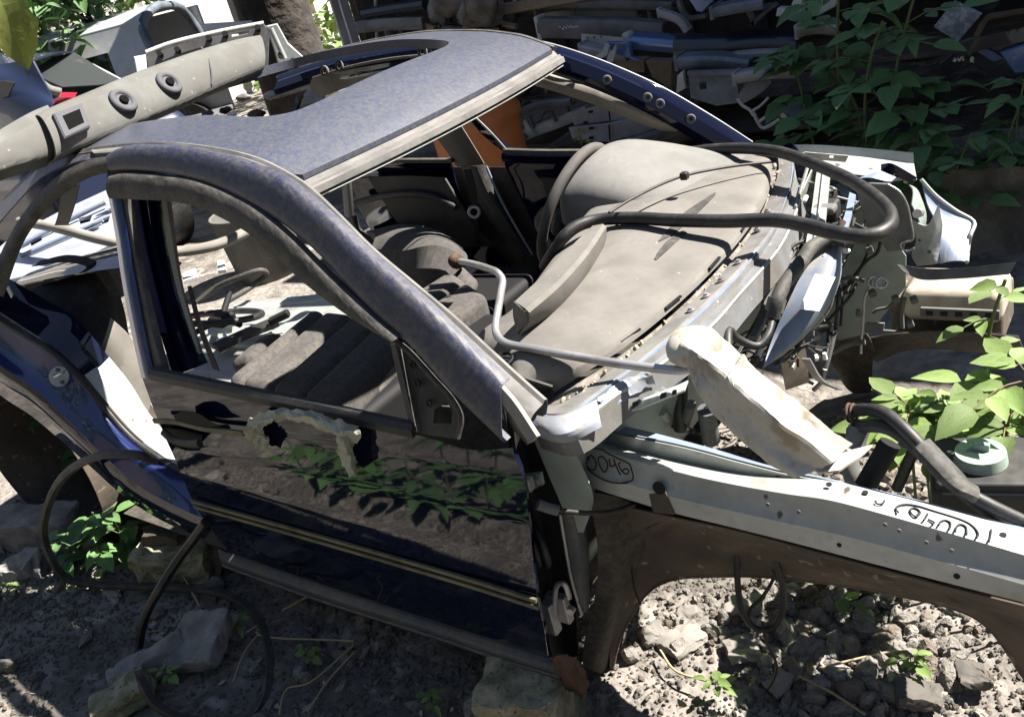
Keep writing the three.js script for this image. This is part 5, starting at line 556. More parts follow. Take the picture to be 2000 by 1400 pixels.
// rubber weather seal looping over the dashboard
const sec = [[-0.013, -0.012], [-0.006, -0.017], [0.008, -0.016], [0.014, -0.006], [0.012, 0.006], [0.004, 0.013], [-0.007, 0.012], [-0.014, 0.003]];
solo('weather_seal', sweep([[-0.794,0.9,0.084],[-0.743,0.95,0.098],[-0.71,0.985,0.088],[-0.687,1.0,0.055],[-0.651,1.0,0.013],[-0.562,1.0,0.003],[-0.429,1.0,0.02],[-0.297,1.0,0.029],[-0.19,1.0,0.026],[-0.113,1.0,0.054],[-0.035,1.0,0.097],[0.022,1.0,0.118],[0.053,1.0,0.105],[0.066,1.0,0.066],[0.055,1.0,0.006],[0.026,1.0,-0.052],[-0.024,1.0,-0.128],[-0.094,1.0,-0.218],[-0.18,1.0,-0.305],[-0.273,1.0,-0.393],[-0.377,0.99,-0.491],[-0.487,0.985,-0.545],[-0.59,0.98,-0.568],[-0.687,0.975,-0.562],[-0.749,0.97,-0.55]], sec, [0, 1, 0], { n: 200, crease: 1.2 }), M.rubber, 'thick black rubber weather seal looped across the dashboard and engine bay', 'rubber seal', [-0.4, 0.96, 0]);
solo('washer_tube', [tube([[-0.59,1.03,0.046],[-0.571,1.03,-0.054],[-0.523,1.02,-0.221],[-0.447,1.0,-0.339],[-0.36,0.97,-0.455]], 0.004, { n: 40, seg: 6 }), rbox(0.02, 0.02, 0.02, 0.004, [-0.508,1.025,-0.213])], M.rubber, 'thin black washer tube with a clip across the dashboard', 'tube', [-0.6, 0.96, -0.2]);
// white pressed steel panel across the engine bay
{
  const w = thing('white_cross_panel', 'weathered white pressed steel slam panel lying across the engine bay', 'metal panel', [0, 0.82, 0.55]);
  const E0 = [[-0.146,0.985,0.523],[-0.114,0.985,0.533],[-0.068,0.965,0.556],[-0.004,0.94,0.588],[0.056,0.915,0.618],[0.113,0.89,0.645],[0.155,0.875,0.663]], E1 = [[-0.155,1.0,0.557],[-0.094,0.983,0.592],[-0.064,0.954,0.583],[-0.004,0.929,0.617],[0.049,0.904,0.639],[0.1,0.884,0.658],[0.141,0.87,0.678]], E1b = [[-0.14,1.01,0.615],[-0.08,1.003,0.651],[-0.028,0.989,0.682],[0.024,0.964,0.704],[0.07,0.94,0.72],[0.113,0.918,0.729],[0.143,0.892,0.729]], E2 = [[-0.15,0.99,0.614],[-0.1,0.98,0.645],[-0.053,0.96,0.676],[-0.002,0.93,0.693],[0.047,0.905,0.71],[0.092,0.885,0.722],[0.122,0.87,0.725]], E3 = [[-0.152,0.96,0.59],[-0.092,0.955,0.667],[-0.073,0.93,0.672],[-0.02,0.905,0.698],[0.028,0.885,0.717],[0.07,0.87,0.734],[0.092,0.86,0.74]], E4 = [[-0.151,0.95,0.584],[-0.092,0.94,0.667],[-0.076,0.92,0.673],[-0.028,0.89,0.69],[0.022,0.87,0.712],[0.061,0.855,0.724],[0.083,0.85,0.734]];
  part(w, 'pressing', loft([E0, E1, E1b, E2, E3, E4], 0.003, { n: 80, m: 8, crease: 0.35, f: (p, u, v) => { p.y += 0.014 * (fbm(u * 3 + v * 5 + 4, v * 7 - u * 2 + 9, 64, 61, 3) - 0.5) + 0.008 * smooth(0.02, 0, Math.abs(v - 0.3 - 0.25 * u)); } }), M.whitePaint);
  part(w, 'end_cap', blob([0.05, 0.035, 0.05], 0.1, 1.5, 9, 3).translate(...[-0.137,0.985,0.58]), M.whitePaint);
  part(w, 'end_bracket', plate([[0.098,0.87,0.681],[0.131,0.87,0.655],[0.153,0.87,0.665],[0.179,0.87,0.644],[0.169,0.87,0.681],[0.15,0.87,0.722],[0.123,0.87,0.735],[0.097,0.87,0.717]], [[[0.132,0.87,0.682],[0.137,0.87,0.676],[0.14,0.87,0.682],[0.135,0.87,0.687]]], 0.004), M.whitePaint);
  for (const p of [[-0.097,0.99,0.609],[-0.092,0.99,0.625]]) part(w, 'rivet', disc(p, [0, 1, 0.3], 0.005, 0.01, 8), M.metal);
}
// hoses and expansion tank at the front
solo('coolant_hose', tube([[0.052,0.74,0.373],[0.103,0.79,0.427],[0.149,0.81,0.463],[0.195,0.8,0.499],[0.243,0.76,0.521],[0.283,0.72,0.528],[0.323,0.7,0.533],[0.388,0.66,0.521]], 0.012, { n: 80, seg: 10 }), M.rubber, 'long black coolant hose curving down to the tank, upper of two', 'hose', [0.2, 0.6, 0.5]);
solo('coolant_hose', tube([[0.077,0.74,0.429],[0.121,0.78,0.463],[0.161,0.79,0.48],[0.203,0.76,0.485],[0.252,0.71,0.493],[0.293,0.68,0.5],[0.326,0.66,0.508],[0.35,0.62,0.491]], 0.012, { n: 80, seg: 10 }), M.rubber, 'black coolant hose with a rusty clamp, lower of two beside the white panel', 'hose', [0.2, 0.55, 0.5]);
solo('hose_sleeve', sweep([[0.222,0.8,0.529],[0.257,0.775,0.547],[0.29,0.75,0.561],[0.308,0.735,0.557]], oval(0.04, 0.024, 12), [0, 1, 0], { n: 16 }), M.rubberDusty, 'black protective sleeve binding the two coolant hoses', 'sleeve', [0.3, 0.7, 0.5]);
for (const p of [[0.068,0.765,0.406], [0.088,0.755,0.442]]) solo('hose_clamp', [ring(p, [1, 0.2, 0], 0.017, 0.003, 16), ring(V(p).add(new THREE.Vector3(0.008, 0, 0)), [1, 0.2, 0], 0.017, 0.003, 16)], M.rust, p[1] > 0.76 ? 'rusty clamp on the upper coolant hose end' : 'rusty clamp on the lower coolant hose end', 'hose clamp', p);
solo('hose_elbow', tube([[0.096,0.76,0.443],[0.091,0.74,0.456],[0.09,0.72,0.469]], 0.02, { n: 12, seg: 12 }), M.bumper, 'short grey hose elbow behind the white panel bracket', 'hose', [0.16, 0.68, 0.58]);
solo('hose_elbow', tube([[0.072,0.68,0.441],[0.078,0.66,0.453],[0.083,0.64,0.457]], 0.017, { n: 12, seg: 12 }), M.bumper, 'grey pipe stub under the white panel bracket', 'hose', [0.16, 0.6, 0.6]);
solo('strut_bar', rod([0.111,0.66,0.485], [0.151,0.74,0.451], 0.02, 10), M.black, 'black bar standing behind the pale rail', 'bar', [0.2, 0.6, 0.55]);
solo('strut_bar', rod([0.143,0.6,0.402], [0.179,0.7,0.389], 0.011, 10), M.rubber, 'thin dark rod beside the coolant hoses', 'bar', [0.25, 0.58, 0.5]);
{
  const t = thing('expansion_tank', 'black plastic expansion tank with pale green screw cap', 'coolant tank', [0.37, 0.45, 0.42]);
  const c = V([0.28,0.66,0.334]);
  part(t, 'tank_body', rbox(0.20, 0.16, 0.17, 0.02, [c.x + 0.01, c.y - 0.10, c.z], [0, 0.25, 0]), M.blackPlastic);
  part(t, 'tank_top', rbox(0.185, 0.02, 0.155, 0.008, [c.x + 0.01, c.y - 0.022, c.z], [0, 0.25, 0]), M.blackPlastic);
  const cap = part(t, 'cap', cyl(0.043, 0.046, 0.022, 24, [c.x - 0.002, c.y, c.z + 0.01]), M.capGreen = mat({ map: mottle([0.2, 0.29, 0.25], [0.25, 0.28, 0.24], 0.4, { p: 6, s: 283 }), roughness: 0.5 }, 4));
  part(cap, 'cap_grip', rbox(0.03, 0.016, 0.012, 0.003, [c.x - 0.002, c.y + 0.018, c.z + 0.005]), M.capGreen);
  part(t, 'side_rib', rbox(0.012, 0.14, 0.02, 0.004, [c.x + 0.1, c.y - 0.09, c.z + 0.05]), M.bumper);
}
// grey bumper cover lying on the rear of the roof
{
  const b = thing('bumper_cover', 'dusty grey rear bumper cover lying across the back of the roof', 'bumper', [-2.05, 1.43, 0.2]);
  const fn = [0.820, 0.550, -0.160], up = (l, d) => l.map((p) => V(p).addScaledVector(V(fn), d).toArray());
  const bot = [[-1.792,1.455,0.651],[-1.801,1.459,0.617],[-1.834,1.456,0.439],[-1.875,1.455,0.224],[-1.921,1.458,-0.002],[-1.951,1.458,-0.158],[-1.967,1.458,-0.239]], top = [[-1.87,1.561,0.614],[-1.879,1.565,0.58],[-1.916,1.571,0.41],[-1.955,1.576,0.226],[-2.008,1.575,-0.045],[-2.04,1.566,-0.242],[-2.051,1.556,-0.33]], q1 = top.map((p, i) => V(p).lerp(V(bot[i]), 0.15).toArray()), q2 = top.map((p, i) => V(p).lerp(V(bot[i]), 0.5).toArray()), q3 = top.map((p, i) => V(p).lerp(V(bot[i]), 0.86).toArray());
  part(b, 'cover', loft([up(bot, -0.05).map((p) => [p[0] - 0.02, p[1], p[2]]), up(bot, -0.018), up(q3, 0.002), up(q2, 0.012), up(q1, 0.004), up(top, -0.02), up(top, -0.06).map((p) => [p[0] - 0.03, p[1], p[2]])], 0.004, { n: 70, m: 5, crease: 1.2 }), M.bumper);
  part(b, 'end_wall', loft([[q1[6], q2[6], q3[6]], up([q1[6], q2[6], q3[6]], -0.03).map((p) => [p[0], p[1], p[2] - 0.012]), up([q1[6], q2[6], q3[6]], -0.07).map((p) => [p[0] - 0.02, p[1], p[2]])], 0.004, { n: 12, m: 4 }), M.bumper);
  part(b, 'wing', loft([[[-1.906,1.563,0.56],[-1.894,1.561,0.615],[-1.864,1.548,0.724],[-1.833,1.532,0.829]], [[-1.867,1.527,0.573],[-1.851,1.522,0.637],[-1.817,1.508,0.769],[-1.787,1.494,0.871]], [[-1.842,1.459,0.595],[-1.83,1.458,0.653],[-1.812,1.464,0.767],[-1.795,1.468,0.868]], [[-1.903,1.434,0.572],[-1.884,1.425,0.638],[-1.868,1.434,0.753],[-1.847,1.434,0.86]]], 0.004, { n: 30, m: 6 }), M.bumper);
  for (const p of [[-1.866,1.514,0.371],[-1.903,1.514,0.184]]) { const r = part(b, 'sensor_ring', ring(p, fn, 0.03, 0.010, 24), M.bumperTrim); part(r, 'sensor_hole_disc', disc(p, fn, 0.013, 0.02, 16), M.matBlack); part(r, 'sensor_seat', disc(V(p).addScaledVector(V(fn), -0.004), fn, 0.032, 0.014, 24), M.bumperTrim); }  // black discs stand for the dark inside of the sensor holes
  const bz = part(b, 'recess_frame', plate([[-1.834,1.541,0.592],[-1.852,1.542,0.501],[-1.812,1.49,0.53],[-1.793,1.486,0.614]], [[[-1.83,1.531,0.579],[-1.843,1.532,0.518],[-1.817,1.499,0.536],[-1.804,1.496,0.592]]], 0.014, 0.004), M.bumperTrim); part(bz, 'recess_dark', plate([[-1.827,1.537,0.589],[-1.843,1.538,0.511],[-1.81,1.496,0.537],[-1.795,1.493,0.603]], [], 0.002), M.matBlack);  // black plate laid over the skin stands for the depth of the recess
  part(b, 'seam', tube([[-2.019,1.57,-0.056],[-1.978,1.545,-0.036],[-1.932,1.501,0.005],[-1.921,1.467,0.029]], 0.003, { n: 16, seg: 5 }), M.bumperTrim);
}
// rubber door seals trailing on the ground beside the car
const gsec = [[-0.011, -0.01], [0.009, -0.011], [0.012, 0.002], [0.004, 0.011], [-0.009, 0.009]];
solo('door_seal_loop', sweep([[-1.599,0.684,0.87], [-1.556,0.742,0.92], [-1.625,0.75,0.94], [-1.741,0.723,0.95], [-1.896,0.661,0.95], [-2.067,0.566,0.95], [-2.216,0.447,0.96], [-2.316,0.33,0.97], [-2.294,0.257,0.99], [-2.298,0.17,0.976], [-2.2,0.15,0.951], [-2.035,0.15,0.905], [-1.858,0.15,0.854], [-1.696,0.15,0.822], [-1.564,0.15,0.832], [-1.443,0.15,0.875], [-1.331,0.14,0.952], [-1.261,0.14,1.026], [-1.252,0.13,1.083], [-1.28,0.13,1.137]], gsec, [0.2, 0.3, 1], { n: 150, crease: 1.2 }), M.rubberDusty, 'long dusty rubber door seal hanging off the sill and trailing over the soil', 'rubber seal', [-1.9, 0.12, 0.95]);
solo('door_seal_loop', sweep([[-1.51,0.493,0.86], [-1.581,0.43,0.88], [-1.634,0.376,0.92], [-1.68,0.312,0.98], [-1.776,0.203,1.02], [-1.82,0.105,1.06], [-1.605,0.17,1.163], [-1.52,0.15,1.192], [-1.426,0.14,1.192], [-1.33,0.14,1.175]], gsec, [0.2, 0.3, 1], { n: 80, crease: 1.2 }), M.rubber, 'smooth black rubber seal curving down from the door corner to the soil', 'rubber seal', [-1.7, 0.12, 1.0]);

// ---------- leaves and plants ----------
function leafGeo(w, tooth, droop, fold) { // length 1 along +x, lies in xz, tip droops
  const n = 7, pos = [], uv = [], idx = []; for (let i = 0; i <= n; i++) { const t = i / n, wd = w * Math.pow(Math.sin(Math.PI * Math.pow(t, 0.72)), 0.9) * (1 + (tooth && i % 2 ? tooth : 0)); const y = -droop * t * t; for (const s of [-1, 0, 1]) { pos.push(t, y + Math.abs(s) * fold * wd, s * wd); uv.push(t, s); } }
  for (let i = 0; i < n; i++) for (let s = 0; s < 2; s++) { const a = i * 3 + s; idx.push(a, a + 1, a + 4, a, a + 4, a + 3); }
  const g = new THREE.BufferGeometry(); g.setAttribute('position', new THREE.Float32BufferAttribute(pos, 3)); g.setAttribute('uv', new THREE.Float32BufferAttribute(uv, 2)); g.setIndex(idx); g.computeVertexNormals(); return g; }
const leafG = [leafGeo(0.21, 0.05, 0.4, 0.5), leafGeo(0.36, 0.1, 0.1, 0.1), leafGeo(0.27, 0, 0.18, 0.25), leafGeo(0.30, 0.12, 0.3, 0.35), leafGeo(0.24, 0.08, 0.08, 0.15), leafGeo(0.33, 0.15, 0.22, 0.3)];
const veinT = tex(256, (u, v) => { const d = Math.min(v, 1 - v) * 2, w = Math.abs(((u * 9 - d * 4.5) % 1 + 1) % 1 - 0.5); let k = 0.62 + 0.3 * fbm(u * 10, v * 10, 10, 901, 4); if (d < 0.035) k = 1; else if (w < 0.06) k += 0.16; const sp = fbm(u * 14, v * 14, 14, 911, 2); return sp > 0.74 ? [k * 0.9, k * 0.62, k * 0.4] : k; });
const leafMat = (r, g, b) => [0.8, 1, 1.25].map((k) => mat({ color: lin(r * k * 1.2, g * k * 1.2, b * k * 1.1), map: veinT, roughness: 0.7, transmission: 0.3, thickness: 0 }, 0));
const LM = { green: leafMat(0.078, 0.18, 0.05), fresh: leafMat(0.13, 0.21, 0.045), yellow: leafMat(0.2, 0.24, 0.04) };
const stemMat = mat({ color: lin(0.10, 0.13, 0.05), roughness: 0.8 }), stemRed = mat({ color: lin(0.14, 0.09, 0.05), roughness: 0.8 });
function addLeaf(p, at, dir, size, set, k) {
  const m = new THREE.Mesh(leafG[Math.floor(rnd() * 6)], set[Math.floor(rnd() * 3)]); m.name = 'leaf'; m.castShadow = m.receiveShadow = true;
  const x = dir.clone().normalize(), up = new THREE.Vector3(rr(-0.35, 0.35), 1, rr(-0.2, 0.5)).normalize(), z = x.clone().cross(up).normalize(), y = z.clone().cross(x);
  m.quaternion.setFromRotationMatrix(new THREE.Matrix4().makeBasis(x, y, z)); m.scale.setScalar(size); m.position.copy(at).sub(p.position); p.add(m); return m;
}
// a weed of upright stems carrying pinnate leaves
function weed(name, label, base, stems, { size = 0.08, per = 6, leaflets = 5, set = LM.green, r = 0.004, start = 0.25, reach = 0.16, group, twig = stemMat, face } = {}) {
  const p = thing(name, label, 'plant', base, group), sticks = [], twigs = [];
  for (const s of stems) {
    const c = new THREE.CatmullRomCurve3(s.map(V)); sticks.push(tube(s, r, { n: 16, seg: 6 }));
    for (let i = 0; i < per; i++) {
      const t = start + (1 - start) * (i + 0.6) / per, o = c.getPoint(Math.min(1, t)), az = i * 2.4 + rnd() * 1.2, el = rr(0.1, 0.5), d = new THREE.Vector3(Math.cos(az), el, Math.sin(az)); if (face) d.add(V(face).multiplyScalar(0.6)); d.normalize();
      const L = reach * rr(0.7, 1.2) * (t > 0.85 ? 0.6 : 1), end = o.clone().addScaledVector(d, L).add(new THREE.Vector3(0, -L * 0.25, 0)), mid = o.clone().lerp(end, 0.5).add(new THREE.Vector3(0, L * 0.1, 0));
      twigs.push(tube([o, mid, end], r * 0.45, { n: 6, seg: 4 })); const tc = new THREE.QuadraticBezierCurve3(o, mid, end), side = d.clone().cross(new THREE.Vector3(0, 1, 0)).normalize();
      const np = (leaflets - 1) / 2; for (let k = 0; k < np; k++) for (const sg of [-1, 1]) addLeaf(p, tc.getPoint(0.4 + 0.55 * k / np), side.clone().multiplyScalar(sg).addScaledVector(d, 0.55).add(new THREE.Vector3(0, -0.15, 0)), size * rr(0.7, 1.1), set);
      addLeaf(p, end, d.clone().add(new THREE.Vector3(0, -0.3, 0)), size * rr(0.9, 1.3), set);
    }
  }
  part(p, 'stem', sticks, stemMat); if (twigs.length) { const o = part(p, 'leaf_stalks', twigs, twig); o.userData.kind = 'stuff'; } return p;
}
// volume of leaves for trees and hedges too far away to pick leaves apart
function crownGeo(c, rad, n, size) { const g = []; const base = leafG.map((l) => l.clone()); for (let i = 0; i < n; i++) { const d = new THREE.Vector3(rr(-1, 1), rr(-1, 1), rr(-1, 1)); if (d.length() > 1 || d.length() < 0.45) { i--; continue; } const cl = fbm(d.x * 2 + 9, d.y * 2 + d.z * 3 + 9, 64, 55, 2); if (cl < 0.42) { if (rnd() < 0.8) { i--; continue; } } const l = base[i % 6].clone(); const s = size * rr(0.6, 1.3); l.applyMatrix4(new THREE.Matrix4().compose(new THREE.Vector3(c[0] + d.x * rad[0], c[1] + d.y * rad[1], c[2] + d.z * rad[2]), new THREE.Quaternion().setFromEuler(new THREE.Euler(rr(-0.8, 0.8), rr(0, 6.3), rr(-0.9, 0.3))), new THREE.Vector3(s, s, s))); g.push(l); } return merge(g); }

// ---------- shed with parts racks behind the car ----------
const wood = mat({ map: mottle([0.11, 0.085, 0.06], [0.05, 0.04, 0.03], 0.45, { p: 8, s: 303, fine: 0.3 }), roughness: 0.95 }, 1), woodPale = mat({ map: mottle([0.26, 0.2, 0.13], [0.16, 0.12, 0.08], 0.4, { p: 9, s: 313, fine: 0.3 }), roughness: 0.9 }, 1.5), boardDark = mat({ map: mottle([0.028, 0.022, 0.017], [0.014, 0.012, 0.01], 0.45, { p: 7, s: 323 }), roughness: 1 }, 1);
{
  const s = thing('open_shed', 'dark open timber shed of racks full of car body parts', 'shed', [-1, 0.05, -4.6]);
  for (let i = 0; i < 34; i++) { const x = -6.2 + i * 0.3; part(s, 'wall_board', rbox(0.31, 3.1, 0.03, 0.004, [x, 1.55 + rr(-0.03, 0.03), -5.2 + (i % 2) * 0.033]), boardDark); }
  for (let i = 0; i < 8; i++) { part(s, 'end_board', rbox(0.03, 2.5, 0.36, 0.004, [4.2, 1.3, -5.0 + i * 0.37]), boardDark); }
  part(s, 'roof', rbox(6.2, 0.05, 2.6, 0.01, [1.1, 3.02, -4.2]), boardDark);
  part(s, 'roof', rbox(3.4, 0.05, 0.6, 0.01, [2.7, 2.98, -2.65]), boardDark);  // unseen overhang, added to shade the ground by the far wheel arch
  part(s, 'roof', rbox(4.4, 0.05, 1.9, 0.01, [-4.2, 3.1, -4.45]), boardDark);
  for (const [x, z, w] of [[-4.35, -3.2, 0.07], [0.9, -2.5, 0.08], [4.1, -2.0, 0.08]]) part(s, 'post', rbox(w, 2.6, w, 0.006, [x, 1.3, z]), wood);
  for (const [a, b, y] of [[-3.3, -1.3, 1.16], [-1.3, 0.9, 1.14]]) part(s, 'shelf_beam', rbox(b - a, 0.06, 0.05, 0.006, [(a + b) / 2, y, -3.05]), woodPale);
  for (const [y, x0, x1] of [[0.62, -3.4, 0.8], [1.14, -3.4, 0.8], [0.3, -3.2, -0.9]]) for (let k = 0; k < 3; k++) part(s, 'shelf_board', rbox(x1 - x0, 0.025, 0.2, 0.004, [(x0 + x1) / 2, y - 0.045, -3.25 - k * 0.23]), wood);
}
solo('steel_post', sweep([[-4.36, 0.05, -3.05], [-4.36, 2.7, -3.05]], [[-0.05, -0.04], [0.05, -0.04], [0.05, 0.04], [0.035, 0.04], [0.035, -0.025], [-0.035, -0.025], [-0.035, 0.04], [-0.05, 0.04]], [0, 0, 1]), mat({ map: mottle([0.48, 0.46, 0.47], [0.3, 0.28, 0.27], 0.35, { p: 6, s: 333 }), roughness: 0.6 }, 1), 'pale steel channel post at the corner of the shed', 'post', [-4.36, 0.05, -3.05]);
const zz = -3.0, DB = 'car parts stored on the shed racks';
const mBlue = mat({ color: lin(0.10, 0.17, 0.34), roughness: 0.25, metalness: 0.35, clearcoat: 0.8, clearcoatRoughness: 0.1 }), mNavy = mat({ color: lin(0.008, 0.011, 0.02), roughness: 0.4, clearcoat: 0.6 }), mGrey = mat({ map: mottle([0.14, 0.14, 0.15], [0.08, 0.075, 0.07], 0.4, { p: 7, s: 343 }), roughness: 0.6 }, 1.5), mPale = mat({ map: mottle([0.42, 0.43, 0.42], [0.3, 0.29, 0.26], 0.3, { p: 7, s: 353 }), roughness: 0.6 }, 1.5), mSteelBlue = mat({ map: mottle([0.15, 0.19, 0.24], [0.09, 0.1, 0.11], 0.4, { p: 7, s: 363 }), roughness: 0.5, metalness: 0.2 }, 1.5);
const mPaleBlue = mat({ map: mottle([0.36, 0.40, 0.48], [0.27, 0.28, 0.30], 0.3, { p: 7, s: 473 }), roughness: 0.4, metalness: 0.25 }, 1.5), mPaleD = mat({ map: mottle([0.3, 0.3, 0.31], [0.2, 0.19, 0.18], 0.35, { p: 7, s: 433 }), roughness: 0.5, metalness: 0.2 }, 1.5), mBlueD = mat({ color: lin(0.07, 0.12, 0.26), roughness: 0.3, clearcoat: 0.6 }), mBlueDk = mat({ color: lin(0.008, 0.014, 0.04), roughness: 0.45, clearcoat: 0.5, clearcoatRoughness: 0.05 }), woodBag = mat({ map: mottle([0.15, 0.125, 0.10], [0.07, 0.06, 0.05], 0.4, { p: 7, s: 443, fine: 0.3 }), roughness: 0.9 }, 3), glassPane = mat({ color: lin(0.75, 0.8, 0.78), roughness: 0.05, transmission: 1, thickness: 0, ior: 1.5 });
const cen = (l) => { const b = new THREE.Box3().setFromPoints(l.map(V)), c = b.getCenter(new THREE.Vector3()); return [c.x, b.min.y, c.z]; };
const chan = (w, h) => [[-w / 2, -h / 2], [w / 2, -h / 2], [w / 2 + 0.01, -h / 4], [w / 2 + 0.012, h / 4], [w / 2, h / 2], [-w / 2, h / 2], [-w / 2, h / 2 - 0.008], [w / 2 - 0.012, h / 2 - 0.01], [w / 2 - 0.012, -h / 2 + 0.01], [-w / 2, -h / 2 + 0.008]];
{ // racks: right of the roof
  const b = [[-2.715,1.029,-3.0],[-2.392,0.981,-3.0],[-2.127,0.941,-3.0],[-1.909,0.896,-3.0]]; const t = thing('bumper_beam', 'long dusty grey bumper beam with scratched writing on the shed rack', 'bumper beam', cen(b));
  part(t, 'beam', sweep(b, chan(0.08, 0.11), [0, 1, 0], { n: 20 }), mGrey); part(t, 'end_flange', rbox(0.03, 0.14, 0.10, 0.008, b[0]), mPale);
  const p = V([-2.557,1.011,-2.94]); for (let i = 0; i < 7; i++) { const x = p.x + i * 0.02; part(t, 'scratched_letter', tube([[x, p.y + rr(0, 0.02), p.z], [x + 0.008, p.y + rr(-0.012, 0.012), p.z], [x + 0.014, p.y + rr(-0.01, 0.016), p.z]], 0.0018, { n: 6, seg: 4 }), M.white); }
  const c = [[-2.359,0.978,-2.85],[-2.093,0.922,-2.85],[-2.092,0.86,-2.85],[-2.37,0.916,-2.85]]; const st = solo('slotted_strip', plate(c, [0, 1, 2, 3].map((i) => { const q = V([-2.328,0.963,-2.85]).add(new THREE.Vector3(0.045 * i, -0.012 * i * 0.3 - 0.006, 0)); return [[q.x, q.y, q.z], [q.x + 0.012, q.y, q.z], [q.x + 0.012, q.y - 0.012, q.z], [q.x, q.y - 0.012, q.z]]; }), 0.01), mPale, 'pale steel strip with punched holes below the grey beam', 'metal strip', cen(c));
  const bb = [[-1.978,0.945,-2.7],[-1.765,0.902,-2.7],[-1.567,0.865,-2.7],[-1.4,0.853,-2.7]]; const t2 = thing('blue_bumper_skin', 'glossy light blue bumper skin with rounded end on the rack', 'bumper', cen(bb));
  part(t2, 'skin', loft([bb.map((p) => [p[0], p[1] - 0.05, p[2] + 0.03]), bb.map((p) => [p[0], p[1] - 0.005, p[2] + 0.04]), bb.map((p) => [p[0], p[1] + 0.02, p[2]]), bb.map((p) => [p[0], p[1] + 0.022, p[2] - 0.08])], 0.004, { n: 20, m: 4 }), mBlue);
  part(t2, 'end_cap', rbox(0.05, 0.07, 0.08, 0.02, bb[0]), mPale);
  const br = [[-2.062,0.953,-2.6],[-1.934,0.937,-2.6],[-1.93,0.862,-2.6],[-1.879,0.84,-2.6],[-2.024,0.894,-2.6]]; const t3 = thing('blue_bracket', 'light blue pressed bracket with a pale lug near the rack edge', 'bracket', cen(br)); part(t3, 'bracket', plate(br, [], 0.03, 0.004), mBlue); part(t3, 'lug', plate([[-2.033,0.962,-2.55],[-2.018,0.944,-2.55],[-2.039,0.903,-2.55],[-2.088,0.882,-2.55],[-2.123,0.896,-2.55],[-2.06,0.922,-2.55]], [], 0.012, 0.002), mPale); part(t3, 'lug', plate([[-1.979,0.931,-2.52],[-1.955,0.96,-2.52],[-1.97,0.914,-2.52],[-2.0,0.863,-2.52],[-2.037,0.868,-2.52],[-2.009,0.908,-2.52]], [], 0.012, 0.002), mPale);
  const dk = [[-1.664,0.876,-2.6],[-1.442,0.85,-2.6],[-1.229,0.842,-2.6],[-1.029,0.813,-2.6]]; const t4 = solo('black_bumper_cover', loft([dk.map((p) => [p[0], p[1] + 0.06, p[2] - 0.06]), dk.map((p) => [p[0], p[1] + 0.03, p[2] + 0.02]), dk.map((p) => [p[0], p[1] - 0.05, p[2] + 0.03]), dk.map((p) => [p[0], p[1] - 0.12, p[2]])], 0.005, { n: 24, m: 4 }), mNavy, 'black bumper cover lying along the rack under the blue skin', 'bumper', cen(dk));
  const gp = [[-1.492,0.803,-2.35],[-1.244,0.782,-2.35],[-1.253,0.636,-2.35],[-1.37,0.631,-2.35],[-1.498,0.682,-2.35]]; const t5 = thing('pressed_grey_panel', 'blue grey body panel with a square cut-out in the rack', 'body panel', cen(gp)); part(t5, 'panel', plate(gp, [[[-1.44,0.753,-2.35],[-1.402,0.752,-2.35],[-1.408,0.715,-2.35],[-1.446,0.716,-2.35]]], 0.006, 0.002), mSteelBlue); part(t5, 'edge_strip', plate([[-1.541,0.799,-2.33],[-1.51,0.821,-2.33],[-1.513,0.736,-2.33],[-1.561,0.715,-2.33]], [], 0.02, 0.002), mPale); part(t5, 'top_flange', sweep([[-1.482,0.808,-2.33],[-1.235,0.787,-2.33]], rect(0.03, 0.02), [0, 1, 0], {}), mSteelBlue);
  const fr = thing('lamp_frame', 'white edged headlamp frame lying below the grey panel', 'lamp frame', [-1.09,0.547,-2.2]); const fl = part(fr, 'frame_bar', tube([[-1.193,0.695,-2.2],[-1.175,0.662,-2.2],[-1.139,0.635,-2.2],[-1.127,0.61,-2.2]], 0.008, { n: 12 }), mPale);
  part(fr, 'frame_bar', tube([[-1.125,0.627,-2.2],[-1.111,0.582,-2.2],[-1.09,0.549,-2.2],[-1.06,0.554,-2.2],[-1.003,0.584,-2.2]], 0.009, { n: 20 }), mPale); part(fr, 'frame_bar', tube([[-1.106,0.577,-2.2],[-1.059,0.602,-2.2],[-1.014,0.622,-2.2]], 0.008, { n: 10 }), mPale); part(fr, 'frame_bar', tube([[-1.129,0.632,-2.2],[-1.088,0.652,-2.2],[-1.045,0.686,-2.2]], 0.006, { n: 10 }), mPale);
  part(fr, 'lamp_body', loft([[[-1.028,0.613,-2.25],[-0.931,0.619,-2.25],[-0.875,0.6,-2.25]], [[-0.969,0.548,-2.2],[-0.92,0.568,-2.2],[-0.868,0.573,-2.2]]], 0.02, { n: 8, m: 3 }), mSteelBlue); part(fr, 'lamp_edge', plate([[-1.012,0.633,-2.18],[-0.991,0.636,-2.18],[-0.941,0.566,-2.18],[-0.962,0.549,-2.18]], [], 0.01), mPale);
  part(fr, 'lamp_seat', loft([[[-1.233,0.674,-2.3],[-1.151,0.762,-2.3],[-1.076,0.774,-2.3]], [[-1.209,0.641,-2.28],[-1.103,0.692,-2.28],[-1.049,0.734,-2.28]]], 0.01, { n: 8, m: 3 }), mGrey);
}
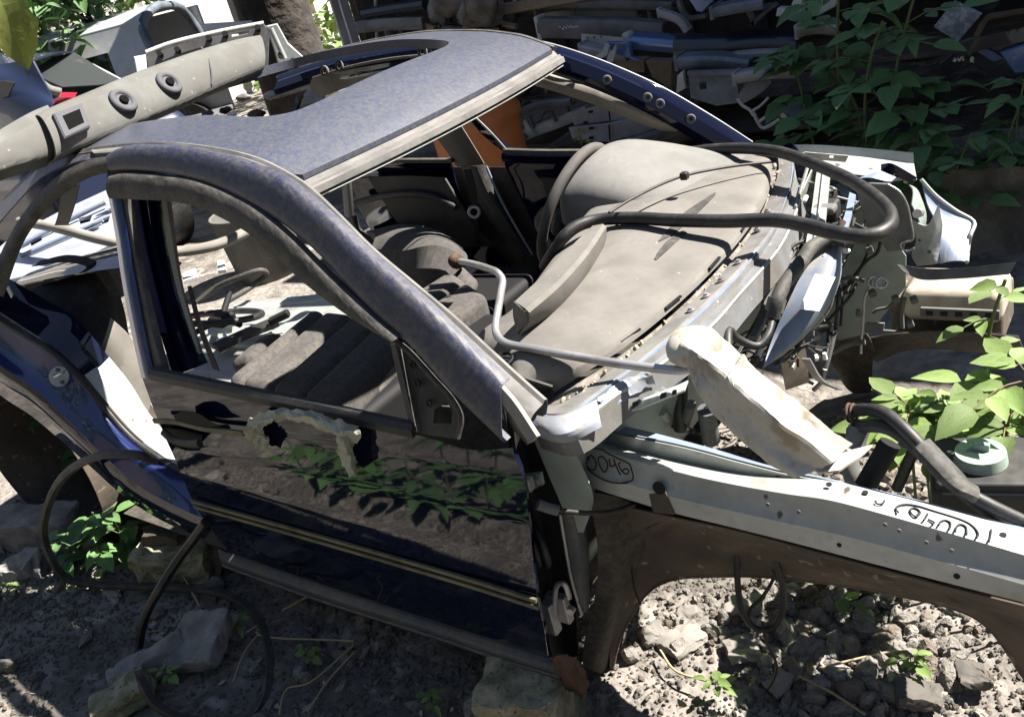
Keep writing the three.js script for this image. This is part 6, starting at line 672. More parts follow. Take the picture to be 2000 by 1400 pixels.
{ // further panels stacked on the racks
  const more = [[[[-2.819,1.083,-3.2],[-2.457,1.039,-3.2],[-2.153,0.99,-3.2]], 0.06, 0.05, mPale, 'thin pale trim rail on the upper shelf'], [[[-2.329,0.912,-2.8],[-2.202,0.874,-2.8],[-2.046,0.833,-2.8]], 0.08, 0.05, mPaleD, 'short silver rail end beside the blue bracket'], [[[-1.403,0.828,-2.5],[-1.219,0.827,-2.5],[-1.045,0.812,-2.5]], 0.05, 0.03, mPaleD, 'slim silver strip lying on the black bumper cover'], [[[-1.572,0.845,-2.45],[-1.382,0.829,-2.45],[-1.205,0.79,-2.45]], 0.1, 0.06, mSteelBlue, 'blue grey sill piece under the slim strip'], [[[-1.225,0.77,-2.3],[-1.075,0.778,-2.3],[-0.933,0.768,-2.3]], 0.07, 0.05, mPaleD, 'silver end piece of a beam above the lamp frame'], [[[-4.197,1.223,-3.0],[-3.913,1.206,-3.0],[-3.604,1.171,-3.0]], 0.05, 0.08, mGrey, 'grey board lying across the standing laths'], [[[-3.455,1.093,-3.0],[-3.206,1.074,-3.0],[-2.993,1.041,-3.0]], 0.09, 0.09, mNavy, 'black bumper lying behind the roof edge'], [[[-3.315,1.127,-3.0],[-3.075,1.101,-3.0],[-2.892,1.052,-3.0]], 0.03, 0.03, woodPale, 'pale batten under the tan trim'], [[[-2.775,1.154,-3.1],[-2.318,1.094,-3.1],[-1.871,1.018,-3.1]], 0.1, 0.05, mGrey, 'long grey beam on the top shelf'], [[[-1.794,1.042,-2.75],[-1.685,0.985,-2.75],[-1.651,0.928,-2.75]], 0.04, 0.04, mPaleD, 'silver corner strip hanging in the rack'], [[[-1.415,1.033,-2.6],[-1.282,1.038,-2.6],[-1.155,1.039,-2.6]], 0.12, 0.05, mSteelBlue, 'blue grey wing hanging from the top shelf'], [[[-0.916,0.942,-2.3],[-0.825,0.948,-2.3],[-0.739,0.928,-2.3]], 0.05, 0.05, mPaleD, 'silver tube end behind the bush'], [[[-3.09,0.504,-3.0],[-2.87,0.563,-3.0],[-2.598,0.569,-3.0]], 0.06, 0.05, mGrey, 'dull grey beam behind the silver one'], [[[-2.255,0.31,-2.8],[-2.04,0.358,-2.8],[-1.809,0.385,-2.8]], 0.05, 0.06, mGrey, 'grey pipe lying before the silver sill covers']];
  for (const [l, w, h, m, lab] of more) { const t = thing('stacked_part', lab, 'car part', cen(l)); part(t, 'channel', sweep(l, chan(w, h), [0, 1, 0], { n: 12 }), m); const e = V(l[0]); part(t, 'end_plate', rbox(0.02, h * 1.3, w * 1.2, 0.004, e), m); }
}
{ // hanging at the top
  const u = [[[[-1.704,1.08,-2.8],[-1.69,1.021,-2.8],[-1.664,0.986,-2.8],[-1.615,0.982,-2.8],[-1.563,0.983,-2.8]], 'grey hanging bracket with a hooked foot at the shed beam'], [[[-1.356,1.03,-2.8],[-1.336,0.977,-2.8],[-1.316,0.924,-2.8],[-1.324,0.9,-2.8]], 'narrow dark bracket arm hanging from the shed beam'], [[[-1.186,0.99,-2.8],[-1.236,0.963,-2.8],[-1.294,0.926,-2.8],[-1.323,0.905,-2.8]], 'slanting dark bracket arm meeting the narrow one']];
  for (const [l, lab] of u) solo('hanging_bracket', sweep(l, rect(0.02, 0.03), [0, 0, 1], { n: 14 }), mGrey, lab, 'bracket', cen(l));
  const w = [[-1.072,1.012,-2.5],[-1.013,1.003,-2.5],[-0.992,1.041,-2.5],[-0.962,1.037,-2.5],[-0.967,0.96,-2.5],[-1.0,0.96,-2.5],[-1.028,0.976,-2.5],[-1.08,0.985,-2.5]]; solo('white_fender', plate(w, [], 0.05, 0.004), mPale, 'white fender end hanging beside the leafy bush', 'fender', cen(w));
  const w2 = [[-0.952,0.972,-2.5],[-0.908,0.989,-2.5],[-0.854,1.021,-2.5],[-0.79,1.029,-2.5],[-0.816,0.989,-2.5],[-0.887,0.963,-2.5],[-0.934,0.961,-2.5]]; solo('white_fender', plate(w2, [], 0.05, 0.004), mPale, 'curved white fender lip above the leafy bush', 'fender', cen(w2));
  const f = [[-1.6,1.102,-2.7],[-1.45,1.08,-2.7],[-1.537,1.022,-2.7],[-1.563,1.031,-2.7]]; solo('blue_lamp_cover', plate(f, [], 0.04, 0.006), mBlue, 'blue wedge shaped cover hooked under the shed beam', 'cover', cen(f));
  // left group above the roof
  const dkbar = [[-4.116,1.297,-3.0],[-3.877,1.294,-3.0],[-3.563,1.282,-3.0]]; solo('dark_bar', sweep(dkbar, oval(0.07, 0.07, 8), [0, 1, 0], { n: 8 }), mNavy, 'dark blue bar poking out beside the pale post', 'bar', cen(dkbar));
  for (const [ab, m, lab, r] of [[[[-4.068,1.359,-3.1],[-4.18,1.042,-3.1]], mPale, 'thin white rod standing against the shed wall', 0.012], [[[-4.007,1.283,-3.1],[-4.037,1.039,-3.1]], mGrey, 'weathered grey plank standing in the rack', 0.035], [[[-3.89,1.267,-3.1],[-3.933,1.034,-3.1]], mGrey, 'narrow grey lath standing next to the plank', 0.018], [[[-3.571,1.287,-3.1],[-3.644,1.033,-3.1]], wood, 'wooden stake under the brown trim parts', 0.03], [[[-2.965,1.168,-3.1],[-3.081,0.977,-3.1]], mGrey, 'leaning grey door post by the roof edge', 0.05], [[[-2.933,1.195,-3.1],[-3.031,1.022,-3.1]], mPale, 'thin bright edge strip leaning on the post', 0.012], [[[-2.8,1.145,-3.1],[-2.818,0.994,-3.1]], woodPale, 'thin pale lath behind the grey beam', 0.01], [[[-2.53,1.124,-3.1],[-2.537,1.036,-3.1]], woodPale, 'short pale lath above the grey beam', 0.01], [[[-2.035,1.031,-3.1],[-2.041,0.895,-3.1]], mGrey, 'grey lath between beam and blue skin', 0.015]]) { const q = [[-8.742,2.038,-3.1]].length ? 0 : 0; solo('standing_lath', rod(ab[1], ab[0], r, 6), m, lab, 'lath', ab[1]); }
  const tr = [[[-3.277,1.263,-2.9], 0.16, 0.07], [[-3.156,1.194,-2.9], 0.07, 0.09], [[-3.051,1.209,-2.9], 0.16, 0.11], [[-3.369,1.239,-2.9], 0.06, 0.09]]; let i = 0; for (const [p, a, b] of tr) { const c = p; solo('trim_bundle', blob([a, b, 0.08], 0.45, 1.8, 70 + i, 3).translate(...c), [woodBag, M.trimGrey, woodBag, mGrey][i], ['brown crumpled trim piece hanging left in the rack', 'small pale crumpled trim hanging between brown ones', 'large tan crumpled trim hanging above the roof', 'grey crumpled bracket piece hanging by the stake'][i], 'trim', [c[0], c[1] - b, c[2]]); i++; }
  const pl = [[[-3.663,1.192,-3.0],[-3.536,1.136,-3.0],[-3.573,1.108,-3.0],[-3.62,1.128,-3.0]]]; solo('pale_shard', plate(pl[0], [], 0.012), woodPale, 'pale split shard behind the roof edge', 'shard', cen(pl[0]));
  for (const [c, lab] of [[[[-2.205,0.797,-2.9],[-2.017,0.776,-2.9],[-2.029,0.713,-2.9],[-2.205,0.732,-2.9]], 'brown wooden crate end below the blue bracket'], [[[-2.005,0.769,-2.9],[-1.85,0.746,-2.9],[-1.881,0.606,-2.9],[-1.977,0.679,-2.9]], 'brown wooden board behind the windscreen pillar']]) solo('wooden_crate', plate(c, [], 0.08, 0.004), woodPale, lab, 'crate', cen(c));
}
{ // low rack seen through the windscreen opening
  const b = [[-3.152,0.344,-3.1],[-2.854,0.407,-3.1],[-2.566,0.474,-3.1]]; const t = thing('silver_bumper_beam', 'silver bumper beam with upright brackets seen through the windscreen opening', 'bumper beam', cen(b)); part(t, 'beam', sweep(b, chan(0.05, 0.07), [0, 1, 0], { n: 10 }), mPale); part(t, 'end_tab', plate([[-3.045,0.457,-3.05],[-3.029,0.366,-3.05],[-2.976,0.363,-3.05],[-3.017,0.469,-3.05]], [], 0.01), mPale); for (const q of [[[-2.977,0.404,-3.05],[-2.987,0.487,-3.05]], [[-2.793,0.432,-3.05],[-2.814,0.507,-3.05]], [[-2.678,0.489,-3.05],[-2.685,0.522,-3.05]]]) part(t, 'bracket', rod(q[0], q[1], 0.012, 5), mGrey);
  part(t, 'bracket', tube([[-2.905,0.46,-3.05],[-2.864,0.497,-3.05],[-2.839,0.502,-3.05],[-2.818,0.46,-3.05]], 0.01, { n: 12 }), mGrey);
  const s1 = [[-2.56,0.513,-2.9],[-2.299,0.554,-2.9],[-2.05,0.569,-2.9],[-1.832,0.52,-2.9],[-2.073,0.45,-2.9],[-2.314,0.45,-2.9],[-2.563,0.443,-2.9]], s2 = [[-2.571,0.44,-2.85],[-2.288,0.445,-2.85],[-2.009,0.479,-2.85],[-1.821,0.446,-2.85],[-2.061,0.38,-2.85],[-2.311,0.34,-2.85],[-2.559,0.369,-2.85]];
  for (const [l, lab, jt, hs] of [[s1, 'upper silver sill cover lying on the low rack', [[-2.257,0.569,-2.83],[-2.264,0.472,-2.83]], [[-2.441,0.469,-2.84],[-2.391,0.531,-2.84]]], [s2, 'lower silver sill cover lying on the low rack', [[-2.277,0.448,-2.83],[-2.29,0.352,-2.83]], [[-2.41,0.432,-2.84],[-2.423,0.373,-2.84]]]]) { const o = thing('sill_cover', lab, 'sill cover', cen(l)); part(o, 'panel', plate(l, [], 0.02, 0.004), mPaleD); part(o, 'joint', rod(jt[0], jt[1], 0.005, 5), M.black); for (const h of hs) part(o, 'clip_hole_block', rbox(0.03, 0.014, 0.01, 0.002, h), M.black); }  // black blocks on the covers stand for dark clip openings
  const sh = [[-2.77,0.332,-2.9],[-2.619,0.395,-2.9],[-2.476,0.372,-2.9],[-2.525,0.317,-2.9]]; solo('dark_mudguard', plate(sh, [], 0.03, 0.006), mNavy, 'dark moulded mudguard under the silver sill covers', 'mudguard', cen(sh));
  for (const [ab, lab] of [[[[-2.914,0.724,-3.2],[-3.17,0.545,-3.2]], 'dark pipe leaning in the low rack'], [[[-2.876,0.687,-3.2],[-2.957,0.561,-3.2]], 'short dark pipe crossing the leaning one'], [[[-2.907,0.673,-3.2],[-2.922,0.541,-3.2]], 'pale upright lath behind the leaning pipes'], [[[-3.36,0.632,-3.2],[-3.513,0.357,-3.2]], 'black pipe standing beside the orange drum'], [[[-3.286,0.66,-3.2],[-3.435,0.388,-3.2]], 'grey pipe standing beside the orange drum']]) solo('leaning_pipe', rod(ab[1], ab[0], 0.02, 8), lab.includes('pale') ? woodPale : lab.includes('grey') ? mGrey : M.blackPlastic, lab, 'pipe', ab[1]);
  const lg = [[-1.933,0.319,-2.7],[-1.792,0.399,-2.7],[-1.543,0.444,-2.7]]; solo('fallen_log', sweep(lg, oval(0.12, 0.12, 9), [0, 1, 0], { n: 12 }), wood, 'grey brown log lying behind the far front door', 'log', cen(lg));
}
{ // right of the bush
  const a = [[-0.282,0.973,-2.3],[-0.186,0.912,-2.3],[-0.27,0.819,-2.3],[-0.357,0.887,-2.3]]; solo('speckled_panel', plate(a, [], 0.02, 0.003), mat({ map: mottle([0.16, 0.19, 0.24], [0.34, 0.36, 0.38], 0.4, { p: 12, s: 373, sharp: 0.12, fine: 0.4 }), roughness: 0.7 }, 4), 'speckled grey blue flat panel leaning over the bush', 'panel', cen(a));
  const a2 = [[-0.3,0.972,-2.45],[-0.13,0.947,-2.45],[-0.187,0.854,-2.45],[-0.213,0.882,-2.45]]; solo('dark_tailgate', plate(a2, [], 0.03, 0.003), mNavy, 'dark panel behind the speckled one', 'panel', cen(a2));
  const d = [[-0.265,0.798,-2.2],[-0.181,0.803,-2.2],[-0.082,0.746,-2.2],[-0.136,0.703,-2.2],[-0.2,0.745,-2.2],[-0.295,0.714,-2.2],[-0.317,0.757,-2.2]]; const t = thing('marked_black_panel', 'black curved body panel with white hand painted marks', 'body panel', cen(d)); part(t, 'panel', plate(d, [], 0.03, 0.004), mNavy);
  const mk = (pts) => part(t, 'paint_mark', tube(pts, 0.0028, { n: pts.length * 4, seg: 4 }), M.white);
  mk([[-0.262,0.776,-2.155],[-0.247,0.778,-2.155]]); mk([[-0.254,0.787,-2.155],[-0.254,0.771,-2.155]]); mk([[-0.243,0.786,-2.155],[-0.238,0.773,-2.155],[-0.23,0.79,-2.155]]); mk([[-0.23,0.79,-2.155],[-0.222,0.791,-2.155],[-0.228,0.784,-2.155],[-0.221,0.777,-2.155],[-0.228,0.774,-2.155]]); mk([[-0.197,0.764,-2.155],[-0.195,0.782,-2.155],[-0.188,0.781,-2.155],[-0.188,0.773,-2.155],[-0.195,0.772,-2.155],[-0.186,0.761,-2.155]]);
  const bl = [[-0.179,0.811,-2.15],[-0.139,0.812,-2.15],[-0.079,0.766,-2.15],[-0.115,0.759,-2.15]]; solo('blue_panel_strip', plate(bl, [], 0.02, 0.003), mBlueD, 'short blue strip lying on the marked panel', 'panel', cen(bl));
  const b2 = [[-0.078,0.799,-2.1],[0.044,0.83,-2.1],[0.046,0.725,-2.1],[-0.031,0.724,-2.1]]; solo('blue_box_panel', plate(b2, [], 0.06, 0.006), mBlueD, 'blue boxy panel end at the right of the marked panel', 'panel', cen(b2));
  const br = [[-0.166,0.875,-2.1],[-0.126,0.936,-2.1],[-0.075,0.942,-2.1],[0.026,0.946,-2.1]]; solo('dry_branch', tube(br, 0.012, { n: 20, seg: 6 }), wood, 'dry crooked branch across the dark panels', 'branch', cen(br));
  const br2 = [[-0.245,0.817,-2.15],[-0.153,0.838,-2.15],[0.004,0.856,-2.15]]; solo('dark_rail', sweep(br2, rect(0.05, 0.05), [0, 1, 0], { n: 8 }), mNavy, 'dark rail crossing above the marked panel', 'rail', cen(br2));
  const cw = thing('concrete_kerb', 'rough old concrete footing in the shade beyond the far fender', 'footing', [0.2, 0.05, -1.95]); part(cw, 'block', (() => { const g = new THREE.BoxGeometry(1.6, 0.5, 0.5, 40, 12, 12), p = g.attributes.position; for (let i = 0; i < p.count; i++) { const x = p.getX(i), y = p.getY(i), z = p.getZ(i), k = fbm(x * 5 + 20 + z * 3, y * 5 + 20 + z * 4, 256, 66, 4) - 0.5; p.setXYZ(i, x * (1 + 0.05 * k), y + 0.12 * k * (y > 0 ? 1 : 0.3), z + 0.12 * k); } g.computeVertexNormals(); g.translate(0.35, 0.18, -2.08); return g; })(), mat({ map: mottle([0.19, 0.18, 0.16], [0.09, 0.085, 0.07], 0.45, { p: 8, s: 383, fine: 0.4 }), roughness: 1, bumpMap: B.mid, bumpScale: 0.01 }, 1.5));
}
// orange drum
{ const c = [-2.55, 0.09, -1.95]; const t = thing('orange_drum', 'orange plastic drum standing behind the far rear door', 'drum', c); const om = mat({ map: mottle([0.52, 0.17, 0.045], [0.40, 0.12, 0.035], 0.35, { p: 6, s: 393 }), roughness: 0.55 }, 1.5); part(t, 'drum_body', new THREE.LatheGeometry([[0.001, 0], [0.2, 0], [0.22, 0.05], [0.235, 0.3], [0.25, 0.32], [0.25, 0.36], [0.235, 0.38], [0.24, 0.66], [0.255, 0.68], [0.255, 0.72], [0.24, 0.74], [0.24, 1.0], [0.23, 1.04], [0.22, 1.05], [0.215, 1.0], [0.001, 0.98]].map((p) => new THREE.Vector2(...p)), 40).translate(...c), om); part(t, 'rim', new THREE.TorusGeometry(0.235, 0.012, 6, 32).rotateX(Math.PI / 2).translate(c[0], c[1] + 1.05, c[2]), om); }
// ---------- yard behind: other cars, wall, tree ----------
const wallM = mat({ map: mottle([0.52, 0.50, 0.48], [0.4, 0.38, 0.36], 0.35, { p: 5, s: 403 }), roughness: 0.8 }, 0.6);
{
  const w = thing('corrugated_wall', 'pale corrugated metal wall behind the parked cars', 'wall', [-13, 0, -5]);
  for (let k = 0; k < 14; k++) { const rows = []; for (let i = 0; i <= 1; i++) { const r = []; for (let j = 0; j <= 24; j++) { const z = 6 - k * 1.05 - j / 24 * 1.04; r.push(new THREE.Vector3(-13 + 0.03 * Math.sign(Math.sin(j * 1.57)) * Math.min(1, Math.abs(Math.sin(j * 1.57)) * 1.4) + (k % 2) * 0.006, i ? 3.2 : 0, z)); } rows.push(r); } part(w, 'metal_sheet', sheet(rows, 0.004, { crease: 0.2 }), wallM); }
  const hs = thing('pale_building', 'pale boarded building with a black slab for its dark opening', 'building', [-11.5, 0, -8.2]);
  for (let i = 0; i < 16; i++) part(hs, 'wall_board', rbox(0.04, 0.2, 1.3, 0.004, [-11.2, 0.1 + i * 0.205, -7.0]), wallM);
  part(hs, 'doorway', rbox(0.05, 3.3, 1.5, 0.005, [-11.3, 1.65, -8.4]), M.black); part(hs, 'door_frame', rbox(0.12, 3.3, 0.16, 0.01, [-11.2, 1.65, -9.2]), wood); part(hs, 'wall_panel', rbox(0.06, 3.3, 1.2, 0.006, [-11.2, 1.65, -9.9]), wallM);  // black slab stands for the dark inside of the opening
}
{ // silver van, rear towards us
  const v = thing('silver_van', 'silver van with its tailgate missing, parked beyond the bumper cover', 'van', [-6.02, 0.08, -2.66]); const vm = mat({ map: mottle([0.42, 0.43, 0.44], [0.33, 0.32, 0.3], 0.3, { p: 4, s: 413 }), roughness: 0.35, metalness: 0.3 }, 0.8);
  const xr = -6.02, zs = -2.66, L = 2.6;
  const prof = (z, s) => [[xr, 0.45, z], [xr - 0.02, 1.0, z], [xr - 0.06, 1.45, z - 0.08 * s], [xr - 0.14, 1.60, z - 0.14 * s]];
  const win = (i, j) => i >= 6 && i < 10 && j >= 6 && j < 17;
  part(v, 'side_panel', (() => { const rows = []; for (let i = 0; i <= 12; i++) { const r = []; for (let j = 0; j <= 40; j++) { const t = i / 12, y = lerp(0.4, 1.58, t), x = xr - j / 40 * L - 0.10 * t * t; r.push(new THREE.Vector3(x, y - 0.16 * smooth(0.45, 1, j / 40) * t, zs - 0.16 * smooth(0.5, 1, t) * t)); } rows.push(r); } return sheet(rows, 0.01, { cut: win, crease: 0.6 }); })(), vm);
  part(v, 'roof', loft([[[xr - 0.1, 1.57, zs - 0.15], [xr - 1.3, 1.55, zs - 0.15], [xr - L, 1.38, zs - 0.15]], [[xr - 0.1, 1.64, zs - 0.4], [xr - 1.3, 1.62, zs - 0.4], [xr - L, 1.45, zs - 0.4]], [[xr - 0.1, 1.66, zs - 0.85], [xr - 1.3, 1.64, zs - 0.85], [xr - L, 1.46, zs - 0.85]], [[xr - 0.1, 1.57, zs - 1.5], [xr - 1.3, 1.55, zs - 1.5], [xr - L, 1.38, zs - 1.5]]], 0.01, { n: 20, m: 4 }), vm);
  part(v, 'side_window', plate([[xr - 0.42, 0.98, zs - 0.06], [xr - 1.2, 0.98, zs - 0.06], [xr - 1.2, 1.36, zs - 0.12], [xr - 0.46, 1.40, zs - 0.12]], [], 0.004), M.glassDark);
  part(v, 'tailgate_frame', [tube([[xr, 0.7, zs - 0.02], [xr - 0.04, 1.2, zs - 0.06], [xr - 0.1, 1.52, zs - 0.18], [xr - 0.1, 1.62, zs - 0.5], [xr - 0.1, 1.63, zs - 0.9], [xr - 0.1, 1.52, zs - 1.4], [xr - 0.04, 1.2, zs - 1.5], [xr, 0.7, zs - 1.54]], 0.045, { n: 60 })], mSteelBlue);
  part(v, 'far_side', rbox(L, 1.1, 0.03, 0.01, [xr - L / 2, 1.0, zs - 1.56]), vm); part(v, 'floor', rbox(L, 0.05, 1.5, 0.01, [xr - L / 2, 0.5, zs - 0.78]), mGrey);
  part(v, 'roof_aerial', tube([[xr - 0.6, 1.63, zs - 0.5], [xr - 0.72, 1.68, zs - 0.5]], 0.02, { n: 6 }), M.black);
  for (const s of [0, 1]) for (const e of [0.5, 2.2]) { const wl = part(v, 'wheel', cyl(0.3, 0.3, 0.18, 24, [xr - e, 0.36, zs - 0.1 - s * 1.4], [Math.PI / 2, 0, 0]), M.rubber); part(wl, 'rim', cyl(0.18, 0.18, 0.19, 16, [xr - e, 0.36, zs - 0.1 - s * 1.4], [Math.PI / 2, 0, 0]), M.metal); }
}
{ const v = scene.getObjectByName('silver_van'), q = [-7.018,1.302,-3.321]; v.position.set(q[0], 0.08, q[2]); v.rotation.y = 0.6; }
{ // dark blue hatchback close behind
  const v = thing('blue_hatchback', 'dark blue hatchback with raised rear glass and red tail lamp', 'car', [-4.9, 0.08, -0.3]);
  const side = [[[[-4.322,1.28,-0.25],[-3.872,1.316,-0.25],[-3.623,1.331,-0.25],[-3.414,1.344,-0.25]], 0], [[[-4.158,1.529,-0.3],[-3.802,1.486,-0.3],[-3.617,1.435,-0.3],[-3.43,1.408,-0.3]], 0], [[[-4.169,1.635,-0.36],[-3.916,1.585,-0.36],[-3.729,1.531,-0.36],[-3.564,1.463,-0.36]], 0], [[[-4.268,1.658,-0.42],[-3.982,1.634,-0.42],[-3.771,1.627,-0.42],[-3.7,1.619,-0.42]], 0]].map((q) => q[0]);
  part(v, 'side_panel', loft(side, 0.01, { n: 24, m: 5 }), mBlueDk);
  part(v, 'roof', loft([[[-4.268,1.658,-0.42],[-3.982,1.634,-0.42],[-3.842,1.628,-0.42],[-3.696,1.623,-0.42]], [[-5.232,1.68,-0.9],[-4.898,1.643,-0.9],[-4.573,1.622,-0.9],[-4.319,1.606,-0.9]], [[-6.262,1.679,-1.4],[-5.869,1.635,-1.4],[-5.375,1.591,-1.4],[-5.019,1.562,-1.4]]], 0.01, { n: 16, m: 4 }), mBlueDk);
  part(v, 'rear_glass', plate([[-3.96,1.564,-0.52], [-3.901,1.452,-0.6], [-4.306,1.387,-1.05], [-4.652,1.351,-1.4], [-5.038,1.54,-1.4], [-4.568,1.579,-1.0]], [], 0.006), M.dimGlass);
  part(v, 'glass_edge', tube([[-5.044,1.546,-1.4], [-4.837,1.444,-1.4], [-4.652,1.351,-1.4]], 0.008, { n: 10 }), mPale);
  part(v, 'window_seal', tube([[-3.945,1.573,-0.5], [-3.925,1.529,-0.52], [-3.926,1.471,-0.56], [-3.909,1.443,-0.6]], 0.022, { n: 14 }), M.flange);
  part(v, 'parcel_shelf', plate([[-4.064,1.533,-0.6], [-4.123,1.439,-0.7], [-4.661,1.398,-1.3], [-4.864,1.495,-1.3]], [], 0.02), M.blackPlastic);
  part(v, 'tail_lamp', loft([[[-3.625,1.435,-0.34],[-3.49,1.458,-0.34],[-3.432,1.475,-0.34]], [[-3.651,1.415,-0.36],[-3.513,1.431,-0.36],[-3.351,1.461,-0.36]]], 0.03, { n: 10, m: 3 }), mat({ color: lin(0.35, 0.012, 0.02), roughness: 0.2, clearcoat: 1 }));
  part(v, 'side_window', plate([[-3.995,1.586,-0.3],[-3.769,1.568,-0.3],[-3.704,1.553,-0.3],[-3.813,1.503,-0.3],[-4.098,1.488,-0.3]], [], 0.006), M.dimGlass);
  part(v, 'lower_body', rbox(1.6, 0.6, 1.2, 0.15, [-5.5, 0.80, -1.25]), mBlueDk);
  for (const z of [-0.35, -1.5]) part(v, 'wheel', cyl(0.29, 0.29, 0.18, 24, [-5.6, 0.36, z - 0.35], [Math.PI / 2, 0, 0]), M.rubber);
}
{ // grey body panel and silver pillar behind the bumper cover
  const b = [[-3.252,1.528,-0.688],[-3.192,1.536,-0.776],[-3.068,1.53,-0.943],[-2.929,1.512,-1.112],[-2.92,1.477,-1.119],[-2.95,1.336,-1.068],[-3.133,1.326,-0.834],[-3.259,1.454,-0.67]]; const t = thing('grey_rear_panel', 'bare grey rear body panel with black discs for bolt holes behind the bumper cover', 'body panel', cen(b)); part(t, 'panel', plate(b, [[[-3.028,1.512,-0.993],[-2.975,1.506,-1.057],[-2.981,1.493,-1.049],[-3.028,1.497,-0.991]]], 0.02, 0.003), mGrey); for (const p of [[-3.204,1.511,-0.722],[-3.159,1.507,-0.786],[-3.073,1.517,-0.904],[-3.027,1.515,-0.962],[-2.934,1.504,-1.074]]) part(t, 'bolt_hole_disc', disc(p, [0.7, 0.3, 0.6], 0.012, 0.06, 10), M.black); part(t, 'top_edge', tube([[-3.227,1.533,-0.673],[-3.167,1.542,-0.761],[-3.044,1.535,-0.926],[-2.906,1.518,-1.094]], 0.012, { n: 12 }), mPale);  // black discs stand for the dark of the bolt holes
  const a = [[[-2.845,1.505,-1.056],[-2.818,1.503,-1.087],[-2.802,1.416,-1.096],[-2.757,1.325,-1.135],[-2.818,1.327,-1.067],[-2.839,1.34,-1.044],[-2.84,1.398,-1.05]]][0]; const t2 = thing('silver_pillar_panel', 'cut silver body pillar with black discs for round holes standing by the tree', 'body panel', cen(a)); part(t2, 'panel', plate(a, [], 0.04, 0.006), M.silver); part(t2, 'rib', tube([[-2.792,1.499,-1.024],[-2.784,1.431,-1.028],[-2.774,1.362,-1.03]], 0.012, { n: 10 }), M.silver); for (const p of [[-2.752,1.342,-1.052],[-2.783,1.381,-1.022]]) part(t2, 'hole', disc(p, [0.7, 0.3, 0.6], 0.014, 0.02, 12), M.black);  // round holes are black discs, their darkness is in the colour
  const wb = [[-3.115,1.537,-0.535],[-3.09,1.533,-0.571],[-3.099,1.47,-0.552],[-3.119,1.472,-0.521]]; solo('white_block', plate(wb, [], 0.03, 0.003), M.white, 'small white panel piece upright behind the bumper cover', 'panel', cen(wb));
  const wr = [[-6.596,1.418,-3.572],[-6.331,1.333,-3.898],[-6.347,1.253,-3.872],[-6.587,1.328,-3.578]]; solo('white_rail_stack', plate(wr, [], 0.2, 0.01), M.white, 'white slatted rail lying before the boarded building', 'rail', cen(wr));
}
{ // big tree trunk and leaf canopies
  const bark = mat({ map: mottle([0.05, 0.042, 0.036], [0.022, 0.019, 0.016], 0.45, { p: 8, s: 423, fine: 0.4 }), roughness: 1, bumpMap: B.mid, bumpScale: 0.03 }, 1.2);
  const t = thing('large_tree', 'broad dark tree trunk between the boarded building and the shed', 'tree', [-7.6, 0.05, -5.3]);
  part(t, 'trunk', new THREE.CylinderGeometry(0.30, 0.42, 4, 18, 12).translate(-7.6, 2.0, -5.3), bark); for (let k = 0; k < 5; k++) part(t, 'limb', rod([-7.6, 3.6, -5.3], [-7.6 + Math.cos(k * 1.26) * 1.6, 5.4, -5.3 + Math.sin(k * 1.26) * 1.6], 0.16, 8, 0.05), bark);
  const cr = part(t, 'crown', crownGeo([-7.6, 6.0, -5.3], [2.4, 1.6, 2.4], 1500, 0.3), LM.green[1]); cr.userData.kind = 'stuff';
  const fo = [[[-8.781,1.795,-3.933], [0.75, 0.5, 0.8], 420, 0.16, 'sunlit broadleaf sapling overhanging the silver van', LM.fresh[1]], [[-8.201,1.79,-2.945], [0.75, 0.6, 0.8], 520, 0.16, 'darker leafy tree behind the silver van roof', LM.green[1]], [[-9.5, 1.75, -4.3], [0.3, 0.3, 0.3], 150, 0.14, 'small leafy shrub before the boarded building', LM.green[2]], [[-9.2, 1.4, -7.3], [0.9, 1.0, 0.9], 380, 0.2, 'sunlit bush between the tree trunk and the post', LM.fresh[2]], [[-10.5, 0.4, -8.9], [1.6, 0.5, 1.6], 500, 0.2, 'low bright weeds on the sunny ground beyond the trunk', LM.fresh[1]]];
  for (const [c, r, n, s, lab, m] of fo) { const o = thing('leafy_shrub', lab, 'shrub', [c[0], 0.06, c[2]]); part(o, 'stem', rod([c[0], 0.03, c[2]], c, 0.03, 6), bark); const q = part(o, 'crown', crownGeo(c, r, n, s), m); q.userData.kind = 'stuff'; }
}
// close leaf at the upper left edge
weed('overhanging_twig', 'twig with one big translucent yellow green leaf beside the blue hatchback', [-1.55, 1.75, 1.0], [[[-1.412,1.889,0.91], [-1.397,1.852,0.875], [-1.379,1.824,0.839]]], { size: 0.01, per: 0, set: LM.yellow, r: 0.003 });
{ const p = scene.children[scene.children.length - 1]; for (const [a, b, s] of [[[-1.379,1.824,0.839], [-1.381,1.718,0.84], 0.15], [[-1.434,1.83,0.835], [-1.456,1.752,0.876], 0.12]]) { const d = V(b).sub(V(a)); const m = addLeaf(p, V(a), d, s, LM.yellow); } }
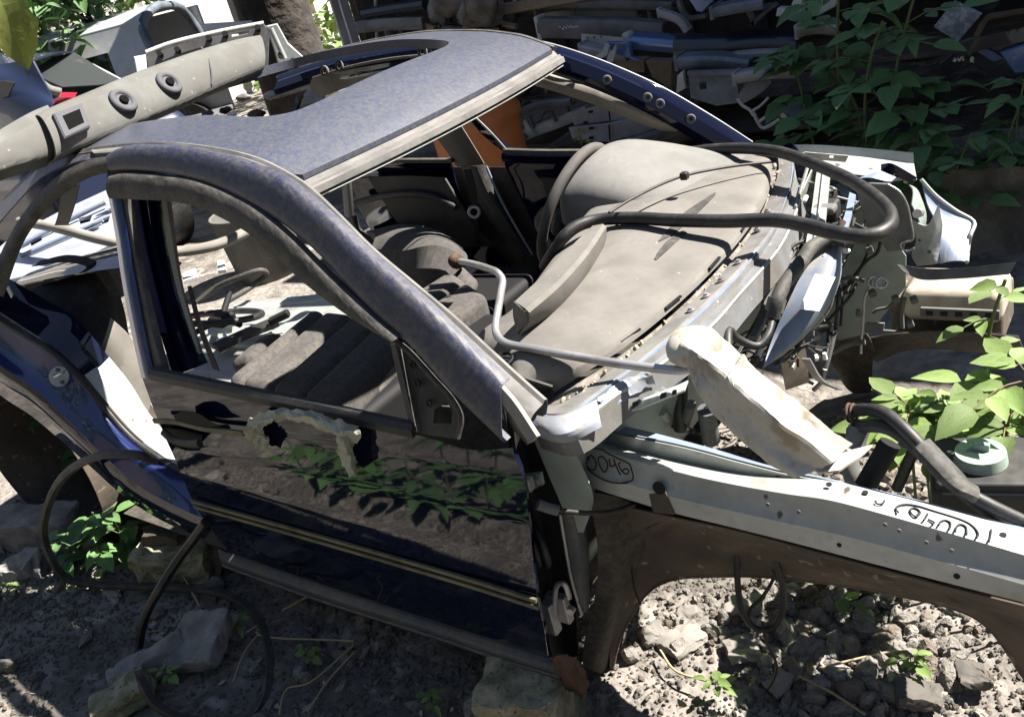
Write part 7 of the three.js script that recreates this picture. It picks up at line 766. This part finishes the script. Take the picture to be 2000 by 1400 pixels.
// ---------- junk in the open rear of the car ----------
{
  const c = thing('stamped_panel', 'pale blue stamped boot lid inner panel lying behind the car', 'boot lid', [-4.958,0.5,-0.744]);
  const o = [[-4.108,0.8,0.35],[-4.073,0.82,0.058],[-4.154,0.86,-0.165],[-4.071,0.9,-0.395],[-3.915,0.94,-0.605],[-3.72,0.94,-0.568],[-3.163,0.86,-0.169],[-3.296,0.82,0.049]], hl = [[[-3.784,0.9,-0.339],[-3.688,0.907,-0.364],[-3.624,0.893,-0.307],[-3.684,0.89,-0.279]], [[-3.577,0.903,-0.325],[-3.529,0.913,-0.362],[-3.454,0.895,-0.298],[-3.482,0.89,-0.274]], [[-3.967,0.88,-0.295],[-3.916,0.888,-0.327],[-3.816,0.875,-0.267],[-3.841,0.867,-0.23]], [[-3.631,0.927,-0.415],[-3.576,0.935,-0.443],[-3.51,0.927,-0.395],[-3.56,0.917,-0.372]], [[-3.947,0.835,-0.15],[-3.903,0.85,-0.201],[-3.811,0.84,-0.152],[-3.832,0.827,-0.098]]];
  part(c, 'inner_panel', plate(o, hl, 0.012, 0.004), mPaleBlue); part(c, 'outer_skin', plate(o.map((p) => [p[0], p[1] - 0.03, p[2]]), [], 0.006), M.paint); part(c, 'rib', tube([[-3.89,0.87,-0.083],[-3.783,0.905,-0.257],[-3.642,0.94,-0.428]], 0.012, { n: 12 }), M.silverBlue); part(c, 'rib', tube([[-3.737,0.855,0.008],[-3.604,0.88,-0.139],[-3.472,0.905,-0.287]], 0.01, { n: 12 }), M.silverBlue); part(c, 'edge', sweep([[-3.346,0.81,0.025],[-3.263,0.83,-0.089],[-3.188,0.85,-0.181]], rect(0.02, 0.05), [0, 1, 0], { n: 12 }), M.paint);
  solo('curved_tan_hoop', tube([[-3.776,0.99,-0.077],[-3.405,0.97,-0.041],[-3.019,0.93,-0.008],[-2.792,0.86,-0.069],[-2.746,0.82,-0.145],[-2.657,0.8,-0.253],[-2.622,0.8,-0.364],[-2.635,0.8,-0.462]], 0.022, { n: 60, seg: 10 }), M.trim, 'long curved tan hoop trim lying across the open rear', 'trim', [-4.174,0.6,-0.751]);
  const wb = [-4.0, 0.08, -1.45]; const b = thing('white_tub', 'grey white plastic tub standing on the yard behind the car', 'tub', wb); part(b, 'tub_body', new THREE.LatheGeometry([[0.001, 0.01], [0.2, 0.01], [0.235, 0.42], [0.225, 0.42], [0.19, 0.03], [0.001, 0.03]].map((p) => new THREE.Vector2(...p)), 32).translate(...wb), M.bumper); part(b, 'tub_rim', new THREE.TorusGeometry(0.238, 0.01, 6, 32).rotateX(Math.PI / 2).translate(wb[0], wb[1] + 0.42, wb[2]), M.bumper);
  const sw = V([-2.667,0.47,-0.155]); const t = thing('spare_steering_wheel', 'black steering wheel lying in the open boot floor', 'steering wheel', [sw.x, 0.42, sw.z]); part(t, 'rim', new THREE.TorusGeometry(0.165, 0.014, 8, 36).rotateX(1.25).translate(sw.x, sw.y + 0.05, sw.z), M.rubber); part(t, 'hub', rbox(0.1, 0.05, 0.09, 0.02, [sw.x, sw.y + 0.04, sw.z]), M.black); for (const a of [0.2, 2.3, 4.2]) part(t, 'spoke', rod([sw.x, sw.y + 0.045, sw.z], [sw.x + 0.155 * Math.cos(a), sw.y + 0.05 - 0.05 * Math.sin(a), sw.z + 0.15 * Math.sin(a)], 0.014, 6), M.black);
  solo('boot_hose', tube([[-3.143,0.46,-0.369],[-3.076,0.5,-0.444],[-2.949,0.53,-0.51],[-2.883,0.53,-0.58],[-2.89,0.5,-0.605],[-2.93,0.47,-0.528],[-2.954,0.46,-0.387]], 0.014, { n: 60, seg: 8 }), M.rubberDusty, 'thick black hose coiled on the ribbed boot floor', 'hose', [-3.064,0.45,-0.504]);
  for (const [a, lab] of [[[[-2.926,0.47,-0.293],[-2.813,0.47,-0.32],[-2.711,0.47,-0.243],[-2.839,0.47,-0.238]], 'white plastic offcut inside the steering wheel'], [[[-2.601,0.47,-0.051],[-2.619,0.47,-0.115],[-2.507,0.47,-0.034],[-2.508,0.47,0.008]], 'round white plastic offcut by the centre pillar'], [[[-3.407,0.5,-0.728],[-3.378,0.5,-0.742],[-3.236,0.5,-0.639],[-3.279,0.5,-0.625]], 'upright white bracket on the boot floor'], [[[-3.6,0.47,-0.636],[-3.574,0.47,-0.693],[-3.447,0.47,-0.608],[-3.492,0.47,-0.557]], 'crumpled white rag beside the centre pillar']]) solo('white_offcut', plate(a, [], 0.015, 0.003), M.white, lab, 'offcut', cen(a));
  solo('black_latch', [rbox(0.09, 0.03, 0.04, 0.008, [-2.383,0.5,-0.222], [0, 0.7, 0.2])], M.black, 'small black latch block beside the folded seat', 'latch', [-2.43,0.48,-0.255]);
  solo('dark_floor_strip', sweep([[-2.539,0.47,0.004],[-2.495,0.47,-0.123],[-2.432,0.47,-0.238]], rect(0.08, 0.02), [0, 1, 0], { n: 8 }), M.blackPlastic, 'dark plastic strip beside the folded seat', 'strip', [-2.519,0.46,-0.138]);
  // clutter seen through the sunroof opening
  for (const [px, s, m, lab] of [[[-7.14,0.6,-3.905], 0.05, M.blackPlastic, 'black lump of trim in the rear footwell'], [[-7.481,0.6,-4.431], 0.06, mGrey, 'grey crumpled part on the rear floor'], [[-6.773,0.6,-3.697], 0.025, M.white, 'round white knob on the rear floor'], [[-6.299,0.6,-3.576], 0.06, M.rust, 'rusty brown part on the rear floor'], [[-6.954,0.6,-4.359], 0.06, mPale, 'pale bracket on the rear floor'], [[-7.35,0.6,-3.845], 0.05, mGrey, 'dull grey scrap near the sunroof corner']]) { const c2 = px; solo('scrap_part', blob([s * 1.6, s * 0.6, s], 0.5, 2.2, 90 + Math.round(s * 200), 2).translate(...c2), m, lab, 'scrap', [c2[0], c2[1] - s * 0.5, c2[2]]); }
  const vs = [[-5.532,0.6,-3.339],[-5.541,0.7,-3.437],[-5.132,0.85,-3.222],[-4.921,0.9,-3.153]]; solo('dark_curved_trim', sweep(vs, rect(0.05, 0.02), [0, 0, 1], { n: 16 }), M.rubber, 'dark curved trim strip seen through the sunroof', 'trim', cen(vs));
  const vc = [[-4.708,0.8,-2.733],[-4.713,0.9,-2.839],[-4.583,0.92,-2.855],[-4.471,0.82,-2.722]]; solo('tan_trim_cover', plate(vc, [], 0.02, 0.004), M.trim, 'tan plastic pillar cover seen through the sunroof', 'trim', cen(vc));
}

// ---------- stones, blocks, soil ----------
const stoneG = Array.from({ length: 6 }, (_, i) => toCreasedNormals(clean(blob([1, 0.62 + 0.06 * i, 0.8], 0.55, 1.3, 500 + i * 7, 1)), 0.35));
const stoneM = [[0.175, 0.16, 0.142], [0.2, 0.185, 0.165], [0.13, 0.12, 0.107], [0.27, 0.25, 0.225], [0.165, 0.135, 0.11]].map((c, i) => mat({ map: mottle(c, c.map((x) => x * 0.6), 0.4, { p: 6, s: 600 + i, fine: 0.35, n: 128 }), roughness: 1, bumpMap: B.mid, bumpScale: 0.004 }, 0));
stoneG.forEach((g, i) => { stoneG[i] = uvBox(g, 0.7); });
// soil clods and pebbles: the largest ones are single stones, the rest is loose soil
const inView = (x, z) => x > -3.0 && x < 0.75 && z > -0.6 && z < 1.75;
const clods = []; { seed = 99; for (let i = 0; i < 60000; i++) { const x = rr(-3.2, 0.9), z = rr(-0.55, 1.9); const d = fbm(x * 2 + 50, z * 2 + 50, 512, 88, 3); if (d < 0.40 && rnd() < 0.6) continue; const co = fbm(x * 1.3 + 70, z * 1.3 + 70, 512, 89, 3), s = 0.003 + (0.006 + 0.03 * smooth(0.45, 0.62, co)) * Math.pow(rnd(), 3.6); clods.push([x, z, s]); } }
seed = 123;
{ const big = []; for (let i = 0; i < 280; i++) big.push([rr(-2.9, 0.7), rr(-0.3, 1.7), 0.016 + 0.03 * Math.pow(rnd(), 2.5)]);
  for (const [x, z, s] of big) { const m = new THREE.Mesh(stoneG[Math.floor(rnd() * 6)], stoneM[Math.floor(rnd() * 5)]); m.name = numbered('stone'); m.position.set(x, groundY(x, z) + s * 0.25, z); m.rotation.set(rr(-0.6, 0.6), rr(0, 6.3), rr(-0.6, 0.6)); m.scale.set(s * rr(0.8, 1.5), s * rr(0.6, 1), s * rr(0.8, 1.2)); m.castShadow = m.receiveShadow = true; ground.add(m); } }
{ const per = [[], [], [], [], []]; for (const c of clods) per[Math.floor(rnd() * 5)].push(c); const soil = new THREE.Group(); soil.name = 'loose_soil'; soil.userData = { kind: 'stuff', label: 'loose dark soil clods and pebbles strewn over the ground', category: 'soil' }; scene.add(soil);
  per.forEach((l, k) => { const im = new THREE.InstancedMesh(stoneG[k], stoneM[[0, 1, 4, 3, 1][k]], l.length); im.name = 'soil_clods'; im.castShadow = im.receiveShadow = true; const e = new THREE.Euler(), q = new THREE.Quaternion(); l.forEach(([x, z, s], i) => { e.set(rr(0, 6), rr(0, 6), rr(0, 6)); q.setFromEuler(e); im.setMatrixAt(i, new THREE.Matrix4().compose(new THREE.Vector3(x, groundY(x, z) + s * 0.3, z), q, new THREE.Vector3(s * rr(0.8, 1.4), s * rr(0.7, 1), s))); }); soil.add(im); }); }
// rough hewn block: bumpy box
function block(w, h, d, s, amp = 0.05) { const g = new THREE.BoxGeometry(w, h, d, 18, 14, 18), p = g.attributes.position; for (let i = 0; i < p.count; i++) { const x = p.getX(i), y = p.getY(i), z = p.getZ(i), k = (q) => fbm((x + 0.3 * z) * 13 + 40 + s + q, (y * 1.2 + z) * 13 + 40 + q * 3, 512, s, 5) - 0.5, e = 1 - 0.10 * (Math.pow(Math.abs(2 * x / w), 6) + Math.pow(Math.abs(2 * y / h), 6) + Math.pow(Math.abs(2 * z / d), 6)) / 3; p.setXYZ(i, x * e + amp * k(1), y * e + amp * k(5), z * e + amp * k(9)); } g.deleteAttribute('uv'); g.deleteAttribute('normal'); const m = mergeVertices(g, 1e-4); m.computeVertexNormals(); return toCreasedNormals(m, 0.45); }
const lime = mat({ map: mottle([0.30, 0.275, 0.19], [0.12, 0.12, 0.065], 0.42, { p: 8, s: 453, fine: 0.35, fleck: [0.07, 0.075, 0.04], fleckCov: 0.04 }), roughness: 1, bumpMap: B.mid, bumpScale: 0.012 }, 3), concrete = mat({ map: mottle([0.24, 0.23, 0.215], [0.12, 0.115, 0.11], 0.4, { p: 9, s: 463, fine: 0.35 }), roughness: 1, bumpMap: B.mid, bumpScale: 0.008 }, 2.5);
{ const rot = (g, e, p) => g.applyMatrix4(M4(p, e));
  solo('support_stone', rot(block(0.21, 0.30, 0.2, 701), [0.05, 0.3, -0.06], [-0.561,0.13,0.816]), lime, 'mossy limestone block propping the sill below the front door', 'stone block', [-0.638,0.02,0.741]);
  solo('support_stone', rot(block(0.26, 0.14, 0.16, 702), [0.1, 0.5, -0.15], [-1.96,0.18,0.763]), lime, 'flat pale stone under the rear of the sill', 'stone block', [-2.027,0.1,0.753]);
  solo('wood_offcut', rot(block(0.13, 0.05, 0.09, 703, 0.02), [0.1, 0.4, -0.1], [-1.982,0.26,0.758]), wood, 'dark wooden offcut packed on the flat pale stone', 'wood block', [-1.996,0.24,0.758]);
  solo('paving_slab', rot(block(0.19, 0.05, 0.17, 704, 0.03), [0.35, 0.35, 0.05], [-1.59,0.15,0.98]), concrete, 'broken concrete slab piece leaning inside the seal loop', 'slab', [-1.603,0.1,0.994]);
  solo('long_stone', rot(block(0.2, 0.07, 0.07, 705, 0.03), [0, 1.1, 0.1], [-1.693,0.13,1.079]), concrete, 'narrow grey stone beside the broken slab', 'stone', [-1.698,0.1,1.091]);
  solo('long_stone', rot(block(0.17, 0.07, 0.09, 706, 0.03), [0, 0.9, 0.2], [-1.668,0.12,1.204]), lime, 'mossy brown stone below the smooth seal', 'stone', [-1.669,0.1,1.214]);
  solo('kerb_beam', rot(block(0.75, 0.14, 0.14, 707, 0.02), [0.05, 0.32, 0.02], [-2.868,0.17,0.894]), concrete, 'long pale kerb stone lying behind the trailing seal', 'kerb stone', [-2.963,0.1,0.88]);
  solo('field_stone', rot(block(0.13, 0.09, 0.1, 708, 0.05), [0.2, 0.4, 0], [-2.567,0.15,0.99]), concrete, 'grey broken field stone in front of the kerb stone', 'stone', [-2.617,0.1,0.988]);
  solo('field_stone', rot(block(0.06, 0.05, 0.05, 709, 0.03), [0.2, 0.4, 0.3], [-2.422,0.14,0.806]), stoneM[3], 'small round stone under the left weed', 'stone', [-2.465,0.1,0.799]);
  let k = 0; for (const [px, lab, w] of [[[-0.355,0.11,0.419], 'flat sunlit stone under the wheel house', 0.07], [[-0.354,0.11,0.482], 'tan flat stone next to the sunlit one', 0.08], [[-0.21,0.11,0.454], 'pale broken stone below the hanging wire', 0.07], [[-0.419,0.11,0.488], 'pale flat stone near the rusty sill end', 0.06], [[0.179,0.12,0.448], 'dark round stone near the lower rail edge', 0.07], [[0.26,0.11,0.363], 'dark stone beside the rail shadow', 0.06], [[-0.256,0.11,0.338], 'thin pale stone inside the wire loop', 0.06], [[-0.102,0.11,0.519], 'small pale stone on the sunlit soil', 0.045], [[0.01,0.11,0.444], 'angular grey stone on the sunlit soil', 0.05]]) { solo('flat_stone', rot(block(w * 1.35, w * 0.32, w, 720 + k, 0.045), [rr(-0.2, 0.2), rr(0, 3), rr(-0.2, 0.2)], px), stoneM[[3, 1, 3, 3, 2, 2, 3, 1, 1][k]], lab, 'stone', [px[0], px[1] - 0.02, px[2]]); k++; }
}
// dry stalks on the soil
const straw = mat({ color: lin(0.30, 0.24, 0.14), roughness: 0.9 }); { let k = 0; const L = ['bent straw stalk inside the seal loop', 'long straw stalk crossing the seal', 'thin straw stalk by the sill', 'forked dry stalk at the lower edge', 'dry stalk lying on dark soil', 'short dry stalk next to the slab', 'dry stalk on the sunlit soil', 'long pale stalk below the wheel house', 'pale twig near the flat stones'];
  for (const l of [[[-1.476,0.15,0.907],[-1.452,0.15,0.851],[-1.445,0.15,0.896],[-1.137,0.15,0.817]], [[-1.363,0.15,1.049],[-1.419,0.15,0.957],[-1.438,0.15,0.873]], [[-1.413,0.17,0.817],[-1.379,0.17,0.747]], [[-1.094,0.14,1.038],[-1.115,0.14,0.943],[-1.117,0.14,0.843]], [[-1.161,0.14,1.073],[-1.205,0.14,1.004],[-1.163,0.14,0.97],[-1.137,0.14,0.822]], [[-1.916,0.15,0.801],[-1.715,0.15,0.885]], [[-0.025,0.13,0.47],[0.046,0.13,0.412],[0.109,0.13,0.364]], [[-0.058,0.13,0.506],[0.013,0.13,0.523],[0.096,0.13,0.555]], [[-0.375,0.13,0.545],[-0.315,0.13,0.589],[-0.238,0.13,0.591]]]) { solo('dry_stalk', tube(l, 0.003, { n: l.length * 6, seg: 5 }), straw, L[k], 'stalk', cen(l)); k++; } }
// fallen leaves and bits of twig strewn on the soil
{ seed = 2024; const brown = mat({ map: veinT, color: lin(0.30, 0.19, 0.09), roughness: 1 }, 0), pale = mat({ map: veinT, color: lin(0.42, 0.36, 0.25), roughness: 1 }, 0), tw = new THREE.CylinderGeometry(0.03, 0.045, 1, 5).rotateZ(Math.PI / 2), gr = new THREE.Group(); gr.name = 'leaf_litter'; gr.userData = { kind: 'stuff', label: 'dry brown leaves and twigs scattered over the soil', category: 'litter' }; scene.add(gr);
  for (const [g, m, n, s0] of [[leafG[0], brown, 120, 0.02], [leafG[2], pale, 90, 0.018], [tw, straw, 220, 0.03]]) { const im = new THREE.InstancedMesh(g, m, n); im.name = 'litter_pieces'; im.castShadow = im.receiveShadow = true; for (let i = 0; i < n; i++) { const x = rr(-2.7, 0.7), z = rr(-0.2, 1.6), s = s0 * rr(0.5, 1.6); im.setMatrixAt(i, new THREE.Matrix4().compose(new THREE.Vector3(x, groundY(x, z) + 0.008, z), new THREE.Quaternion().setFromEuler(new THREE.Euler(rr(-0.6, 0.6), rr(0, 6.3), rr(-0.4, 0.4))), new THREE.Vector3(s, g === tw ? s * 0.9 : s, s))); } gr.add(im); } }
// ---------- weeds ----------
const gp = (x, z) => [x, groundY(x, z), z];
{ // bush behind the far fender
  seed = 4242;
  const st = [[[-0.506,0.483,-2.0],[-0.466,0.673,-2.0],[-0.416,0.891,-2.0],[-0.352,1.093,-2.0]], [[-0.695,0.437,-2.1],[-0.697,0.707,-2.1],[-0.685,0.96,-2.1],[-0.663,1.139,-2.1]], [[-0.548,0.414,-1.95],[-0.554,0.654,-1.95],[-0.521,0.857,-1.95],[-0.464,1.006,-1.95]], [[-0.845,0.361,-2.2],[-0.874,0.555,-2.2],[-0.9,0.765,-2.2],[-0.921,0.901,-2.2]], [[-0.414,0.426,-1.9],[-0.349,0.571,-1.9],[-0.326,0.691,-1.9]], [[-0.653,0.382,-2.25],[-0.681,0.616,-2.25],[-0.82,0.832,-2.25],[-0.905,0.887,-2.25]]];
  weed('leafy_bush', 'tall leafy green bush growing between the far fender and the racks', [-0.6, 0.09, -2.05], st, { size: 0.125, per: 7, leaflets: 5, set: LM.green, r: 0.006, start: 0.02, reach: 0.2, face: [0, 0, 0.6] });
  const st2 = [[[-0.214,0.285,-1.75],[-0.174,0.47,-1.75],[-0.12,0.605,-1.75]], [[-0.318,0.31,-1.8],[-0.293,0.478,-1.8],[-0.306,0.621,-1.8]], [[-0.088,0.285,-1.85],[-0.035,0.487,-1.85],[0.015,0.658,-1.85]], [[-0.008,0.408,-1.9],[0.008,0.624,-1.9],[0.039,0.808,-1.9]]];
  weed('footing_weeds', 'sparse weeds growing over the concrete footing', [-0.1, 0.3, -1.85], st2, { size: 0.09, per: 6, leaflets: 5, set: LM.green, start: 0.05, reach: 0.14 });
  seed = 77;
  const s3 = [[[0.192,0.466,0.1],[0.188,0.532,0.1],[0.182,0.596,0.1]], [[0.284,0.517,0.15],[0.291,0.581,0.15],[0.298,0.654,0.15]], [[0.111,0.383,0.0],[0.096,0.438,-0.0],[0.088,0.522,0.0]], [[0.218,0.436,0.05],[0.223,0.492,0.05],[0.229,0.545,0.05]], [[0.319,0.606,0.2],[0.327,0.678,0.2],[0.33,0.768,0.2]], [[0.108,0.465,0.12],[0.1,0.532,0.12],[0.098,0.611,0.12]]];
  weed('sunlit_weed', 'bright sunlit weed with ash like leaves growing up through the engine bay', gp(0.15, 0.0), s3.map((s) => [gp(s[0][0], s[0][2]), ...s.slice(1)]), { size: 0.075, per: 5, leaflets: 5, set: LM.fresh, r: 0.0035, start: 0.45, reach: 0.12, twig: stemRed });
  weed('tall_weed', 'single tall thin weed stem with a small leaf tuft before the engine mount', gp(0.2, -0.05), [[gp(0.2, -0.02), ...[[0.226,0.592,0.0],[0.236,0.743,0.0],[0.265,0.855,-0.0]]]], { size: 0.05, per: 4, leaflets: 3, set: LM.fresh, r: 0.004, start: 0.55, reach: 0.06 });
  seed = 31;
  weed('shade_weed', 'green weed in the shade below the rear sill', gp(-2.35, 0.72), [[[-2.332,0.12,0.863],[-2.251,0.24,0.864],[-2.204,0.36,0.842]], [[-2.453,0.12,0.889],[-2.403,0.2,0.889],[-2.357,0.28,0.865]], [[-2.282,0.12,0.793],[-2.248,0.2,0.785],[-2.232,0.28,0.786]]], { size: 0.075, per: 4, leaflets: 5, set: LM.green, start: 0.35, reach: 0.09 });
  weed('shade_weed', 'dim weed in the dark under the rear wheel arch', gp(-2.9, 0.5), [[gp(-2.9, 0.5), [-2.9, 0.3, 0.5], [-2.88, 0.45, 0.52]], [gp(-2.8, 0.45), [-2.78, 0.25, 0.45], [-2.75, 0.4, 0.46]]], { size: 0.08, per: 4, leaflets: 5, set: LM.green, start: 0.3, reach: 0.1 });
  weed('cabin_weed', 'small sunlit weed growing between the far pillar and door', [-1.817,0.35,-1.172], [[[-1.756,0.35,-1.12],[-1.745,0.45,-1.113],[-1.717,0.55,-1.043]], [[-1.671,0.35,-1.071],[-1.629,0.42,-1.075],[-1.615,0.46,-1.09]]], { size: 0.05, per: 4, leaflets: 3, set: LM.fresh, start: 0.3, reach: 0.06 });
  weed('rack_weed', 'green climbing weed in front of the low rack', gp(-3.2, -3.0), [[[-3.161,0.258,-3.0],[-3.123,0.534,-3.0],[-3.016,0.757,-3.0]], [[-3.328,0.394,-3.05],[-3.244,0.597,-3.05],[-3.102,0.719,-3.05]]], { size: 0.11, per: 6, leaflets: 5, set: LM.green, start: 0.1, reach: 0.14 });
  weed('flowering_weed', 'thin yellow flowering weed before the silver sill covers', gp(-2.2, -2.4), [[[-2.301,0.324,-2.5],[-2.279,0.459,-2.5],[-2.278,0.533,-2.5]]], { size: 0.04, per: 4, leaflets: 3, set: LM.yellow, start: 0.4, reach: 0.05, r: 0.003 });
  weed('seedling', 'two leaved pale seedling on the sunlit soil', [-0.054,0.12,0.287], [[[-0.052,0.12,0.304],[-0.046,0.15,0.291],[-0.033,0.17,0.283]]], { size: 0.06, per: 1, leaflets: 3, set: LM.fresh, start: 0.8, reach: 0.05, r: 0.002 });
  for (const [b, lab] of [[[-1.597,0.12,1.101], 'tiny clover sprout below the broken slab'], [[-1.548,0.12,0.88], 'tiny sprout beside the broken slab'], [[-1.239,0.12,0.897], 'tiny sprout on dark soil inside the loop'], [[-0.609,0.12,0.823], 'grass tuft before the limestone block'], [[-0.211,0.12,0.602], 'small grass tuft on the sunlit soil'], [[-0.814,0.12,0.889], 'tiny sprout at the edge of the shade'], [[-2.515,0.13,1.081], 'small sprout by the field stone'], [[0.145,0.12,0.387], 'low sprout beside the dark round stone']]) weed('sprout', lab, b, [[b, [b[0], b[1] + 0.02, b[2]], [b[0] + 0.005, b[1] + 0.035, b[2]]]], { size: 0.03, per: 3, leaflets: 3, set: LM.fresh, start: 0.3, reach: 0.025, r: 0.0012 });
  // weeds on the photographer's side, mirrored in the glossy door
  seed = 515;
  for (const [x, z, h, lab] of [[-1.95, 1.75, 0.34, 'leafy weed clump mirrored in the door, rearmost one'], [-1.62, 1.72, 0.3, 'leafy weed clump mirrored in the door, second from the rear'], [-1.3, 1.75, 0.34, 'leafy weed clump mirrored in the door, third from the rear'], [-1.0, 1.9, 0.4, 'leafy weed clump mirrored in the door, front one'], [-1.6, 2.3, 0.6, 'tall leafy weed clump mirrored in the upper door']]) weed('roadside_weed', lab, gp(x, z), [0, 1, 2].map((k) => [gp(x + k * 0.12 - 0.12, z), [x + k * 0.14 - 0.14, groundY(x, z) + h * 0.5, z - 0.03], [x + k * 0.18 - 0.18, groundY(x, z) + h, z - 0.06]]), { size: 0.1, per: 7, leaflets: 5, set: LM.green, start: 0.1, reach: 0.17 });
}
// unseen trees added behind the camera so the upper door mirrors dark crowns
{ const bark2 = mat({ color: lin(0.045, 0.038, 0.03), roughness: 1 }); for (const [x, z, lab] of [[-5.5, 7.5, 'unseen broad tree added behind the camera, rear one'], [0.5, 8.5, 'unseen broad tree added behind the camera, front one']]) { const t = thing('added_yard_tree', lab, 'tree', [x, 0.05, z]); part(t, 'trunk', rod([x, 0, z], [x, 3.2, z], 0.22, 12, 0.14), bark2); for (let k = 0; k < 4; k++) part(t, 'limb', rod([x, 2.6, z], [x + Math.cos(k * 1.57) * 1.3, 4.2, z + Math.sin(k * 1.57) * 1.3], 0.1, 7, 0.03), bark2); const c = part(t, 'crown', crownGeo([x, 3.6, z], [3.0, 2.6, 2.0], 1400, 0.36), LM.green[1]); c.userData.kind = 'stuff'; } }
// unseen board fence, added to block low sky and darken the door reflection
{ const f = thing('sky_block_fence', 'unseen board fence added to block low sky on the open side of the yard', 'fence', [-1.5, 0.05, 5.6]); const fm = mat({ map: mottle([0.12, 0.1, 0.08], [0.07, 0.06, 0.05], 0.45, { p: 7, s: 503, fine: 0.3 }), roughness: 0.95 }, 1); for (let i = 0; i < 40; i++) part(f, 'board', rbox(0.36, 2.5 + rr(-0.05, 0.05), 0.03, 0.004, [-9 + i * 0.37, 1.28, 5.6 + (i % 2) * 0.034]), fm); for (let i = 0; i < 14; i++) part(f, 'board', rbox(0.03, 2.5, 0.36, 0.004, [6.0 + (i % 2) * 0.034, 1.28, 5.3 - i * 0.37]), fm); part(f, 'cross_rail', rbox(15, 0.1, 0.05, 0.006, [-1.6, 0.6, 5.68]), fm); part(f, 'cross_rail', rbox(15, 0.1, 0.05, 0.006, [-1.6, 2.0, 5.68]), fm); }
// families of look-alikes
{ const fam = { standing_lath: DB, stacked_part: DB, hanging_bracket: DB, trim_bundle: DB, sill_cover: DB, leaning_pipe: DB, wooden_crate: DB, white_fender: DB, flat_stone: 'flat stones on the sunlit soil', support_stone: 'stones propping the sill', field_stone: 'stones beside the kerb stone', long_stone: 'narrow stones by the seal loop', sprout: 'tiny sprouts on the soil', dry_stalk: 'dry stalks on the soil', roadside_weed: 'weeds mirrored in the door', shade_weed: 'weeds under the rear sill', scrap_part: 'scrap in the open rear', white_offcut: 'offcuts on the boot floor', leafy_shrub: 'shrubs behind the parked cars', coolant_hose: 'coolant hoses at the front', hose_clamp: 'clamps on the coolant hoses', hose_elbow: 'hose stubs by the white panel', strut_bar: 'bars behind the pale rail', door_seal_loop: 'rubber seals trailing on the ground', added_yard_tree: 'unseen trees added for the door reflection' };
  for (const o of scene.children) { const g = fam[o.name.replace(/_\d+$/, '')]; if (g) o.userData.group = g; } }
renderer.render(scene, camera);
